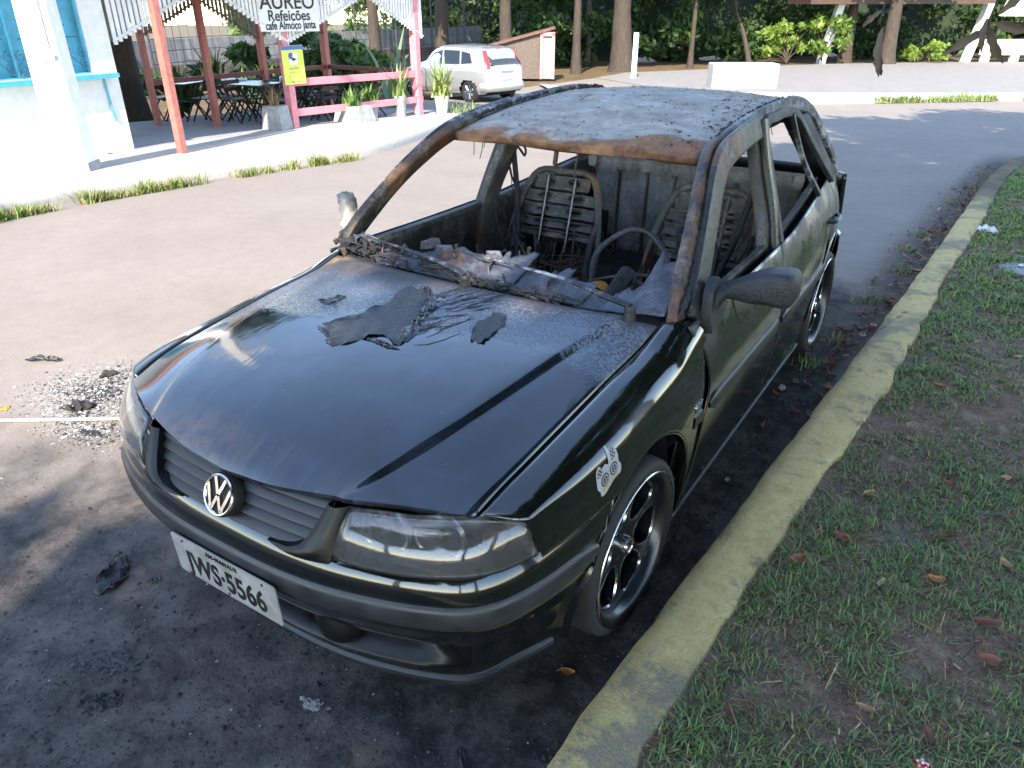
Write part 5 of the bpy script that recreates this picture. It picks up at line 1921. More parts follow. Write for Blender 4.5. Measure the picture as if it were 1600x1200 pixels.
rs = np.random.default_rng(7)
NT = 30000
d = rs.random(NT) ** 1.6
ty = -1.3 + d * 13.5
kx = np.array([kerb_x(min(q, 9.7)) for q in ty]) + np.where(ty > 9.7, (ty - 9.7) * 0.35, 0)
wid = 1.2 + 0.33 * (ty + 1.5)
off = rs.random(NT) * wid
tx = kx + 0.20 + off + 0.03 * np.exp(-((ty - 1.8) / 0.8) ** 2)
cover = hash_noise(tx, ty, 2.4, 3) * 0.55 + hash_noise(tx, ty, 7.0, 5) * 0.45
edge = np.exp(-off / 0.10) * 0.16
bare = 0.17 * np.exp(-((ty - 1.25) / 0.60) ** 2) - 0.12 * np.clip((ty - 2.2) / 2.5, 0, 1)
keep = rs.random(len(tx)) < np.clip((cover + edge - bare - 0.21) / 0.32, 0.07, 1)
tx, ty, lush = tx[keep], ty[keep], np.clip((cover + edge - bare - 0.25) / 0.4, 0, 1)[keep]
tuft_col = rs.random(len(tx))
nb = 9
bx = np.repeat(tx, nb) + rs.normal(0, 0.017, len(tx) * nb)
by = np.repeat(ty, nb) + rs.normal(0, 0.013, len(tx) * nb)
bz = np.array([island_z(a, b) for a, b in zip(bx, by)]) - 0.004
n = len(bx)
dist = np.hypot(bx - 1.42, by + 1.66)
L = rs.uniform(0.014, 0.058, n) * (0.55 + 0.75 * np.repeat(rs.random(len(tx)) * lush, nb))
Wd = rs.uniform(0.0024, 0.0052, n) * np.clip(dist / 2.6, 1, 2.6)
fresh = np.repeat(tuft_col, nb) + rs.normal(0, 0.12, n)
ci = np.where(rs.random(n) < 0.42 - 0.25 * np.repeat(lush, nb), 2, np.where(fresh < 0.55, 1, 0))
ci = np.where((by > 3.2 + rs.normal(0, 0.8, n)) & (rs.random(n) < 0.7), 3, ci)  # brighter green for most blades further along the island
GRASS4 = m_blade("grass_bright", (0.11, 0.20, 0.035), (0.23, 0.34, 0.08))
V, Q, mi = blades(bx, by, bz, L, Wd, rs.uniform(0.35, 1.3, n), rs.uniform(0, 6.283, n), ci)
tag(np_mesh("grass", V, Q, [GRASS1, GRASS2, GRASS3, GRASS4], mat_index=mi), kind="stuff")

# fine brown litter between the tufts
NS = 30000
d = rs.random(NS) ** 1.7
ly = -1.3 + d * 9
lx = np.array([kerb_x(min(q, 9.7)) for q in ly]) + 0.19 + rs.random(NS) * (1.2 + 0.33 * (ly + 1.5))
NG = 2600                                                        # and in the gutter
gy = 2.3 + rs.random(NG) ** 1.1 * 8.0
gx_ = np.array([kerb_x(min(q, 9.7)) for q in gy]) - 0.005 - np.abs(rs.normal(0, 0.14, NG))
ax, ay = np.concatenate([lx, gx_]), np.concatenate([ly, gy])
az_ = np.array([island_z(a, b) if i < NS else gz(a, b) for i, (a, b) in enumerate(zip(ax, ay))]) + 0.003 + rs.random(NS + NG) * 0.008
r = rs.uniform(0.003, 0.011, NS + NG) * np.where(rs.random(NS + NG) < 0.12, 1.9, 1) * np.clip(np.hypot(ax - 1.42, ay + 1.66) / 4, 1, 1.8)
th = rs.uniform(0, 6.283, NS + NG)
asp = np.where(rs.random(NS + NG) < 0.5, rs.uniform(0.03, 0.09, NS + NG), rs.uniform(0.1, 0.45, NS + NG))
r = np.where(asp < 0.09, r * 2.0, r)
tilt = rs.normal(0, 0.35, NS + NG)
V = np.zeros((NS + NG, 4, 3))
for k, (a, b) in enumerate(((-1, -1), (1, -0.6), (0.9, 0.9), (-0.8, 0.7))):
    V[:, k] = np.stack([ax + r * (a * np.cos(th) - b * asp * np.sin(th)), ay + r * (a * np.sin(th) + b * asp * np.cos(th)), az_ + r * a * tilt + r * 0.4], -1)
LIT = [simple("litter_brown", (0.20, 0.085, 0.048), 0.8, 0.5, 60), simple("litter_tan", (0.34, 0.23, 0.13), 0.8, 0.4, 60), simple("litter_dark", (0.045, 0.030, 0.024), 0.85, 0.4, 60)]
tag(np_mesh("leaf_litter", V.reshape(-1, 3), np.arange((NS + NG) * 4).reshape(-1, 4), LIT, mat_index=rs.choice(3, NS + NG, p=[0.48, 0.24, 0.28])), kind="stuff")

# soot crumbs, ash and grit on the asphalt round the car
NS = 12000
gx2 = rs.normal(0.2, 0.85, NS)
gy2 = np.where(rs.random(NS) < 0.6, rs.uniform(-1.5, -0.5, NS), rs.uniform(-0.6, 2.6, NS))
gx2 = np.where(gy2 > -0.55, 0.80 + rs.normal(0, 0.055, NS), gx2)
gx2 = np.minimum(gx2, np.array([kerb_x(q) for q in gy2]) - 0.01 - 0.02 * rs.random(NS))
r = rs.uniform(0.0012, 0.0045, NS) * np.where(rs.random(NS) < 0.05, 2.6, 1)
V = np.zeros((NS, 5, 3))
th = rs.uniform(0, 6.283, NS)
for k in range(4):
    a = th + k * 1.5708
    rr_ = r * rs.uniform(0.6, 1.3, NS)
    V[:, k] = np.stack([gx2 + rr_ * np.cos(a), gy2 + rr_ * np.sin(a), np.full(NS, G + 0.001)], -1)
V[:, 4] = np.stack([gx2, gy2, G + r * rs.uniform(0.5, 1.4, NS)], -1)
b5 = np.arange(NS)[:, None] * 5
F = np.concatenate([b5 + np.array([[k, (k + 1) % 4, 4]]) for k in range(4)], 1).reshape(-1, 3)
ci = rs.choice(3, NS, p=[0.62, 0.345, 0.035])
tag(np_mesh("soot_grit", V.reshape(-1, 3), F, [CHAR, DARKB, ASHLUMP], mat_index=np.repeat(ci, 4)), kind="stuff")

# white and black ash spill on the sunny side of the car
NS = 11000
a = rs.uniform(0, 6.283, NS)
rad = np.abs(rs.normal(0, 0.5, NS))
cx_, cy_ = -2.17 + 0.36 * rad * np.cos(a) + 0.05 * np.sin(3 * a), 0.03 + 0.33 * rad * np.sin(a)
tail = rs.random(NS) < 0.25
cx_ = np.where(tail, -1.9 + rs.normal(0, 0.16, NS), cx_)
cy_ = np.where(tail, 0.25 + rs.normal(0, 0.26, NS), cy_)
near = rs.random(NS) < 0.10
cx_ = np.where(near, -1.86 + rs.normal(0, 0.09, NS), cx_)
cy_ = np.where(near, -0.22 + rs.normal(0, 0.05, NS), cy_)
r = rs.uniform(0.0015, 0.006, NS) * np.where(rs.random(NS) < 0.06, 2.4, 1)
V = np.zeros((NS, 5, 3))
for k in range(4):
    q = a + k * 1.5708
    rr_ = r * rs.uniform(0.5, 1.4, NS)
    V[:, k] = np.stack([cx_ + rr_ * np.cos(q), cy_ + rr_ * np.sin(q), np.full(NS, G + 0.001)], -1)
V[:, 4] = np.stack([cx_, cy_, G + r * rs.uniform(0.2, 0.9, NS)], -1)
b5 = np.arange(NS)[:, None] * 5
F = np.concatenate([b5 + np.array([[k, (k + 1) % 4, 4]]) for k in range(4)], 1).reshape(-1, 3)
WASH = simple("white_ash", (0.50, 0.485, 0.46), 0.9, 0.3, 40)
ci = rs.choice(4, NS, p=[0.15, 0.29, 0.31, 0.25])
tag(np_mesh("ash_spill", V.reshape(-1, 3), F, [WASH, ASHLUMP, DARKB, CHAR], mat_index=np.repeat(ci, 4)), kind="stuff")


# ------------------------------------------------------------------ loose things on the ground
def crumple(seed, sx, sy, sz, mat, n=13, fold=1.0):
    """one crumpled sheet or lump, local origin on the ground"""
    rnd_ = random.Random(seed)
    ph = [rnd_.uniform(0, 6.28) for _ in range(6)]
    rows_ = []
    for i in range(n):
        row = []
        for j in range(n):
            u, v = i / (n - 1) * 2 - 1, j / (n - 1) * 2 - 1
            k = 1 - 0.25 * (abs(u) * abs(v))
            e = max(abs(u), abs(v))
            ragged_ = 1 + (0.16 * math.sin(2 * math.atan2(v, u) + ph[0]) + 0.13 * math.sin(3 * math.atan2(v, u) + ph[5]) + 0.05 * math.sin(8 * math.atan2(v, u) + ph[1])) * e
            x, y = u * sx * k * ragged_, v * sy * k * ragged_
            z = sz * (0.35 + 0.35 * math.sin(3.1 * u * fold + ph[2]) * math.cos(2.7 * v * fold + ph[3]) + 0.22 * math.sin(6.3 * (u + v) * fold + ph[4]) + rnd_.uniform(-.08, .08)) * (1 - 0.55 * e * e)
            row.append((x + rnd_.uniform(-.03, .03) * sx, y + rnd_.uniform(-.03, .03) * sy, max(0.001, z)))
        rows_.append(row)
    m = MB()
    m.grid(rows_)
    return m


def lump(seed, r, mat, name, loc, label, cat, group=None, squash=0.6, n=10):
    rnd_ = random.Random(seed)
    rows_ = []
    for i in range(n):
        th_ = math.pi * i / (n - 1)
        row = []
        for j in range(n + 2):
            ph_ = 2 * math.pi * j / (n + 2)
            q = r * rnd_.uniform(0.6, 1.25)
            row.append((q * math.sin(th_) * math.cos(ph_), q * math.sin(th_) * math.sin(ph_) * 0.8, max(0, r * squash * 0.75 + q * squash * math.cos(th_))))
        rows_.append(row)
    m = MB()
    m.grid(rows_, closed=True)
    o = tag(m.build(name, mat, None, angle=25), label, cat, group)
    o.location = loc
    o.rotation_euler = (0, 0, rnd_.uniform(0, 6))
    return o


MELT = simple("melted_black_plastic", (0.010, 0.010, 0.012), 0.4, 0.5, 30, bump=0.4, bscale=50)
def scrap(seed, sx, sy, sz, loc, rz, label, mat=None, cat="scrap", name="burnt_scrap"):
    m = crumple(seed, sx, sy, sz, None)
    o = tag(m.build(name, mat or MELT, None, angle=45, solid=0.003), label, cat, "burnt scraps scattered round the car")
    o.location = loc
    o.rotation_euler = (0, 0, rz)
    return o


def shards(seed, n, sx, sy, loc, rz, label, mat, hmax=0.02):
    """a trail of brittle shards that fell as one piece"""
    rnd_ = random.Random(seed)
    m = MB()
    for k in range(n):
        cx_, cy_ = rnd_.gauss(0, 0.5) * sx, rnd_.gauss(0, 0.5) * sy
        r_ = rnd_.uniform(0.004, 0.016)
        nn = rnd_.randint(4, 6)
        a0 = rnd_.uniform(0, 6)
        m.add([(cx_ + r_ * rnd_.uniform(.5, 1.4) * math.cos(a0 + q * 6.28 / nn), cy_ + r_ * rnd_.uniform(.4, 1.1) * math.sin(a0 + q * 6.28 / nn), rnd_.uniform(0.0, 0.006)) for q in range(nn)] + [(cx_, cy_, rnd_.uniform(0.08, 0.45) * hmax)], [(q, (q + 1) % nn, nn) for q in range(nn)])
    # the crust that ties them together
    c = crumple(seed + 1, sx * 0.8, sy * 0.7, hmax * 0.6, None)
    m.add(c.v, c.f)
    o = tag(m.build("burnt_scrap", mat, None, angle=20), label, "scrap", "burnt scraps scattered round the car")
    o.location = loc
    o.rotation_euler = (0, 0, rz)
    return o


scrap(3, 0.085, 0.055, 0.055, (-0.83, -0.74, G), 2.2, "large folded sheet of melted black plastic on the road before the number plate")
shards(5, 60, 0.060, 0.032, (-0.36, -1.06, G), 0.8, "tall heap of black char at the near end of the grey shard trail", CHAR, 0.035)
shards(8, 70, 0.085, 0.040, (-0.47, -0.96, G), 0.6, "trail of grey and black melted shards on the road below the folded plastic", DARKB)
shards(9, 26, 0.040, 0.022, (0.15, -0.745, G), 0.1, "small white and black melted scrap under the middle of the bumper", ASHLUMP)
scrap(12, 0.020, 0.012, 0.012, (0.055, -0.80, G), 0.9, "thin curled black scrap just left of the white melted scrap")
scrap(15, 0.022, 0.016, 0.016, (-0.69, -0.675, G), 0.3, "small black crumb between the folded plastic sheet and the bumper")
scrap(18, 0.085, 0.018, 0.045, (-2.80, 0.07, G + 0.01), 0.55, "long curled burnt strip standing on the sunlit road beyond the ash")
scrap(22, 0.070, 0.045, 0.075, (-2.11, -0.13, G), 0.4, "tallest charred clump at the near edge of the white ash", CHAR)
scrap(25, 0.040, 0.030, 0.045, (-2.33, 0.16, G), 1.4, "smaller charred clump in the middle of the white ash", CHAR)
scrap(28, 0.050, 0.022, 0.020, (-1.83, -0.23, G), 0.2, "black crust lying on the near side of the metal rod", CHAR)
scrap(33, 0.050, 0.012, 0.014, (0.62, -0.66, G), 2.5, "long dark strip of char beside the kerb ahead of the bumper", DARKB)
scrap(35, 0.030, 0.022, 0.018, (-2.42, -0.33, G), 1.0, "small yellow scorched foam scrap beside the metal rod", CREAM)
mb = MB()
mb.tube([(-2.95, -0.85, 0.012), (-2.29, -0.405, 0.010), (-1.78, -0.06, 0.012)], 0.009, 10)
o = tag(mb.build("metal_rod", simple("pale_steel_rod", (0.55, 0.53, 0.48), 0.35, 0.15, 40, metal=0.6), None), "long pale metal rod lying on the road beside the white ash", "rod")
o.location = (0, 0, G)

# dead leaves: four shapes, copied
LEAFM = [simple("leaf_red_brown", (0.17, 0.055, 0.030), 0.6, 0.35, 40), simple("leaf_tan", (0.34, 0.20, 0.09), 0.6, 0.35, 40), simple("leaf_orange", (0.42, 0.17, 0.04), 0.5, 0.3, 40), simple("leaf_dull_brown", (0.11, 0.058, 0.038), 0.7, 0.4, 40)]


def leaf_mesh(seed, L, Wd_, curl, mat):
    rnd_ = random.Random(seed)
    rows_ = []
    for i in range(9):
        t = i / 8
        w_ = Wd_ * math.sin(math.pi * min(1, t * 0.96 + 0.03)) ** 0.8
        row = []
        for j in range(5):
            u = j / 4 * 2 - 1
            row.append((L * (t - 0.5), w_ * u + 0.1 * L * (t - .5) ** 2, 0.004 + curl * (abs(u) ** 1.5 * 0.6 + (2 * t - 1) ** 2 * 0.6) + rnd_.uniform(0, 0.002)))
        rows_.append(row)
    m = MB()
    m.grid(rows_)
    m.tube([(-L * 0.5, 0, 0.006 + curl * .6), (-L * 0.75, 0.004, 0.004)], 0.0012, 4)
    return m


protos = []
for k, (L_, w_, cu) in enumerate(((0.075, 0.020, 0.012), (0.060, 0.020, 0.016), (0.050, 0.017, 0.010), (0.090, 0.022, 0.020))):
    protos.append([leaf_mesh(k * 7 + q, L_, w_, cu, None) for q in range(1)][0])
leaf_me = {}
def put_leaf(kind, mi_, x, y, z, rz, sc, label, group, tiltx=0.0):
    key = (kind, mi_)
    if key not in leaf_me:
        o_ = protos[kind].build("dead_leaf", LEAFM[mi_], None, angle=60)
        leaf_me[key] = o_
    else:
        o_ = leaf_me[key].copy()
        COL.objects.link(o_)
    tag(o_, label, "leaf", group)
    o_.location = (x, y, z)
    o_.rotation_euler = (tiltx, 0, rz)
    o_.scale = (sc, sc, sc)
    return o_


rnd = random.Random(99)
put_leaf(1, 2, 0.71, -0.26, G, 0.3, 0.75, "orange leaf alone on the black soot before the front wheel", "dead leaves lying about")
named = [(1.58, 0.65, 2, 0.2, "bright tan leaf standing out on bare soil mid grass"), (1.73, 0.52, 0, 0.4, "large red brown leaf among the grass at the right edge"), (1.31, 1.05, 1, 0.9, "pale tan leaf in the grass next to the kerb"),
         (1.44, 2.21, 2, 0.1, "orange leaf in the grass abreast of the rear wheel")]
for x, y, mi_, rz, lab in named:
    put_leaf(3 if mi_ == 0 else 1, mi_, x, y, island_z(x, y) + 0.012, rz, 0.85, lab, "dead leaves lying about")
cnt = 0
while cnt < 110:
    y = -0.9 + rnd.random() ** 1.5 * 8
    x = kerb_x(min(y, 9.7)) + 0.22 + rnd.random() * (0.5 + 0.26 * (y + 1.5))
    put_leaf(rnd.randrange(4), rnd.choice([0, 0, 3, 3, 1]), x, y, island_z(x, y) + rnd.uniform(0.006, 0.022), rnd.uniform(0, 6.28), rnd.uniform(0.45, 0.9), "dry brown leaf lying in the grass of the island", "dry leaves in the island grass", rnd.uniform(-.5, .5))
    cnt += 1
for k in range(70):
    y = 1.2 + rnd.random() ** 0.8 * 7.2
    x = kerb_x(y) - 0.02 - abs(rnd.gauss(0, 0.13))
    put_leaf(rnd.randrange(4), rnd.choice([0, 0, 0, 3, 1]), x, y, gz(x, y) + rnd.uniform(0.002, 0.02), rnd.uniform(0, 6.28), rnd.uniform(0.6, 1.35), "dry brown leaf lying in the gutter along the kerb", "dry leaves in the gutter", rnd.uniform(-.4, .4))
# weeds in the gutter
def weed_tuft(name, loc, nbl, h, spread, label, group, mats, seed, cat="weed", wd=0.006):
    r_ = np.random.default_rng(seed)
    px, py = r_.normal(0, spread, nbl), r_.normal(0, spread, nbl)
    V, Q, mi = blades(px, py, np.zeros(nbl), r_.uniform(0.4, 1, nbl) * h, np.full(nbl, wd), r_.uniform(0.15, 0.95, nbl), r_.uniform(0, 6.283, nbl), r_.integers(0, len(mats), nbl))
    o_ = tag(np_mesh(name, V, Q, mats, mat_index=mi), label, cat, group)
    o_.location = loc
    return o_


for k, (x, y) in enumerate(((0.86, 2.72), (0.90, 3.5), (0.97, 4.9), (1.02, 5.5), (1.13, 7.3), (1.24, 8.4), (0.82, 2.3), (1.0, 4.3))):
    weed_tuft("gutter_weed", (x, y, gz(x, y)), 60, 0.07, 0.05, "green weed tuft growing in the gutter against the yellow kerb", "weeds in the gutter", [GRASS1, GRASS1, GRASS3], 200 + k)
# paper, wrapper, slab, cap
m = crumple(61, 0.085, 0.05, 0.085, None, fold=1.6)
o = tag(m.build("crumpled_paper", simple("white_paper", (0.72, 0.73, 0.76), 0.7, 0.08, 20), None, angle=40, solid=0.001), "crumpled white paper lying on the grass beside the kerb", "paper")
o.location = (1.47, 5.62, island_z(1.47, 5.62))
mb = MB()
mb.lathe([(0.0, 0.030), (0.14, 0.030), (0.17, 0.022), (0.175, 0.0)], 14, (0, 0, 0), 'z')
o = tag(mb.build("flat_stone", simple("grey_stone", (0.30, 0.30, 0.31), 0.85, 0.25, 20, bump=0.3), None), "flat grey stone slab half sunk in the grass", "stone")
o.location = (1.80, 4.55, island_z(1.8, 4.55) - 0.008)
o.scale = (1.2, 0.9, 1)
m = crumple(67, 0.03, 0.02, 0.02, None)
o = tag(m.build("white_wrapper", simple("white_wrap", (0.7, 0.7, 0.7), 0.5, 0.1, 20), None, solid=0.001), "small white wrapper lying on the flat grey stone", "wrapper")
o.location = (1.74, 4.58, island_z(1.8, 4.55) + 0.024)
cap = empty("toadstool_cap", (1.625, -0.105, island_z(1.62, -0.1) + 0.012), "shiny red cap with white dots lying in the grass at the bottom edge", "cap")
mb = MB()
mb.lathe([(0.0, 0.016), (0.010, 0.0145), (0.018, 0.008), (0.021, 0.0), (0.012, -0.003), (0, -0.003)], 22)
mb.build("dome", simple("red_lacquer", (0.55, 0.01, 0.012), 0.25, 0.1, 20, coat=0.8), cap, angle=50)
mb = MB()
for k in range(5):
    q = 0.4 + k * 1.257
    c_ = Vector((0.012 * math.cos(q), 0.012 * math.sin(q), 0.0135))
    mb.lathe([(0.0, 0.0018), (0.0028, 0.0012), (0.0034, -0.0008)], 8, tuple(c_))
mb.lathe([(0.0, 0.0178), (0.003, 0.0172), (0.0036, 0.0155)], 8)
mb.build("white_dots", simple("white_dot", (0.8, 0.8, 0.8), 0.35, 0.05, 20), cap)
for k, (x, y, lab) in enumerate(((0.76, 1.94, "pale grey stone chip on the soot between the car sill and the kerb"), (0.80, 2.05, "brown stone chip just behind the pale one near the kerb"), (0.79, 0.98, "small grey pebble lying close to the front door and kerb"))):
    lump(300 + k, 0.022 if k < 2 else 0.014, simple("chip_%s" % "abc"[k], [(0.36, 0.35, 0.33), (0.22, 0.13, 0.08), (0.26, 0.26, 0.27)][k], 0.85), "stone_chip", (x, y, G), lab, "stone")
# ------------------------------------------------------------------ pavement, house, porch
sheet("pavement", [(-6.25, -8), (-6.45, 0.5), (-6.62, 1.7), (-6.74, 2.6), (-6.78, 4.1), (-6.76, 5.3), (-6.66, 6.6), (-6.95, 7.9), (-8.2, 11.0), (-8.9, 13.0)],
      [(-8.6, -8), (-9.2, 0.5), (-9.4, 2.0), (-9.5, 3.2), (-9.7, 4.6), (-10.2, 5.8), (-10.8, 7.2), (-11, 8.2), (-11.2, 11.2), (-11.3, 13.2)], 60, 14, 0.13, PAVE)
rows = []
kp2 = spline([(-6.25, -8), (-6.45, 0.5), (-6.62, 1.7), (-6.74, 2.6), (-6.78, 4.1), (-6.76, 5.3), (-6.66, 6.6), (-6.95, 7.9), (-8.2, 11.0), (-8.9, 13.0)], 120)
for i, p in enumerate(kp2):
    a, b = kp2[max(0, i - 1)], kp2[min(len(kp2) - 1, i + 1)]
    t = Vector((b[0] - a[0], b[1] - a[1])).normalized()
    n = Vector((t.y, -t.x))
    z0 = gz(p[0], p[1])
    rows.append([(p[0] + n.x * d, p[1] + n.y * d, z0 + h) for d, h in ((0.035, -0.05), (0.03, 0.06), (0.015, 0.125), (0.0, 0.137), (-0.12, 0.139), (-0.12, 0.05))])
mb = MB()
mb.grid(rows)
tag(mb.build("pavement_kerb", PAVE, None, angle=60), kind="structure")
# weeds along the foot of the pavement, one mass of ground cover
NB = 9000
rs = np.random.default_rng(17)
s_ = rs.random(NB)
base = np.array(spline([(-6.15, -6), (-6.38, 0.5), (-6.55, 1.63), (-6.69, 2.6), (-6.72, 4.1), (-6.70, 5.3), (-6.58, 6.6)], 200))
ii = (s_ * 199).astype(int)
dens = hash_noise(base[ii, 1], base[ii, 1] * 0, 2.6, 4)
keep = dens * 0.6 + hash_noise(base[ii, 1], base[ii, 1] * 0, 9.0, 6) * 0.4 > 0.52
ii = ii[keep]
n = len(ii)
wx = base[ii, 0] + 0.06 + rs.random(n) * 0.16
wy = base[ii, 1] + rs.normal(0, 0.05, n)
wz = np.array([gz(a, b) for a, b in zip(wx, wy)])
GRASSY = m_blade("sunny_weed", (0.11, 0.15, 0.03), (0.22, 0.26, 0.07))
V, Q, mi = blades(wx, wy, wz, rs.uniform(0.03, 0.15, n) * (0.5 + hash_noise(wy, wx * 0, 5.0, 2)), np.full(n, 0.012), rs.uniform(0.2, 0.95, n), rs.uniform(0, 6.283, n), rs.choice(3, n, p=[0.55, 0.2, 0.25]))
tag(np_mesh("kerbside_weeds", V, Q, [GRASSY, GRASS1, GRASS3], mat_index=mi), kind="stuff")

WHITEW = m_concrete("whitewashed_plaster", (0.68, 0.67, 0.65), (0.80, 0.79, 0.775), 3, 0.08)
TURQ = simple("turquoise_paint", (0.05, 0.36, 0.50), 0.45, 0.15, 8)
TURQD = simple("turquoise_shutter", (0.055, 0.33, 0.47), 0.5, 0.25, 5)
GRILLM = simple("window_grille_iron", (0.035, 0.14, 0.20), 0.5, 0.3, 30)
REDP = simple("faded_red_paint", (0.42, 0.135, 0.11), 0.5, 0.25, 14, bump=0.1)
PINKP = simple("faded_pink_paint", (0.62, 0.22, 0.26), 0.55, 0.18, 14, bump=0.1)
SLATW = simple("white_painted_slat", (0.72, 0.71, 0.70), 0.6, 0.12, 6)
WOODD = simple("dark_stained_wood", (0.022, 0.016, 0.013), 0.5, 0.4, 20)
WOODT = simple("dark_table_top", (0.040, 0.032, 0.030), 0.3, 0.3, 15)
TILEM = simple("orange_roof_underside", (0.40, 0.20, 0.06), 0.8, 0.3, 4)

# house: wall with a window recess
H0, HD = Vector((-9.28, 4.79, 0)), Vector((-0.10, 0.995, 0)).normalized()   # front corner by the porch; direction along the front
HN = Vector((HD.y, -HD.x, 0))                                      # out of the front wall
def hp(s, z, n=0.0):
    """s metres from the corner towards the near end; height z; n out of the wall"""
    p = H0 - HD * s + HN * n
    return (p.x, p.y, z)
house = empty("white_house", hp(3, gz(-9.2, 3) + 0.1), "whitewashed house with turquoise window at the left edge", "house")
HZ = -0.25
WIN = (0.36, 2.35, 0.90, 1.86)                                   # s0, s1, z0, z1
mb = MB()
def quad(m, a, b, c, d):
    m.add([a, b, c, d], [(0, 1, 2, 3)])
L_ = 11.0
s0, s1, z0, z1 = WIN
for (a, b, c, d) in ((0, s0, HZ, 3.0), (s0, s1, HZ, z0), (s0, s1, z1, 3.0), (s1, L_, HZ, 3.0)):
    quad(mb, hp(a, c), hp(b, c), hp(b, d), hp(a, d))
for a, b in (((s0, z0), (s1, z0)), ((s1, z0), (s1, z1)), ((s1, z1), (s0, z1)), ((s0, z1), (s0, z0))):
    quad(mb, hp(*a), hp(*b), hp(*b, -0.14), hp(*a, -0.14))
quad(mb, hp(0, HZ), hp(0, HZ, -6), hp(0, 3.0, -6), hp(0, 3.0))
quad(mb, hp(L_, HZ), hp(L_, HZ, -6), hp(L_, 3.0, -6), hp(L_, 3.0))
quad(mb, hp(0, HZ, -6), hp(L_, HZ, -6), hp(L_, 3.0, -6), hp(0, 3.0, -6))
def hpart(m, name, mat, parent=None, **k):
    o_ = m.build(name, mat, parent or house, **k)
    if parent is None:
        o_.location = -house.location
    return o_
hpart(mb, "wall", WHITEW, smooth=False)
mb = MB()
for a in (0.45,):
    quad(mb, hp(-0.5, 2.62, 0.5), hp(L_ + .4, 2.62, 0.5), hp(L_ + .4, 4.3, -3), hp(-0.5, 4.3, -3))
    quad(mb, hp(-0.5, 2.62, -6.5), hp(L_ + .4, 2.62, -6.5), hp(L_ + .4, 4.3, -3), hp(-0.5, 4.3, -3))
hpart(mb, "roof", simple("clay_tiles", (0.33, 0.12, 0.06), 0.85, 0.3, 6), solid=0.08, smooth=False)
win = MB()
quad(win, hp(s0, z0, -0.10), hp(s1, z0, -0.10), hp(s1, z1, -0.10), hp(s0, z1, -0.10))
window = hpart(win, "window", TURQD, smooth=False)
mb = MB()
for a, b in (((s0, z0), (s1, z0)), ((s0, z1), (s1, z1)), ((s0, z0), (s0, z1)), ((s1, z0), (s1, z1)), (((s0 + s1) / 2, z0), ((s0 + s1) / 2, z1))):
    mb.tube([hp(*a, -0.05), hp(*b, -0.05)], 0.025, 6)
mb.build("window_frame", TURQ, window)
mb = MB()
for cs in (s0 + (s1 - s0) * 0.25, s0 + (s1 - s0) * 0.75):          # star rays and scrolls of the grille
    cz = (z0 + z1) / 2 - 0.02
    for k in range(12):
        q = k * math.pi / 6
        r = 0.40 if k % 3 == 0 else 0.30
        mb.tube([hp(cs + 0.03 * math.cos(q), cz + .03 * math.sin(q), -0.02), hp(cs + min(0.46, r) * math.cos(q), cz + r * math.sin(q), -0.02)], 0.007, 5)
    for k in range(10):
        bx_, bz_ = cs - 0.42 + k % 5 * 0.21, z0 + 0.12 + (k // 5) * 0.14
        mb.tube([hp(bx_ + (0.012 + 0.010 * q) * math.cos(q * 1.3), bz_ + (0.012 + 0.010 * q) * math.sin(q * 1.3), -0.02) for q in np.linspace(0, 6, 16)], 0.006, 4)
    mb.tube([hp(cs - 0.48, z0 + 0.02, -0.02), hp(cs, cz, -0.02), hp(cs + 0.48, z0 + 0.02, -0.02)], 0.008, 5)
mb.build("window_grille", GRILLM, window)
mb = MB()
rotH = Matrix.Rotation(math.atan2(HD.y, HD.x) - math.pi / 2, 3, 'Z')
mb.box(hp(1.6, 0.865, 0.06), (0.16, 3.05, 0.055), rotH)
mb.tube([hp(0.24, 0.84, 0.02), hp(0.22, 0.40, 0.02), hp(0.20, 0.27, 0.02)], 0.014, 6)
hpart(mb, "window_sill", TURQ, smooth=False)

# concrete service pole before the house
pole = empty("utility_pole", (-8.05, 3.27, gz(-8.05, 3.27) + 0.1), "tall pale concrete utility pole before the turquoise window", "pole", rz=math.radians(35))
mb = MB()
mb.box((0, 0, 3.0), (0.40, 0.28, 6.2), taper=0.72)
mb.build("shaft", WHITEW, pole, smooth=False, bevel=0.015)
mb = MB()
mb.box((0.04, -0.14, 1.62), (0.14, 0.04, 0.62))
mb.box((0.05, -0.16, 1.30), (0.24, 0.10, 0.05))
mb.build("meter_niche", simple("grey_niche", (0.42, 0.42, 0.43), 0.8), pole, smooth=False)
mb = MB()
mb.box((0.0, 0.0, 0.06), (0.46, 0.34, 0.14), taper=0.9)
mb.build("pole_footing", m_concrete("dirty_cement", (0.22, 0.21, 0.21), (0.36, 0.35, 0.34)), pole, smooth=False)
mb = MB()
mb.box((0, 0, 5.6), (1.6, 0.10, 0.10))
mb.build("crossarm", WHITEW, pole, smooth=False)

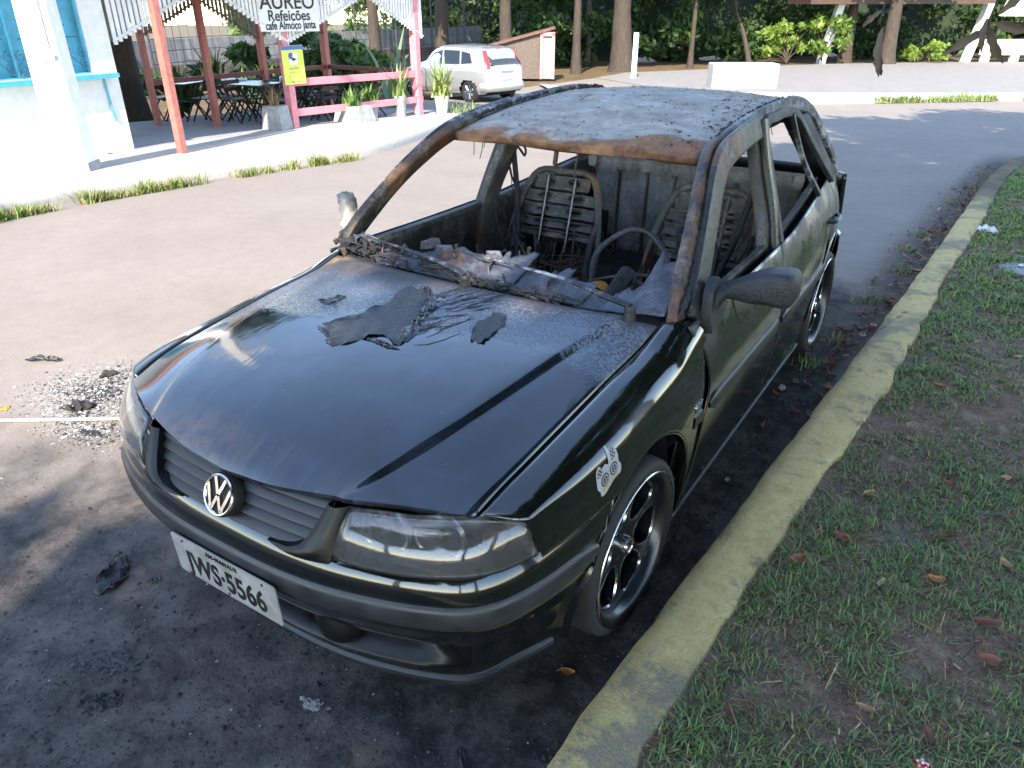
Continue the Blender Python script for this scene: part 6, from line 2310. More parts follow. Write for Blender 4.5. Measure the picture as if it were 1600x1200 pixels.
# porch of the eating house: posts, rails, roof, valances
porch = empty("porch_shelter", (-10.5, 8.3, gz(-10.5, 8.3) + 0.1), "open porch with red posts, tiled roof and zigzag white slat valances", "porch")
def ppart(m, name, mat, **k):
    o_ = m.build(name, mat, porch, **k)
    o_.location = -porch.location
    return o_
P0, P1, P2 = Vector((-8.35, 4.93, 0)), Vector((-9.8, 8.32, 0)), Vector((-9.70, 11.84, 0))
HC = Vector((-9.28, 4.83, 0))
BK = [Vector((-12.32, 7.22, 0)), Vector((-12.4, 10.0, 0)), Vector((-12.4, 11.85, 0))]
INN = Vector((-11.14, 7.66, 0))
ROOFZ = 2.12
for p, w_, mat, nm in ((P0, 0.105, REDP, "post"), (P1, 0.15, PINKP, "post"), (P2, 0.16, PINKP, "post"), (INN, 0.11, REDP, "post"), (BK[0], 0.10, REDP, "post"), (BK[1], 0.13, REDP, "post"), (BK[2], 0.15, REDP, "post")):
    mb = MB()
    z0 = gz(p.x, p.y) + 0.10
    mb.box((p.x, p.y, (z0 + 2.3) / 2), (w_, w_, 2.3 - z0), Matrix.Rotation(0.1, 3, 'Z'))
    ppart(mb, nm, mat, smooth=False, bevel=0.008)
dP = (P2 - P1)
for za, zb, h in ((0.46, 0.37, 0.13), (-0.06, -0.15, 0.13)):
    mb = MB()
    a, b = Vector((P1.x + 0.02, P1.y, za)), Vector((P2.x + 0.02, P2.y + 0.15, zb))
    q = (b - a)
    mb.box(tuple((a + b) / 2), (0.05, q.length, h), Matrix.Rotation(math.atan2(-q.x, q.y), 3, 'Z') @ Matrix.Rotation(math.atan2(q.z, math.hypot(q.x, q.y)), 3, 'X'))
    ppart(mb, "rail", PINKP, smooth=False, bevel=0.006)
for za in (0.42,):
    mb = MB()
    for a, b in ((BK[0], BK[1]), (BK[1], BK[2]), (BK[2], P2)):
        q = b - a
        mb.box(((a.x + b.x) / 2, (a.y + b.y) / 2, za), (0.05, q.length, 0.09), Matrix.Rotation(math.atan2(-q.x, q.y), 3, 'Z'))
    ppart(mb, "rail", simple("old_red_rail", (0.20, 0.05, 0.045), 0.6, 0.3), smooth=False)
def valance(a, b, segs, slat, gap, mat, name, ztop=ROOFZ):
    """upright boards from a to b whose lower ends follow a zigzag: segs [(t, z)]"""
    mb = MB()
    q = b - a
    L = q.length
    n = int(L / (slat + gap))
    ang = math.atan2(-q.x, q.y)
    R_ = Matrix.Rotation(ang, 3, 'Z')
    for k in range(n):
        t = (k + 0.5) / n
        p = a + q * t
        zl = None
        for (t0, z0), (t1, z1) in zip(segs[:-1], segs[1:]):
            if t0 <= t <= t1:
                zl = lerp(z0, z1, (t - t0) / (t1 - t0))
        zl = min(zl, ztop - 0.05)
        mb.box((p.x, p.y, (zl + ztop) / 2), (0.018, slat, ztop - zl), R_)
    # laths along the zigzag edge
    for (t0, z0), (t1, z1) in zip(segs[:-1], segs[1:]):
        A_, B_ = a + q * t0, a + q * t1
        mb.tube([(A_.x + .02, A_.y, z0 + 0.06), (B_.x + .02, B_.y, min(z1, ztop) + 0.06)], 0.018, 4)
    return ppart(mb, name, mat, smooth=False)
valance(HC, P1 + Vector((0.06, 0, 0)), [(0, 1.22), (0.52, 1.96), (1.0, 1.10)], 0.058, 0.030, SLATW, "valance")
valance(P1 + Vector((0.06, 0, 0)), P2 + Vector((0.06, 0.2, 0)), [(0, 1.08), (0.56, 1.86), (1.0, 1.05)], 0.058, 0.022, SLATW, "valance")
BACKS = simple("shaded_slat", (0.20, 0.19, 0.15), 0.7, 0.35, 8)  # same slats coloured darker to carry the shade under the porch
valance(BK[0], BK[1], [(0, 1.15), (0.5, 1.75), (1, 1.0)], 0.055, 0.035, BACKS, "valance")
valance(BK[1], BK[2], [(0, 1.0), (0.5, 1.75), (1, 1.0)], 0.055, 0.035, BACKS, "valance")
valance(BK[0] + Vector((0, 0, 0)), HC + Vector((-0.6, 0.3, 0)), [(0, 1.2), (0.5, 1.7), (1, 1.2)], 0.055, 0.035, BACKS, "valance")
mb = MB()
RC = [(-8.2, 4.4, 2.16), (-9.30, 12.6, 2.16), (-13.4, 12.8, 2.75), (-13.4, 6.4, 2.75), (-10.0, 4.5, 2.4)]
n = 40
rows = []
for i in range(n + 1):
    t = i / n
    a = Vector((-8.9, 4.75, 2.20)).lerp(Vector((-9.45, 12.6, 2.20)), t)
    b = Vector((-12.9, 5.5, 2.62)).lerp(Vector((-12.9, 12.6, 2.62)), t)
    rows.append([tuple(a.lerp(b, j / 12) + Vector((0, 0, 0.025 * math.sin(t * n * 1.57)))) for j in range(13)])
mb.grid(rows)
ppart(mb, "roof", TILEM, solid=0.04, smooth=False)
mb = MB()
for a, b in ((HC, P1), (P1, P2), (P2, BK[2]), (BK[0], BK[1]), (BK[1], BK[2])):
    mb.tube([(a.x, a.y, 2.13), (b.x, b.y, 2.13)], 0.05, 4)
for t in np.linspace(0.05, 0.95, 7):
    a, b = P0.lerp(P2, t), BK[0].lerp(BK[2], t)
    mb.tube([(a.x - 0.3, a.y, 2.15), (b.x, b.y, 2.56)], 0.035, 4)
mb.tube([(P1.x, P1.y, 1.98), (P2.x + 0.1, P2.y + 0.7, 1.98)], 0.055, 4)
ppart(mb, "roof_beams", REDP, smooth=False)
mb = MB()
q = [(-9.5, 4.6), (-9.75, 8.2), (-9.6, 13), (-13.2, 13), (-13.2, 5.2)]
sheet("porch_floor", [(-8.75, 4.3), (-9.1, 5.6), (-9.55, 8.3), (-9.5, 12.4)], [(-13.6, 4.6), (-13.6, 6.4), (-13.6, 8.8), (-13.6, 12.4)], 30, 16, 0.145, FLOORC)

# painted sign board hung on the valance
sign = empty("eatery_sign", (-9.66, 8.38, 1.3), "white board hand lettered with menu words on the porch valance", "sign")
mb = MB()
SQ = (P2 - P1).normalized()
SA = Vector((0.0, 1.0, 0)).normalized()
SO = Vector((-9.66, 7.78, 0))
SN = Vector((1, 0, 0))
mb.prism([(0, 0), (1.34, -0.03), (1.36, 0.70), (0.02, 0.70)], ((-9.67, 7.74, 1.315), (0, 1, 0), (0, 0, 1)), 0.02)
o = mb.build("board", SLATW, sign, smooth=False)
o.location = -sign.location
INK = simple("sign_ink", (0.02, 0.02, 0.022), 0.6, 0.2)
SM = Matrix(((0, 0, 1, 0), (1, 0, 0, 0), (0, 1, 0, 0), (0, 0, 0, 1)))
for body, y, z, size, sx in (("AUREO", 8.40, 1.755, 0.32, 1.18), ("Refei\u00e7\u00f5es", 8.40, 1.545, 0.235, 1.06), ("cafe Almo\u00e7o janta", 8.42, 1.395, 0.185, 0.86)):
    o = text_mesh("sign_lettering", body, size, INK, sign, Matrix.Translation((-9.645, y, z)) @ SM, sx, 0.004, 0.001)
    o.location = -sign.location
# yellow poster on the front post
poster = empty("yellow_poster", (-9.69, 8.4, 0.75), "yellow green poster with a blue strip and round emblem on the pink post", "poster")
def pp_(m, name, mat, **k):
    o_ = m.build(name, mat, poster, **k)
    o_.location = -poster.location
    return o_
mb = MB()
mb.prism([(0, 0), (0.50, 0.0), (0.50, 0.64), (0, 0.64)], ((-9.70, 8.15, 0.435), (0, 1, 0), (0, 0, 1)), 0.008)
pp_(mb, "sheet", simple("poster_yellow", (0.62, 0.66, 0.10), 0.5, 0.06), smooth=False)
mb = MB()
mb.prism([(0, 0), (0.50, 0), (0.50, 0.065), (0, 0.065)], ((-9.6905, 8.15, 1.005), (0, 1, 0), (0, 0, 1)), 0.002)
pp_(mb, "blue_strip", simple("poster_blue", (0.06, 0.12, 0.42), 0.5, 0.06), smooth=False)
for (a, b, r, mt) in ((0.20, 0.47, 0.055, "navy"), (0.30, 0.46, 0.06, "white"), (0.21, 0.37, 0.055, "white"), (0.30, 0.37, 0.052, "white"), (0.25, 0.415, 0.045, "red")):
    mb = MB()
    mb.prism([(r * math.cos(q), r * math.sin(q) * (0.55 if mt == "red" else 1)) for q in np.linspace(0, 6.283, 22, endpoint=False)], ((-9.6905 + (0.0012 if mt == "red" else 0.0003 * "navywhite".find(mt)), 8.15 + a, 0.435 + b), (0, 1, 0), (0, 0, 1)), 0.0015)
    pp_(mb, "emblem", simple("poster_" + mt, {"navy": (0.05, 0.09, 0.32), "white": (0.75, 0.75, 0.72), "red": (0.55, 0.05, 0.04)}[mt], 0.5, 0.05), smooth=False)
for body, z, size in (("semana", 0.700, 0.085), ("urgente", 0.640, 0.085)):
    o = text_mesh("poster_lettering", body, size, simple("poster_ink", (0.16, 0.22, 0.10), 0.6), poster, Matrix.Translation((-9.6895, 8.41, z)) @ SM, 0.95, 0.0, 0.0006)
    o.location = -poster.location
mb = MB()
for z in (0.585, 0.555):
    mb.box((-9.690, 8.40, z), (0.003, 0.30, 0.006))
mb.box((-9.690, 8.33, 0.475), (0.003, 0.10, 0.02)); mb.box((-9.690, 8.47, 0.475), (0.003, 0.10, 0.02))
pp_(mb, "small_print", simple("poster_print", (0.18, 0.26, 0.14), 0.6), smooth=False)

# folding tables and chairs of dark wood
def make_table():
    t = empty("folding_table", (0, 0, 0), "dark folding wooden table on crossed legs", "table")
    mb = MB()
    for k in range(6):
        mb.box((0, -0.30 + k * 0.12, 0.72), (0.72, 0.11, 0.025))
    mb.build("tabletop", WOODT, t, smooth=False)
    for s in (-1, 1):
        for d in (-1, 1):
            mb = MB()
            mb.tube([(-0.30 * d, 0.24 * s + 0.02 * d, 0.0), (0.30 * d, 0.24 * s + 0.02 * d, 0.71)], 0.022, 4)
            mb.build("leg", WOODD, t, smooth=False)
    mb = MB()
    mb.tube([(0, -0.26, 0.36), (0, 0.26, 0.36)], 0.016, 6)
    mb.build("stretcher", WOODD, t)
    return t
def make_chair():
    t = empty("folding_chair", (0, 0, 0), "dark folding wooden chair", "chair")
    mb = MB()
    for k in range(5):
        mb.box((-0.15 + k * 0.075, 0, 0.44), (0.065, 0.40, 0.02))
    mb.build("seat", WOODD, t, smooth=False)
    for s in (-1, 1):
        mb = MB()
        mb.tube([(0.22, 0.19 * s, 0.0), (-0.20, 0.19 * s, 0.80)], 0.018, 4)
        mb.build("leg", WOODD, t, smooth=False)
        mb = MB()
        mb.tube([(-0.22, 0.165 * s, 0.0), (0.16, 0.165 * s, 0.43)], 0.018, 4)
        mb.build("leg", WOODD, t, smooth=False)
    mb = MB()
    for z in (0.62, 0.74):
        mb.box((-0.11 - (z - .62) * 0.5, 0, z), (0.018, 0.42, 0.075))
    mb.build("backrest", WOODD, t, smooth=False)
    return t
tab, ch = make_table(), make_chair()
spots = [(-10.95, 8.55, 0.15), (-10.75, 9.75, -0.1), (-10.7, 10.85, 0.1), (-11.75, 8.9, 0.2), (-11.7, 10.1, 0.0), (-11.7, 11.2, 0.15), (-12.75, 8.15, 0.3), (-12.9, 9.5, 0.1), (-12.8, 10.8, -0.1)]
for k, (x, y, a) in enumerate(spots):
    o = tab if k == 0 else copy_tree(tab)
    o.location = (x, y, gz(x, y) + 0.14)
    o.rotation_euler = (0, 0, a + 1.57)
    row = ("front", "middle", "back")[k // 3]
    place = ["nearest the inner red post", "in the middle of its row", "nearest the pink corner post"][k % 3]
    o["label"] = "dark folding table with crossed legs, %s row, %s" % (row, place)
    o["group"] = "folding tables under the porch"
first = True
for k, (x, y, a) in enumerate(spots):
    for s in (-1, 1):
        o = ch if first else copy_tree(ch)
        first = False
        dx, dy = 0.52 * s * math.cos(a), 0.52 * s * math.sin(a)
        o.location = (x + dx * 1.0, y + dy, gz(x + dx, y + dy) + 0.14)
        o.rotation_euler = (0, 0, a + (0 if s < 0 else math.pi) + 0.2 * math.sin(k * 3 + s))
        row = ("front", "middle", "back")[k // 3]
        place = ["nearest the inner red post", "in the middle of its row", "nearest the pink corner post"][k % 3]
        o["label"] = "dark chair, %s side, %s row, at the table %s" % ("road" if s > 0 else "wall", row, place)
        o["group"] = "folding chairs under the porch"

# planters, pots and plants by the rail
POTG = m_concrete("grey_cement_pot", (0.24, 0.24, 0.245), (0.40, 0.40, 0.405))
POTW = m_concrete("pale_pot", (0.50, 0.51, 0.52), (0.66, 0.66, 0.66))
LEAFY = [m_blade("leaf_bright", (0.08, 0.17, 0.03), (0.17, 0.27, 0.07)), m_blade("leaf_mid", (0.035, 0.09, 0.02), (0.075, 0.15, 0.04)), m_blade("leaf_striped", (0.20, 0.22, 0.09), (0.34, 0.36, 0.18))]
DRYL = [m_blade("leaf_straw", (0.30, 0.16, 0.05), (0.46, 0.28, 0.11))]
def pot(name, loc, r, h, mat, label, square=False, rz=0.0, sx=1.0):
    mb = MB()
    if square:
        mb.box((0, 0, h / 2), (r * 2 * sx, r * 2, h), taper=0.82)
        mb.box((0, 0, h + 0.002), (r * 1.5 * sx, r * 1.5, 0.01))
    else:
        mb.lathe([(r * 0.75, 0), (r * 0.95, h * 0.8), (r, h * 0.82), (r, h), (r * 0.85, h), (r * 0.82, h * 0.9), (0, h * 0.9)], 18)
    o_ = tag(mb.build(name, mat, None, angle=40), label, "planter", "planters by the porch rail")
    o_.location = loc
    o_.rotation_euler = (0, 0, rz)
    return o_
def gpos(x, y, h=0.135):
    return (x, y, gz(x, y) + h)
pot("cement_planter", gpos(-9.85, 7.98), 0.20, 0.40, POTG, "grey cement block planter left of the pink post with the poster", True, 0.3)
pot("cement_planter", gpos(-9.72, 9.85), 0.26, 0.30, POTG, "wide grey tapered planter under the lower pink rail", True, 0.1, 1.3)
pot("cement_planter", gpos(-9.95, 10.55), 0.20, 0.33, POTG, "dark grey planter behind the wide tapered one", False)
pot("pale_pot", gpos(-9.70, 11.25), 0.13, 0.42, POTG, "slim grey pot of a spiky plant left of the end post", False)
pot("pale_pot", gpos(-9.55, 12.50), 0.16, 0.36, POTW, "pale blue white pot right of the pink end post", False)
weed_tuft("dry_potted_plant", gpos(-9.85, 7.98, 0.53), 26, 0.42, 0.05, "dry straw coloured plant in the block planter by the poster", None, DRYL + [GRASS3], 31, "plant", 0.02)
weed_tuft("potted_plant", gpos(-9.72, 9.80, 0.43), 46, 0.42, 0.07, "small bright leafy plant in the wide tapered planter", None, LEAFY[:2], 32, "plant", 0.06)
weed_tuft("potted_plant", gpos(-9.95, 10.55, 0.46), 60, 0.42, 0.12, "bushy green plant in the dark grey planter", None, LEAFY[:2], 33, "plant", 0.05)
weed_tuft("potted_plant", gpos(-9.70, 11.25, 0.53), 40, 0.75, 0.06, "tall striped spiky plant in the slim grey pot", None, LEAFY, 34, "plant", 0.05)
weed_tuft("potted_plant", gpos(-9.55, 12.50, 0.47), 60, 0.95, 0.08, "large sunlit spiky plant in the pale pot before the silver car", None, [LEAFY[0], LEAFY[2], GRASSY], 35, "plant", 0.055)
weed_tuft("low_shrub", gpos(-9.25, 12.85, 0.0), 90, 0.45, 0.22, "low green shrub beside the silver car wheel", None, LEAFY, 36, "shrub", 0.04)
weed_tuft("dark_rosette_plant", (-14.6, 10.3, gz(-14.6, 10.3) + 0.75), 80, 0.95, 0.10, "tall dark rosette plant behind the porch tables", None, [m_blade("purple_leaf", (0.035, 0.022, 0.020), (0.08, 0.07, 0.045)), LEAFY[1]], 37, "plant", 0.075)
weed_tuft("dark_rosette_plant", (-14.2, 9.2, gz(-14.2, 9.2) + 0.45), 60, 0.75, 0.10, "shorter dark rosette plant left of the tall rosette plant", None, [m_blade("purple_leaf2", (0.03, 0.03, 0.02), (0.07, 0.08, 0.04)), LEAFY[1]], 38, "plant", 0.07)
weed_tuft("leafy_plant", (-14.5, 11.9, gz(-14.5, 11.9) + 0.3), 120, 1.0, 0.25, "green leafy plant behind the rear red post of the porch", None, LEAFY[:2], 39, "plant", 0.06)
weed_tuft("tall_cactus_leaf", (-12.6, 14.3, gz(-12.6, 14.3)), 7, 2.4, 0.08, "tall pale green blade plant rising behind the pink end post", None, [m_blade("cactus_green", (0.07, 0.13, 0.06), (0.13, 0.20, 0.10))], 40, "plant", 0.16)

# ------------------------------------------------------------------ silver hatchback on the drive
def m_silver():
    M = Mat("silver_paint")
    M.set(base=(0.40, 0.405, 0.415), metal=0.55, rough=0.32, coat=1.0, coat_rough=0.05)
    return M.m
SILV = m_silver()
GLASSD = simple("tinted_glass", (0.012, 0.013, 0.015), 0.06, 0.2, 3, spec=0.6)
REDL = simple("red_lamp", (0.45, 0.02, 0.02), 0.2, 0.15, 8, coat=1.0)
sc_dir = math.atan2(0.2, -0.98)
scar = empty("silver_car", (-11.48 + 1.23 * math.cos(sc_dir), 17.24 + 1.23 * math.sin(sc_dir), gz(-12.6, 17.5)), "silver hatchback parked beyond the porch with its tail to the road", "car", rz=sc_dir)
# local: +x forward, y left, z up; rear axle at -1.23
def sc_sec(x):
    """half outline (y, z) of the body at x: sill, waist, roof"""
    hw = interp([(-1.95, 0.62), (-1.80, 0.76), (-1.2, 0.83), (0.9, 0.84), (1.6, 0.78), (1.95, 0.55)], x)
    zb = interp([(-1.95, 0.36), (-1.7, 0.26), (1.6, 0.22), (1.95, 0.30)], x)
    zw = interp([(-1.95, 0.93), (-1.2, 0.97), (0.4, 0.90), (0.9, 0.92), (1.6, 0.78), (1.95, 0.58)], x)
    zr = interp([(-1.95, 0.96), (-1.86, 1.10), (-1.62, 1.40), (-1.2, 1.455), (-0.3, 1.475), (0.25, 1.41), (0.95, 0.98), (1.1, 0.93), (1.95, 0.60)], x)
    return hw, zb, zw, max(zr, zw + 0.005)
rows = []
for x in np.concatenate([np.linspace(-1.95, -1.5, 10), np.linspace(-1.4, 1.6, 40), np.linspace(1.68, 1.95, 6)]):
    hw, zb, zw, zr = sc_sec(x)
    rr = 0.74 * hw
    halfp = [(hw * 0.92, zb), (hw * 0.99, zb + 0.12), (hw, (zb + zw) / 2), (hw * 0.985, zw - 0.06), (hw * 0.95, zw), (lerp(hw * 0.95, rr, 0.5), (zw + zr) / 2), (rr, zr - 0.05 * (zr - zw > .1)), (rr * 0.80, zr), (rr * 0.4, zr + 0.012), (0, zr + 0.016)]
    rows.append([(x, y, z) for y, z in halfp] + [(x, -y, z) for y, z in halfp[::-1][1:]])
mb = MB()
def in_arch(i, j):
    a, b = rows[i][j], rows[i + 1][j + 1]
    x, y, z = (a[0] + b[0]) / 2, (a[1] + b[1]) / 2, (a[2] + b[2]) / 2
    return abs(y) > 0.5 and z < 0.66 and any(math.hypot(x - c, z - 0.30) < 0.345 for c in (-1.23, 1.26))
dense = []
for r in rows:                                                    # finer rings so that the arches come out round
    nr_ = []
    for a, b in zip(r[:-1], r[1:]):
        for k in range(4):
            nr_.append(tuple(lerp(a[q], b[q], k / 4) for q in range(3)))
    nr_.append(r[-1])
    dense.append(nr_)
rows = dense
mb.grid(rows, skip=in_arch)
mb.add(rows[0], [tuple(range(len(rows[0])))])
mb.add(rows[-1], [tuple(range(len(rows[-1])))[::-1]])
mb.build("body", SILV, scar, angle=40)
mb = MB()
mb.box((0, 0, 0.30), (3.2, 1.3, 0.2))
for c in (-1.23, 1.26):
    mb.box((c, 0, 0.42), (0.74, 1.46, 0.40))
mb.build("underbody", BLACKT, scar, smooth=False)
def glass(name, pts, off=0.012):
    for s in (1, -1):
        mb_ = MB()
        vs = []
        for x, z in pts:
            hw, zb, zw, zr = sc_sec(x)
            t = max(0, min(1, (z - zw) / max(0.05, zr - 0.05 - zw)))
            vs.append((x, (lerp(hw * 0.95, hw * 0.74, t) + off) * s, z))
        mb_.add(vs, [tuple(range(len(vs)))])
        mb_.build(name, GLASSD, scar, smooth=False, solid=0.006)
glass("front_side_window", [(0.80, 0.965), (0.30, 1.26), (-0.02, 1.34), (-0.10, 0.985)])
glass("rear_side_window", [(-0.18, 0.99), (-0.10, 1.345), (-0.75, 1.345), (-0.85, 1.01)])
glass("quarter_window", [(-0.92, 1.015), (-0.83, 1.335), (-1.18, 1.29), (-1.34, 1.05)])
mb = MB()
rr = []
for t in np.linspace(0, 1, 8):
    x, z = lerp(-1.925, -1.655, t), lerp(1.02, 1.375, t)
    hw = lerp(0.60, 0.50, t)
    rr.append([(x - 0.012 + 0.02 * (u * u), hw * u, z) for u in np.linspace(-1, 1, 12)])
mb.grid(rr)
mb.build("rear_window", simple("reflecting_glass", (0.03, 0.035, 0.04), 0.04, 0.1, 3, spec=0.8), scar, angle=50, solid=0.006)
mb = MB()
rr = []
for t in np.linspace(0, 1, 8):
    x, z = lerp(0.28, 0.93, t), lerp(1.42, 1.0, t)
    rr.append([(x + 0.014, lerp(0.52, 0.62, t) * u, z) for u in np.linspace(-1, 1, 10)])
mb.grid(rr)
mb.build("windscreen", GLASSD, scar, angle=50, solid=0.006)
for s in (1, -1):
    mb = MB()
    rr = []
    for t in np.linspace(0, 1, 10):
        x, z = lerp(-1.93, -1.68, t), lerp(0.92, 1.37, t)
        w0, w1 = lerp(0.60, 0.515, t), lerp(0.73, 0.60, t) - 0.05 * (1 - t) ** 3
        rr.append([(x - 0.012 + 0.07 * u, lerp(w0 + 0.02, w1 + 0.02, u) * s, z) for u in np.linspace(0, 1, 5)])
    mb.grid(rr)
    mb.build("tail_lamp", REDL, scar, angle=50, solid=0.03)
mb = MB()
mb.tube([(-1.965, -0.22, 0.835), (-1.975, 0, 0.84), (-1.965, 0.22, 0.835)], 0.012, 6)
mb.build("hatch_trim", CHROME, scar)
mb = MB()
mb.box((-1.965, 0, 0.70), (0.012, 0.40, 0.13))
mb.build("number_plate", simple("pale_plate", (0.55, 0.55, 0.55), 0.5), scar, smooth=False)
mb = MB()
mb.tube(spline([(-1.70, 0.80, 0.45), (-1.93, 0.60, 0.45), (-2.0, 0, 0.45), (-1.93, -0.60, 0.45), (-1.70, -0.80, 0.45)], 24), 0.075, 8, flat=1.6)
mb.build("rear_bumper", SILV, scar, angle=60)
mb = MB()
mb.box((-1.62, 0, 1.405), (0.05, 0.22, 0.03))
mb.build("brake_lamp", REDL, scar, smooth=False)
for x in (-1.23, 1.26):
    for s in (1, -1):
        mb = MB()
        mb.lathe([(0.20, 0.02), (0.21, 0.06), (0.20, 0.085), (0.06, 0.075), (0.0, 0.085)], 24, (0, 0, 0), 'y')
        for k in range(7):
            q = 2 * math.pi * k / 7
            mb.tube([(0.05 * math.cos(q), 0.088, 0.05 * math.sin(q)), (0.19 * math.cos(q), 0.094, 0.19 * math.sin(q))], 0.022, 6, flat=0.5)
        w_ = mb.build("wheel", POLISH, scar, angle=40)
        mb = MB()
        mb.lathe([(0.20, 0.06), (0.215, 0.09), (0.28, 0.095), (0.30, 0.07), (0.30, -0.08), (0.28, -0.10), (0.2, -0.10)], 32, (0, 0, 0), 'y')
        mb.build("tyre", TYRE, w_, angle=40)
        w_.location = (x, 0.72 * s, 0.30)
        if s < 0:
            w_.rotation_euler = (0, 0, math.pi)

# ------------------------------------------------------------------ walls and small things beyond
def m_backwall():
    M = Mat("stained_white_wall")
    x, y, z = M.sep()
    n1, n2 = M.noise(1.0, 6, 0.65, M.mapped((0.6, 0.6, 0.25))), M.noise(5, 7, 0.7)
    col = M.ramp(n2, [(0.3, (0.14, 0.15, 0.165)), (0.7, (0.27, 0.285, 0.30))])  # base darkened to carry the trees' shade in the colour
    drip = M.noise(1.0, 6, 0.7, M.mapped((2.2, 2.2, 0.14)))
    col = M.mix(M.math('MULTIPLY', M.rng(drip, 0.46, 0.62), 0.8), col, (0.11, 0.115, 0.12))
    low = M.math('SUBTRACT', 1.0, M.rng(M.math('ADD', z, M.math('MULTIPLY', n2, 0.06)), -0.16, -0.10))
    col = M.mix(low, col, M.ramp(n2, [(0.3, (0.07, 0.062, 0.053)), (0.7, (0.14, 0.126, 0.11))]))
    joint = M.math('LESS_THAN', M.math('FRACT', M.math('MULTIPLY', z, 5.0)), 0.06)
    col = M.mix(M.math('MULTIPLY', joint, 0.35), col, (0.10, 0.10, 0.10))
    M.set(base=col, rough=0.9, spec=0.2)
    return M.m
mb = MB()
wp = spline([(-19.2, 8.5), (-22.6, 12.8), (-23.28, 15), (-23.15, 24), (-23.0, 33.5)], 60)
rows = [[(p[0], p[1], -1.4) for p in wp], [(p[0], p[1], 0.66) for p in wp], [(p[0] - 0.2, p[1], 0.66) for p in wp], [(p[0] - 0.2, p[1], -1.4) for p in wp]]
mb.grid(rows)
tag(mb.build("yard_wall", m_backwall(), None, angle=40), "long stained white yard wall with a bare lower band behind the porch", "wall")
fence = empty("mesh_fence", (-22.3, 24, gz(-22.3, 24)), "rusty wire mesh fence on thin posts before the stained white wall", "fence")
FEM = simple("dark_fence_wire", (0.05, 0.05, 0.055), 0.6, 0.3)
mb = MB()
fp = spline([(-21.7, 13.5), (-22.3, 16), (-22.25, 24), (-22.1, 33)], 120)
for k in range(8):
    z = -0.7 + k * 0.36
    mb.tube([(p[0], p[1], z) for p in fp[::4]], 0.012, 4, False)
for p in fp[::2]:
    mb.tube([(p[0], p[1], -1.0), (p[0], p[1], 2.0)], 0.010, 4, False)
o = mb.build("wire_mesh", FEM, fence); o.location = -fence.location
for p in fp[::15]:
    mb = MB()
    mb.tube([(p[0] + .05, p[1], -1.2), (p[0] + .05, p[1], 2.2)], 0.04, 6)
    o = mb.build("fence_post", FEM, fence); o.location = -fence.location

shed = empty("small_shed", (-15.0, 25.3, gz(-15, 25.3)), "small brown plaster shed with a pink door surround", "shed", rz=math.atan2(0.52, 0.85))
SHW = m_concrete("brown_plaster", (0.085, 0.066, 0.055), (0.15, 0.122, 0.10), 4, 0.4)
mb = MB()
mb.add([(-1.55, 0, 0), (0.35, 0, 0), (0.35, 0, 1.66), (-1.55, 0, 1.15), (-1.55, 1.3, 0), (0.35, 1.3, 0), (0.35, 1.3, 1.66), (-1.55, 1.3, 1.15)],
       [(0, 1, 2, 3), (5, 4, 7, 6), (4, 0, 3, 7), (1, 5, 6, 2)])
mb.build("wall", SHW, shed, smooth=False)
mb = MB()
mb.add([(-1.85, -0.15, 1.09), (0.95, -0.15, 1.78), (0.95, 1.45, 1.78), (-1.85, 1.45, 1.09)], [(0, 1, 2, 3)])
mb.build("roof", simple("brown_tin", (0.14, 0.07, 0.055), 0.8, 0.4, 6), shed, smooth=False, solid=0.06)
mb = MB()
for x in (0.42, 0.88):
    mb.box((x, -0.02, 0.82), (0.11, 0.14, 1.64))
mb.box((0.65, -0.02, 1.60), (0.57, 0.14, 0.14))
mb.build("door_surround", PINKP, shed, smooth=False)
mb = MB()
mb.box((0.65, 0.03, 0.76), (0.36, 0.05, 1.52))
mb.build("door", simple("grey_green_door", (0.22, 0.26, 0.22), 0.7, 0.2), shed, smooth=False)

bol = MB()
bol.box((0, 0, 0.82), (0.17, 0.17, 1.64), taper=0.92)
o = tag(bol.build("white_marker_post", WHITEW, None, smooth=False, bevel=0.02), "slim white marker post standing behind the burnt car roof", "post")
o.location = (-11.68, 27.75, gz(-11.68, 27.75))
blk = MB()
a, b = Vector((-7.44, 24.63, 0)), Vector((-5.55, 25.75, 0))
q = b - a
blk.box((0, 0, 0.36), (q.length, 0.9, 0.80))
o = tag(blk.build("white_concrete_block", PAVE, None, smooth=False, bevel=0.03), "long low white concrete block on the far median", "block")
o.location = ((a.x + b.x) / 2 - 0.2, (a.y + b.y) / 2 + 0.38, gz(a.x, a.y))
o.rotation_euler = (0, 0, math.atan2(q.y, q.x))
# far median with grass
sheet("median", [(-9.0, 17.6), (-7.3, 18.1), (-5.6, 19.3), (-2.5, 21.6), (1.6, 25.1), (8, 30)], [(-13.0, 22.5), (-9.6, 21.0), (-7.6, 21.9), (-4.0, 23.6), (1.6, 26.9), (9, 32.5)], 50, 24, 0.101, PAVE)
rs = np.random.default_rng(23)
mp = np.array(spline([(-7.3, 18.05), (-5.6, 19.25), (-2.5, 21.55), (1.6, 25.05), (7, 29)], 400))
NB = 6000
ii = (rs.random(NB) * 399).astype(int)
dn = hash_noise(mp[ii, 0], mp[ii, 0] * 0, 0.8, 9)
ii = ii[(dn > 0.5) & (mp[ii, 0] > -5)]
n = len(ii)
wx, wy = mp[ii, 0] + rs.normal(0, 0.06, n), mp[ii, 1] + 0.35 + rs.random(n) ** 2 * 0.6 - 0.42
wz = np.array([gz(a, b) for a, b in zip(wx, wy)]) + 0.02
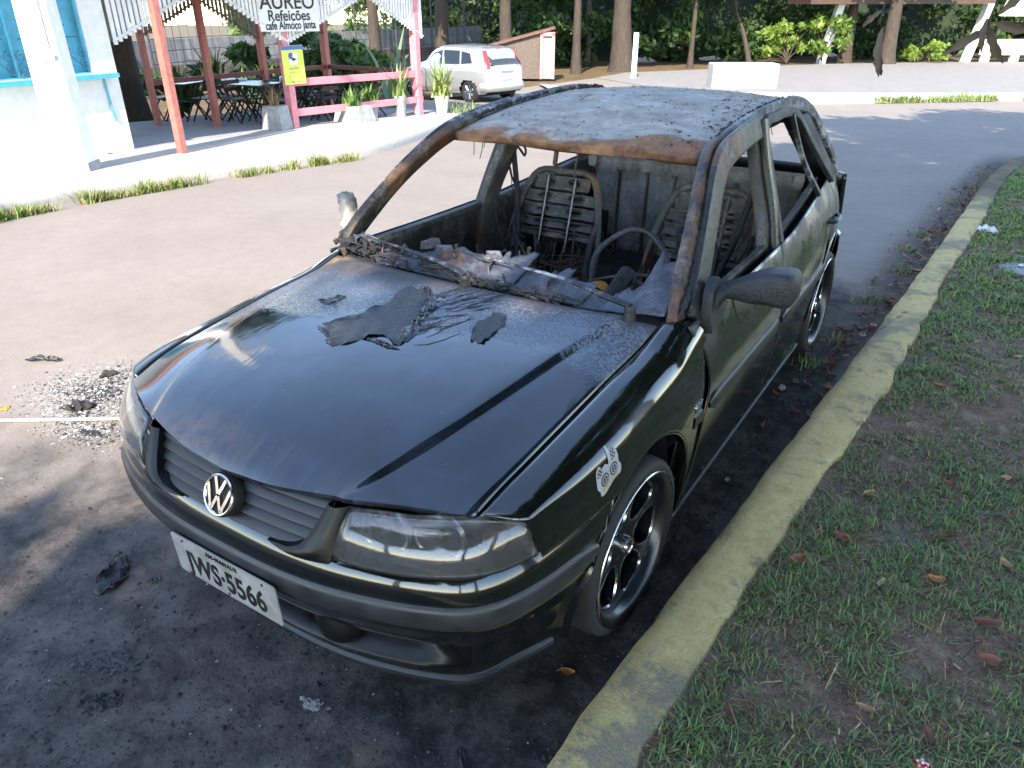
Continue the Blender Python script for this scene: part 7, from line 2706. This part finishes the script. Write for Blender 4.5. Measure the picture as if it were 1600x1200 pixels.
V, Q, mi = blades(wx, wy, wz, rs.uniform(0.05, 0.26, n) * (0.4 + 0.9 * hash_noise(wx, wy, 2.5, 3)), np.full(n, 0.03), rs.uniform(0.2, 0.9, n), rs.uniform(0, 6.283, n), rs.choice(3, n, p=[0.4, 0.45, 0.15]))
tag(np_mesh("median_grass", V, Q, [GRASSY, GRASS1, GRASS3], mat_index=mi), kind="stuff")

# ------------------------------------------------------------------ trees
BARK = m_burn("tree_bark", [(0.3, (0.018, 0.013, 0.010)), (0.5, (0.048, 0.036, 0.028)), (0.7, (0.105, 0.082, 0.064))], scale=5, rust=0.0, rough=0.9, stretch=(2.5, 2.5, 0.5))
def m_leafc(name, a, b, tr=0.25):
    M = Mat(name)
    n = M.noise(1.1, 4, 0.6)
    n2 = M.noise(9, 2, 0.5)
    M.set(base=M.mix(M.math('ADD', M.math('MULTIPLY', n, 0.6), M.math('MULTIPLY', n2, 0.4)), a, b), rough=0.5, spec=0.35)
    t_ = M.t
    tb = t_.nodes.new("ShaderNodeBsdfTranslucent")
    tb.inputs[0].default_value = (*[min(1, c * 1.6) for c in b], 1)
    mx = t_.nodes.new("ShaderNodeMixShader")
    mx.inputs[0].default_value = tr
    out = t_.nodes["Material Output"]
    t_.links.new(M.b.outputs[0], mx.inputs[1])
    t_.links.new(tb.outputs[0], mx.inputs[2])
    t_.links.new(mx.outputs[0], out.inputs[0])
    return M.m
CROWN = [m_leafc("crown_green", (0.018, 0.045, 0.010), (0.055, 0.105, 0.025)), m_leafc("crown_light", (0.05, 0.10, 0.018), (0.11, 0.17, 0.04)), m_leafc("crown_dark", (0.012, 0.030, 0.010), (0.035, 0.070, 0.022))]
BRIGHT = [m_leafc("lime_leaf", (0.16, 0.24, 0.04), (0.28, 0.36, 0.08), 0.4), m_leafc("lime_leaf_mid", (0.09, 0.17, 0.03), (0.17, 0.26, 0.06), 0.4)]


def leaf_cloud(centres, radii, n, size, rs_, shell=0.55):
    """leaf quads scattered through a set of clumps"""
    k = len(centres)
    c = np.asarray(centres, float)
    r = np.asarray(radii, float)
    idx = rs_.choice(k, n, p=(r ** 2.2) / (r ** 2.2).sum())
    d = rs_.normal(0, 1, (n, 3))
    d /= np.linalg.norm(d, axis=1)[:, None]
    rad = r[idx] * (shell + (1 - shell) * rs_.random(n)) * rs_.uniform(0.75, 1.12, n)
    P = c[idx] + d * rad[:, None] * np.array([1, 1, 0.72])
    a = rs_.normal(0, 1, (n, 3)); a /= np.linalg.norm(a, axis=1)[:, None]
    b = np.cross(a, d + rs_.normal(0, 0.5, (n, 3))); b /= np.linalg.norm(b, axis=1)[:, None] + 1e-9
    s = size * rs_.uniform(0.6, 1.4, n)
    V = np.zeros((n, 4, 3))
    V[:, 0] = P - a * s[:, None]
    V[:, 1] = P + b * s[:, None] * 0.42
    V[:, 2] = P + a * s[:, None]
    V[:, 3] = P - b * s[:, None] * 0.42
    return V.reshape(-1, 3), np.arange(n * 4).reshape(-1, 4)


def make_tree(name, x, y, h, r0, crown_r, crown_z, n, label, group=None, seed=1, mats=None, lean=(0, 0), size=0.16, cat="tree", clumps=26, flat=0.6, forks=4, zoff=0.0):
    rs_ = np.random.default_rng(seed)
    rnd_ = random.Random(seed)
    t = empty(name, (x, y, gz(x, y) - 0.05 + zoff), label, cat, group)
    mb = MB()
    top = Vector((lean[0] * h, lean[1] * h, h))
    tr = spline([(0, 0, -0.1), (lean[0] * h * 0.3 + rnd_.uniform(-.06, .06) * r0 * 4, lean[1] * h * 0.3, h * 0.35), tuple(top * 0.7), tuple(top)], 16)
    mb.tube(tr, [r0 * (0.45 + 0.55 * (1 - i / 15) + 0.40 * math.exp(-i / 1.3)) * rnd_.uniform(0.96, 1.05) for i in range(16)], 12)
    cc, rr_ = [], []
    for k in range(clumps):
        a = rnd_.uniform(0, 6.283)
        q = crown_r * math.sqrt(rnd_.random()) * 0.85
        zz = crown_z + crown_r * flat * rnd_.uniform(-0.8, 0.8) * (1 - 0.5 * q / crown_r)
        cc.append((top.x + q * math.cos(a), top.y + q * math.sin(a), zz))
        rr_.append(crown_r * rnd_.uniform(0.22, 0.40))
    for k in range(min(clumps, forks + 4)):
        st = Vector(tr[int(len(tr) * rnd_.uniform(0.5, 0.95))])
        e = Vector(cc[k])
        m_ = st.lerp(e, 0.5) + Vector((0, 0, 0.12 * (e - st).length))
        mb.tube(spline([tuple(st), tuple(m_), tuple(e)], 8), [r0 * lerp(0.42, 0.06, i / 7) for i in range(8)], 6)
    mb.build("trunk", BARK, t, angle=60)
    V, Q = leaf_cloud(cc, rr_, n, size, rs_)
    np_mesh("crown", V, Q, mats or CROWN, t, mat_index=rs_.choice(len(mats or CROWN), n, p=[0.5, 0.2, 0.3] if len(mats or CROWN) == 3 else None))
    return t


# the row of big trees over the island and behind the camera that shade the car
SH = [m_leafc("island_leaf", (0.02, 0.05, 0.012), (0.06, 0.11, 0.03)), m_leafc("island_leaf_light", (0.05, 0.09, 0.02), (0.10, 0.15, 0.04)), m_leafc("island_leaf_dark", (0.015, 0.035, 0.012), (0.04, 0.075, 0.025))]
for k, (x, y, cr, cz, lab) in enumerate(((6.2, 6.4, 4.6, 7.4, "farthest"), (6.5, 0.6, 4.8, 7.2, "second"), (6.5, -5.0, 4.7, 7.4, "third"), (7.6, -10.8, 4.8, 7.2, "fourth"), (0.9, -14.4, 4.3, 6.6, "nearest the road"))):
    make_tree("shade_tree", x, y, 6.0, 0.30, cr, cz, 15000, "large island shade tree over the kerb, %s of the row" % lab, "shade trees on the island", 400 + k, SH, size=0.24, clumps=40, flat=0.42)

fore = [  # x, y, trunk radius, height, lean, label
    (-14.44, 7.9, 0.42, 5.5, (0.02, 0.01), "massive dark trunk behind the corner of the white house"),
    (-20.6, 22.6, 0.27, 6.0, (0.0, 0.0), "brown trunk seen between the pink posts before the stained wall"),
    (-21.0, 27.5, 0.34, 6.5, (0.0, 0.01), "thick brown trunk just right of the pink end post"),
    (-17.6, 27.6, 0.30, 6.5, (-0.01, 0), "tall trunk behind the tail of the silver car"),
    (-15.6, 30.2, 0.20, 6.0, (0.0, 0), "slim trunk right of the small shed"),
    (-14.6, 32.9, 0.50, 6.5, (-0.03, 0.0), "thickest trunk before the dark wood, beside the marker post"),
    (-17.8, 35.5, 0.16, 6.0, (0, 0), "thin trunk inside the wood left of the thickest trunk"),
    (-7.0, 44.7, 0.34, 5.0, (0.0, 0), "short pale trunk behind the lime green bushes"),
    (-4.8, 43.8, 0.40, 5.5, (-0.02, 0), "brown trunk under the dark roofed shelter"),
    (-12.8, 37.0, 0.14, 5.0, (0, 0), "thin dark trunk at the edge of the wood"),
]
for k, (x, y, r0, h, ln, lab) in enumerate(fore):
    make_tree("background_tree", x, y, h, r0, 3.4 + (k % 3) * 0.5, h + 1.2, 5200, lab, "trees along the far side", 500 + k, None, ln, size=0.26, clumps=22)
make_tree("leaning_sapling", -11.1, 41.4, 4.2, 0.13, 1.4, 4.6, 900, "slender leaning pale trunk before the dark wood", None, 530, None, (-0.48, 0.1), size=0.18, clumps=8)
# lime green bushes catching the sun
def make_bush(x, y, r, h, n, label, seed, mats, size=0.16, name="sunlit_bush"):
    rs_ = np.random.default_rng(seed)
    rnd_ = random.Random(seed)
    t = empty(name, (x, y, gz(x, y)), label, "bush", None)
    cc, rr_ = [], []
    for k in range(16):
        a = rnd_.uniform(0, 6.283)
        q = r * math.sqrt(rnd_.random())
        cc.append((q * math.cos(a), q * math.sin(a), h * rnd_.uniform(0.25, 0.95)))
        rr_.append(r * rnd_.uniform(0.22, 0.42))
    mb = MB()
    for c_ in cc[:10]:
        mb.tube(spline([(0, 0, -0.05), (c_[0] * .3, c_[1] * .3, c_[2] * .5), c_], 8), [0.05 * lerp(1, .2, i / 7) for i in range(8)], 5)
    mb.build("stems", BARK, t)
    V, Q = leaf_cloud(cc, rr_, n, size, rs_, 0.25)
    np_mesh("foliage", V, Q, mats, t, mat_index=rs_.choice(len(mats), n))
    return t
make_bush(-9.6, 43.0, 1.55, 2.1, 1500, "lime green sunlit bush left of the pair at the wood edge", 540, BRIGHT)
make_bush(-7.9, 43.6, 1.35, 2.9, 1500, "taller mid green bush right of the lime green one", 541, [BRIGHT[1], CROWN[1]])
make_bush(-3.4, 46.5, 1.1, 0.9, 700, "low lime green bush under the dark roofed shelter", 542, BRIGHT)

# dark wood behind, one mass
rs = np.random.default_rng(61)
wl = np.array(spline([(-30, 33.5), (-21, 34.5), (-14.5, 36.5), (-12.0, 40.5), (-9.6, 45.6), (-6.5, 49.0), (0, 54), (10, 60), (24, 66)], 300))
cc, rr_ = [], []
for k in range(420):
    p = wl[rs.integers(0, 300)]
    dpt = rs.random() * 7
    hgt = rs.random() ** 1.3 * 8
    cc.append((p[0] - 0.45 * dpt + rs.normal(0, .5), p[1] + 0.85 * dpt, gz(*p[:2]) + 0.3 + hgt))
    rr_.append(rs.uniform(0.7, 1.5))
NV = 60000
V, Q = leaf_cloud(cc, rr_, NV, 0.22, rs, 0.3)
tag(np_mesh("woodland", V, Q, CROWN, mat_index=rs.choice(3, NV, p=[0.4, 0.12, 0.48])), kind="stuff")
mb = MB()                                                          # deep of the wood: an added dark sheet standing in for its shade
rows = []
for i, p in enumerate(wl[::6]):
    rows.append([(p[0] - 0.45 * d_, p[1] + 0.85 * d_, gz(p[0], p[1]) + h_ + 0.4 * math.sin(i * 1.7 + d_)) for d_, h_ in ((6.5, -0.3), (7.5, 2.5), (9, 6), (13, 9))])
mb.grid(rows)
tag(mb.build("wood_shade_backing", simple("dark_wood_shade", (0.014, 0.026, 0.010), 0.95, 0.6, 2.0, bump=0.8, bscale=3), None, angle=80), kind="structure")
# understory behind the wall and round the shed
for k, (x, y, r, h, lab) in enumerate(((-18.5, 33.0, 2.0, 2.2, "dense green bush behind the small shed"), (-26.0, 22.0, 2.6, 3.2, "tree crown showing over the stained wall behind the porch"), (-26.5, 30.5, 2.6, 3.6, "bushy green mass over the stained wall near the silver car"), (-15.8, 16.0, 0.9, 1.2, "green bush before the lower band of the stained wall"))):
    make_bush(x, y, r, h, 2200, lab, 560 + k, CROWN[:2] if k else [CROWN[0], CROWN[2]], 0.2, "green_bush")

for k, (x, y, r, h, lab) in enumerate(((-15.2, 12.6, 0.9, 1.5, "dark leafy shrub behind the middle of the porch"), (-16.4, 15.4, 1.1, 1.7, "dark leafy shrub behind the pink corner post of the porch"), (-15.2, 9.7, 0.7, 1.1, "low dark shrub behind the inner red post of the porch"), (-17.6, 18.4, 1.2, 1.6, "dark shrub left of the silver car before the stained wall"))):
    make_bush(x, y, r, h, 1300, lab, 580 + k, [CROWN[0], CROWN[2]], 0.17, "green_bush")
# open shelter at the far right
SHX, SHY = -2.6, 48.0
shz = gz(SHX, SHY)
shel = empty("roadside_shelter", (SHX, SHY, shz), "white roadside shelter on slanting posts with a dark roof at top right", "shelter", rz=math.radians(35))
for x in (-6.9, 1.0, 4.6):
    mb = MB()
    mb.box((0, 0, 2.35), (0.34, 0.40, 4.9))
    o = mb.build("slanting_post", WHITEW, shel, smooth=False)
    o.location = (x, -0.5, 0)
    o.rotation_euler = (0, math.radians(11), 0)
mb = MB()
mb.box((-3.6, 0, 3.05), (9.6, 3.2, 0.5))
mb.build("roof", simple("dark_timber_roof", (0.06, 0.035, 0.025), 0.8, 0.4, 5), shel, smooth=False)
mb = MB()
mb.prism([(1.4, 2.25), (7.0, 2.2), (7.0, 4.6), (2.2, 4.6)], ((0, -1.75, 0), (1, 0, 0), (0, 0, 1)), 0.2)
mb.build("white_gable", WHITEW, shel, smooth=False)
mb = MB()
mb.box((4.2, -0.9, 0.75), (5.4, 0.25, 0.75))
for x in (1.8, 3.4, 5.0, 6.6):
    mb.box((x, -0.9, 0.2), (0.4, 0.24, 0.5))
mb.build("low_wall", WHITEW, shel, smooth=False)

# dead leaves and twigs hanging down from the island trees, close to the kerb
hang = empty("hanging_branch", (1.0, 4.2, 4.6), "drooping dead branch with big dry leaves hanging at the top right", "branch")
DRYBIG = simple("dry_hanging_leaf", (0.085, 0.060, 0.036), 0.7, 0.4, 14, bump=0.2)
mb = MB()
def rel(p):
    return (p[0] - 1.0, p[1] - 4.2, p[2] - 4.6)
tw = [spline([rel((3.4, 4.9, 5.6)), rel((2.2, 4.5, 4.8)), rel((1.2, 4.1, 3.4)), rel((0.66, 4.0, 2.2)), rel((0.56, 4.0, 1.62))], 24),
      spline([rel((2.2, 4.5, 4.8)), rel((1.5, 4.2, 3.0)), rel((1.22, 4.05, 2.0)), rel((1.16, 4.0, 1.62))], 20),
      spline([rel((0.66, 4.0, 2.2)), rel((0.72, 4.0, 1.95)), rel((0.80, 4.0, 1.80))], 8)]
for q in tw:
    mb.tube(q, [lerp(0.022, 0.005, i / (len(q) - 1)) for i in range(len(q))], 6)
mb.build("twig", BARK, hang)
lm = [((0.585, 4.0, 1.60), (0.10, -0.55), 0.30, 0.045), ((0.60, 4.0, 1.48), (0.2, -1), 0.17, 0.05), ((1.16, 4.0, 1.60), (-0.75, -0.55), 0.26, 0.045), ((1.17, 4.0, 1.62), (0.55, -0.9), 0.24, 0.05),
      ((1.19, 4.0, 1.64), (0.95, -0.2), 0.22, 0.05), ((1.15, 4.0, 1.66), (0.1, -1), 0.19, 0.035), ((1.2, 4.0, 1.68), (0.5, 0.5), 0.16, 0.04), ((0.80, 4.0, 1.80), (0.8, -0.3), 0.16, 0.04), ((0.56, 4.0, 1.70), (-0.6, -0.6), 0.14, 0.03)]
rnd = random.Random(8)
for (p, d_, L, w_) in lm:
    D = Vector((d_[0], rnd.uniform(-.3, .3), d_[1])).normalized()
    S_ = D.cross(Vector((0.3, 1, 0.2))).normalized()
    N_ = D.cross(S_)
    rows = []
    for i in range(10):
        t = i / 9
        ww = 0.58 * w_ * math.sin(math.pi * min(1, t * .95 + .04)) ** 0.8 * (1 + 0.22 * math.sin(t * 17 + L * 40))
        c_ = Vector(rel(p)) + D * L * t + N_ * 0.03 * math.sin(t * 3)
        rows.append([tuple(c_ + S_ * ww * u + N_ * 0.35 * ww * abs(u)) for u in (-1, -.5, 0, .5, 1)])
    mb = MB()
    mb.grid(rows)
    mb.build("dry_leaf", DRYBIG, hang, angle=70)
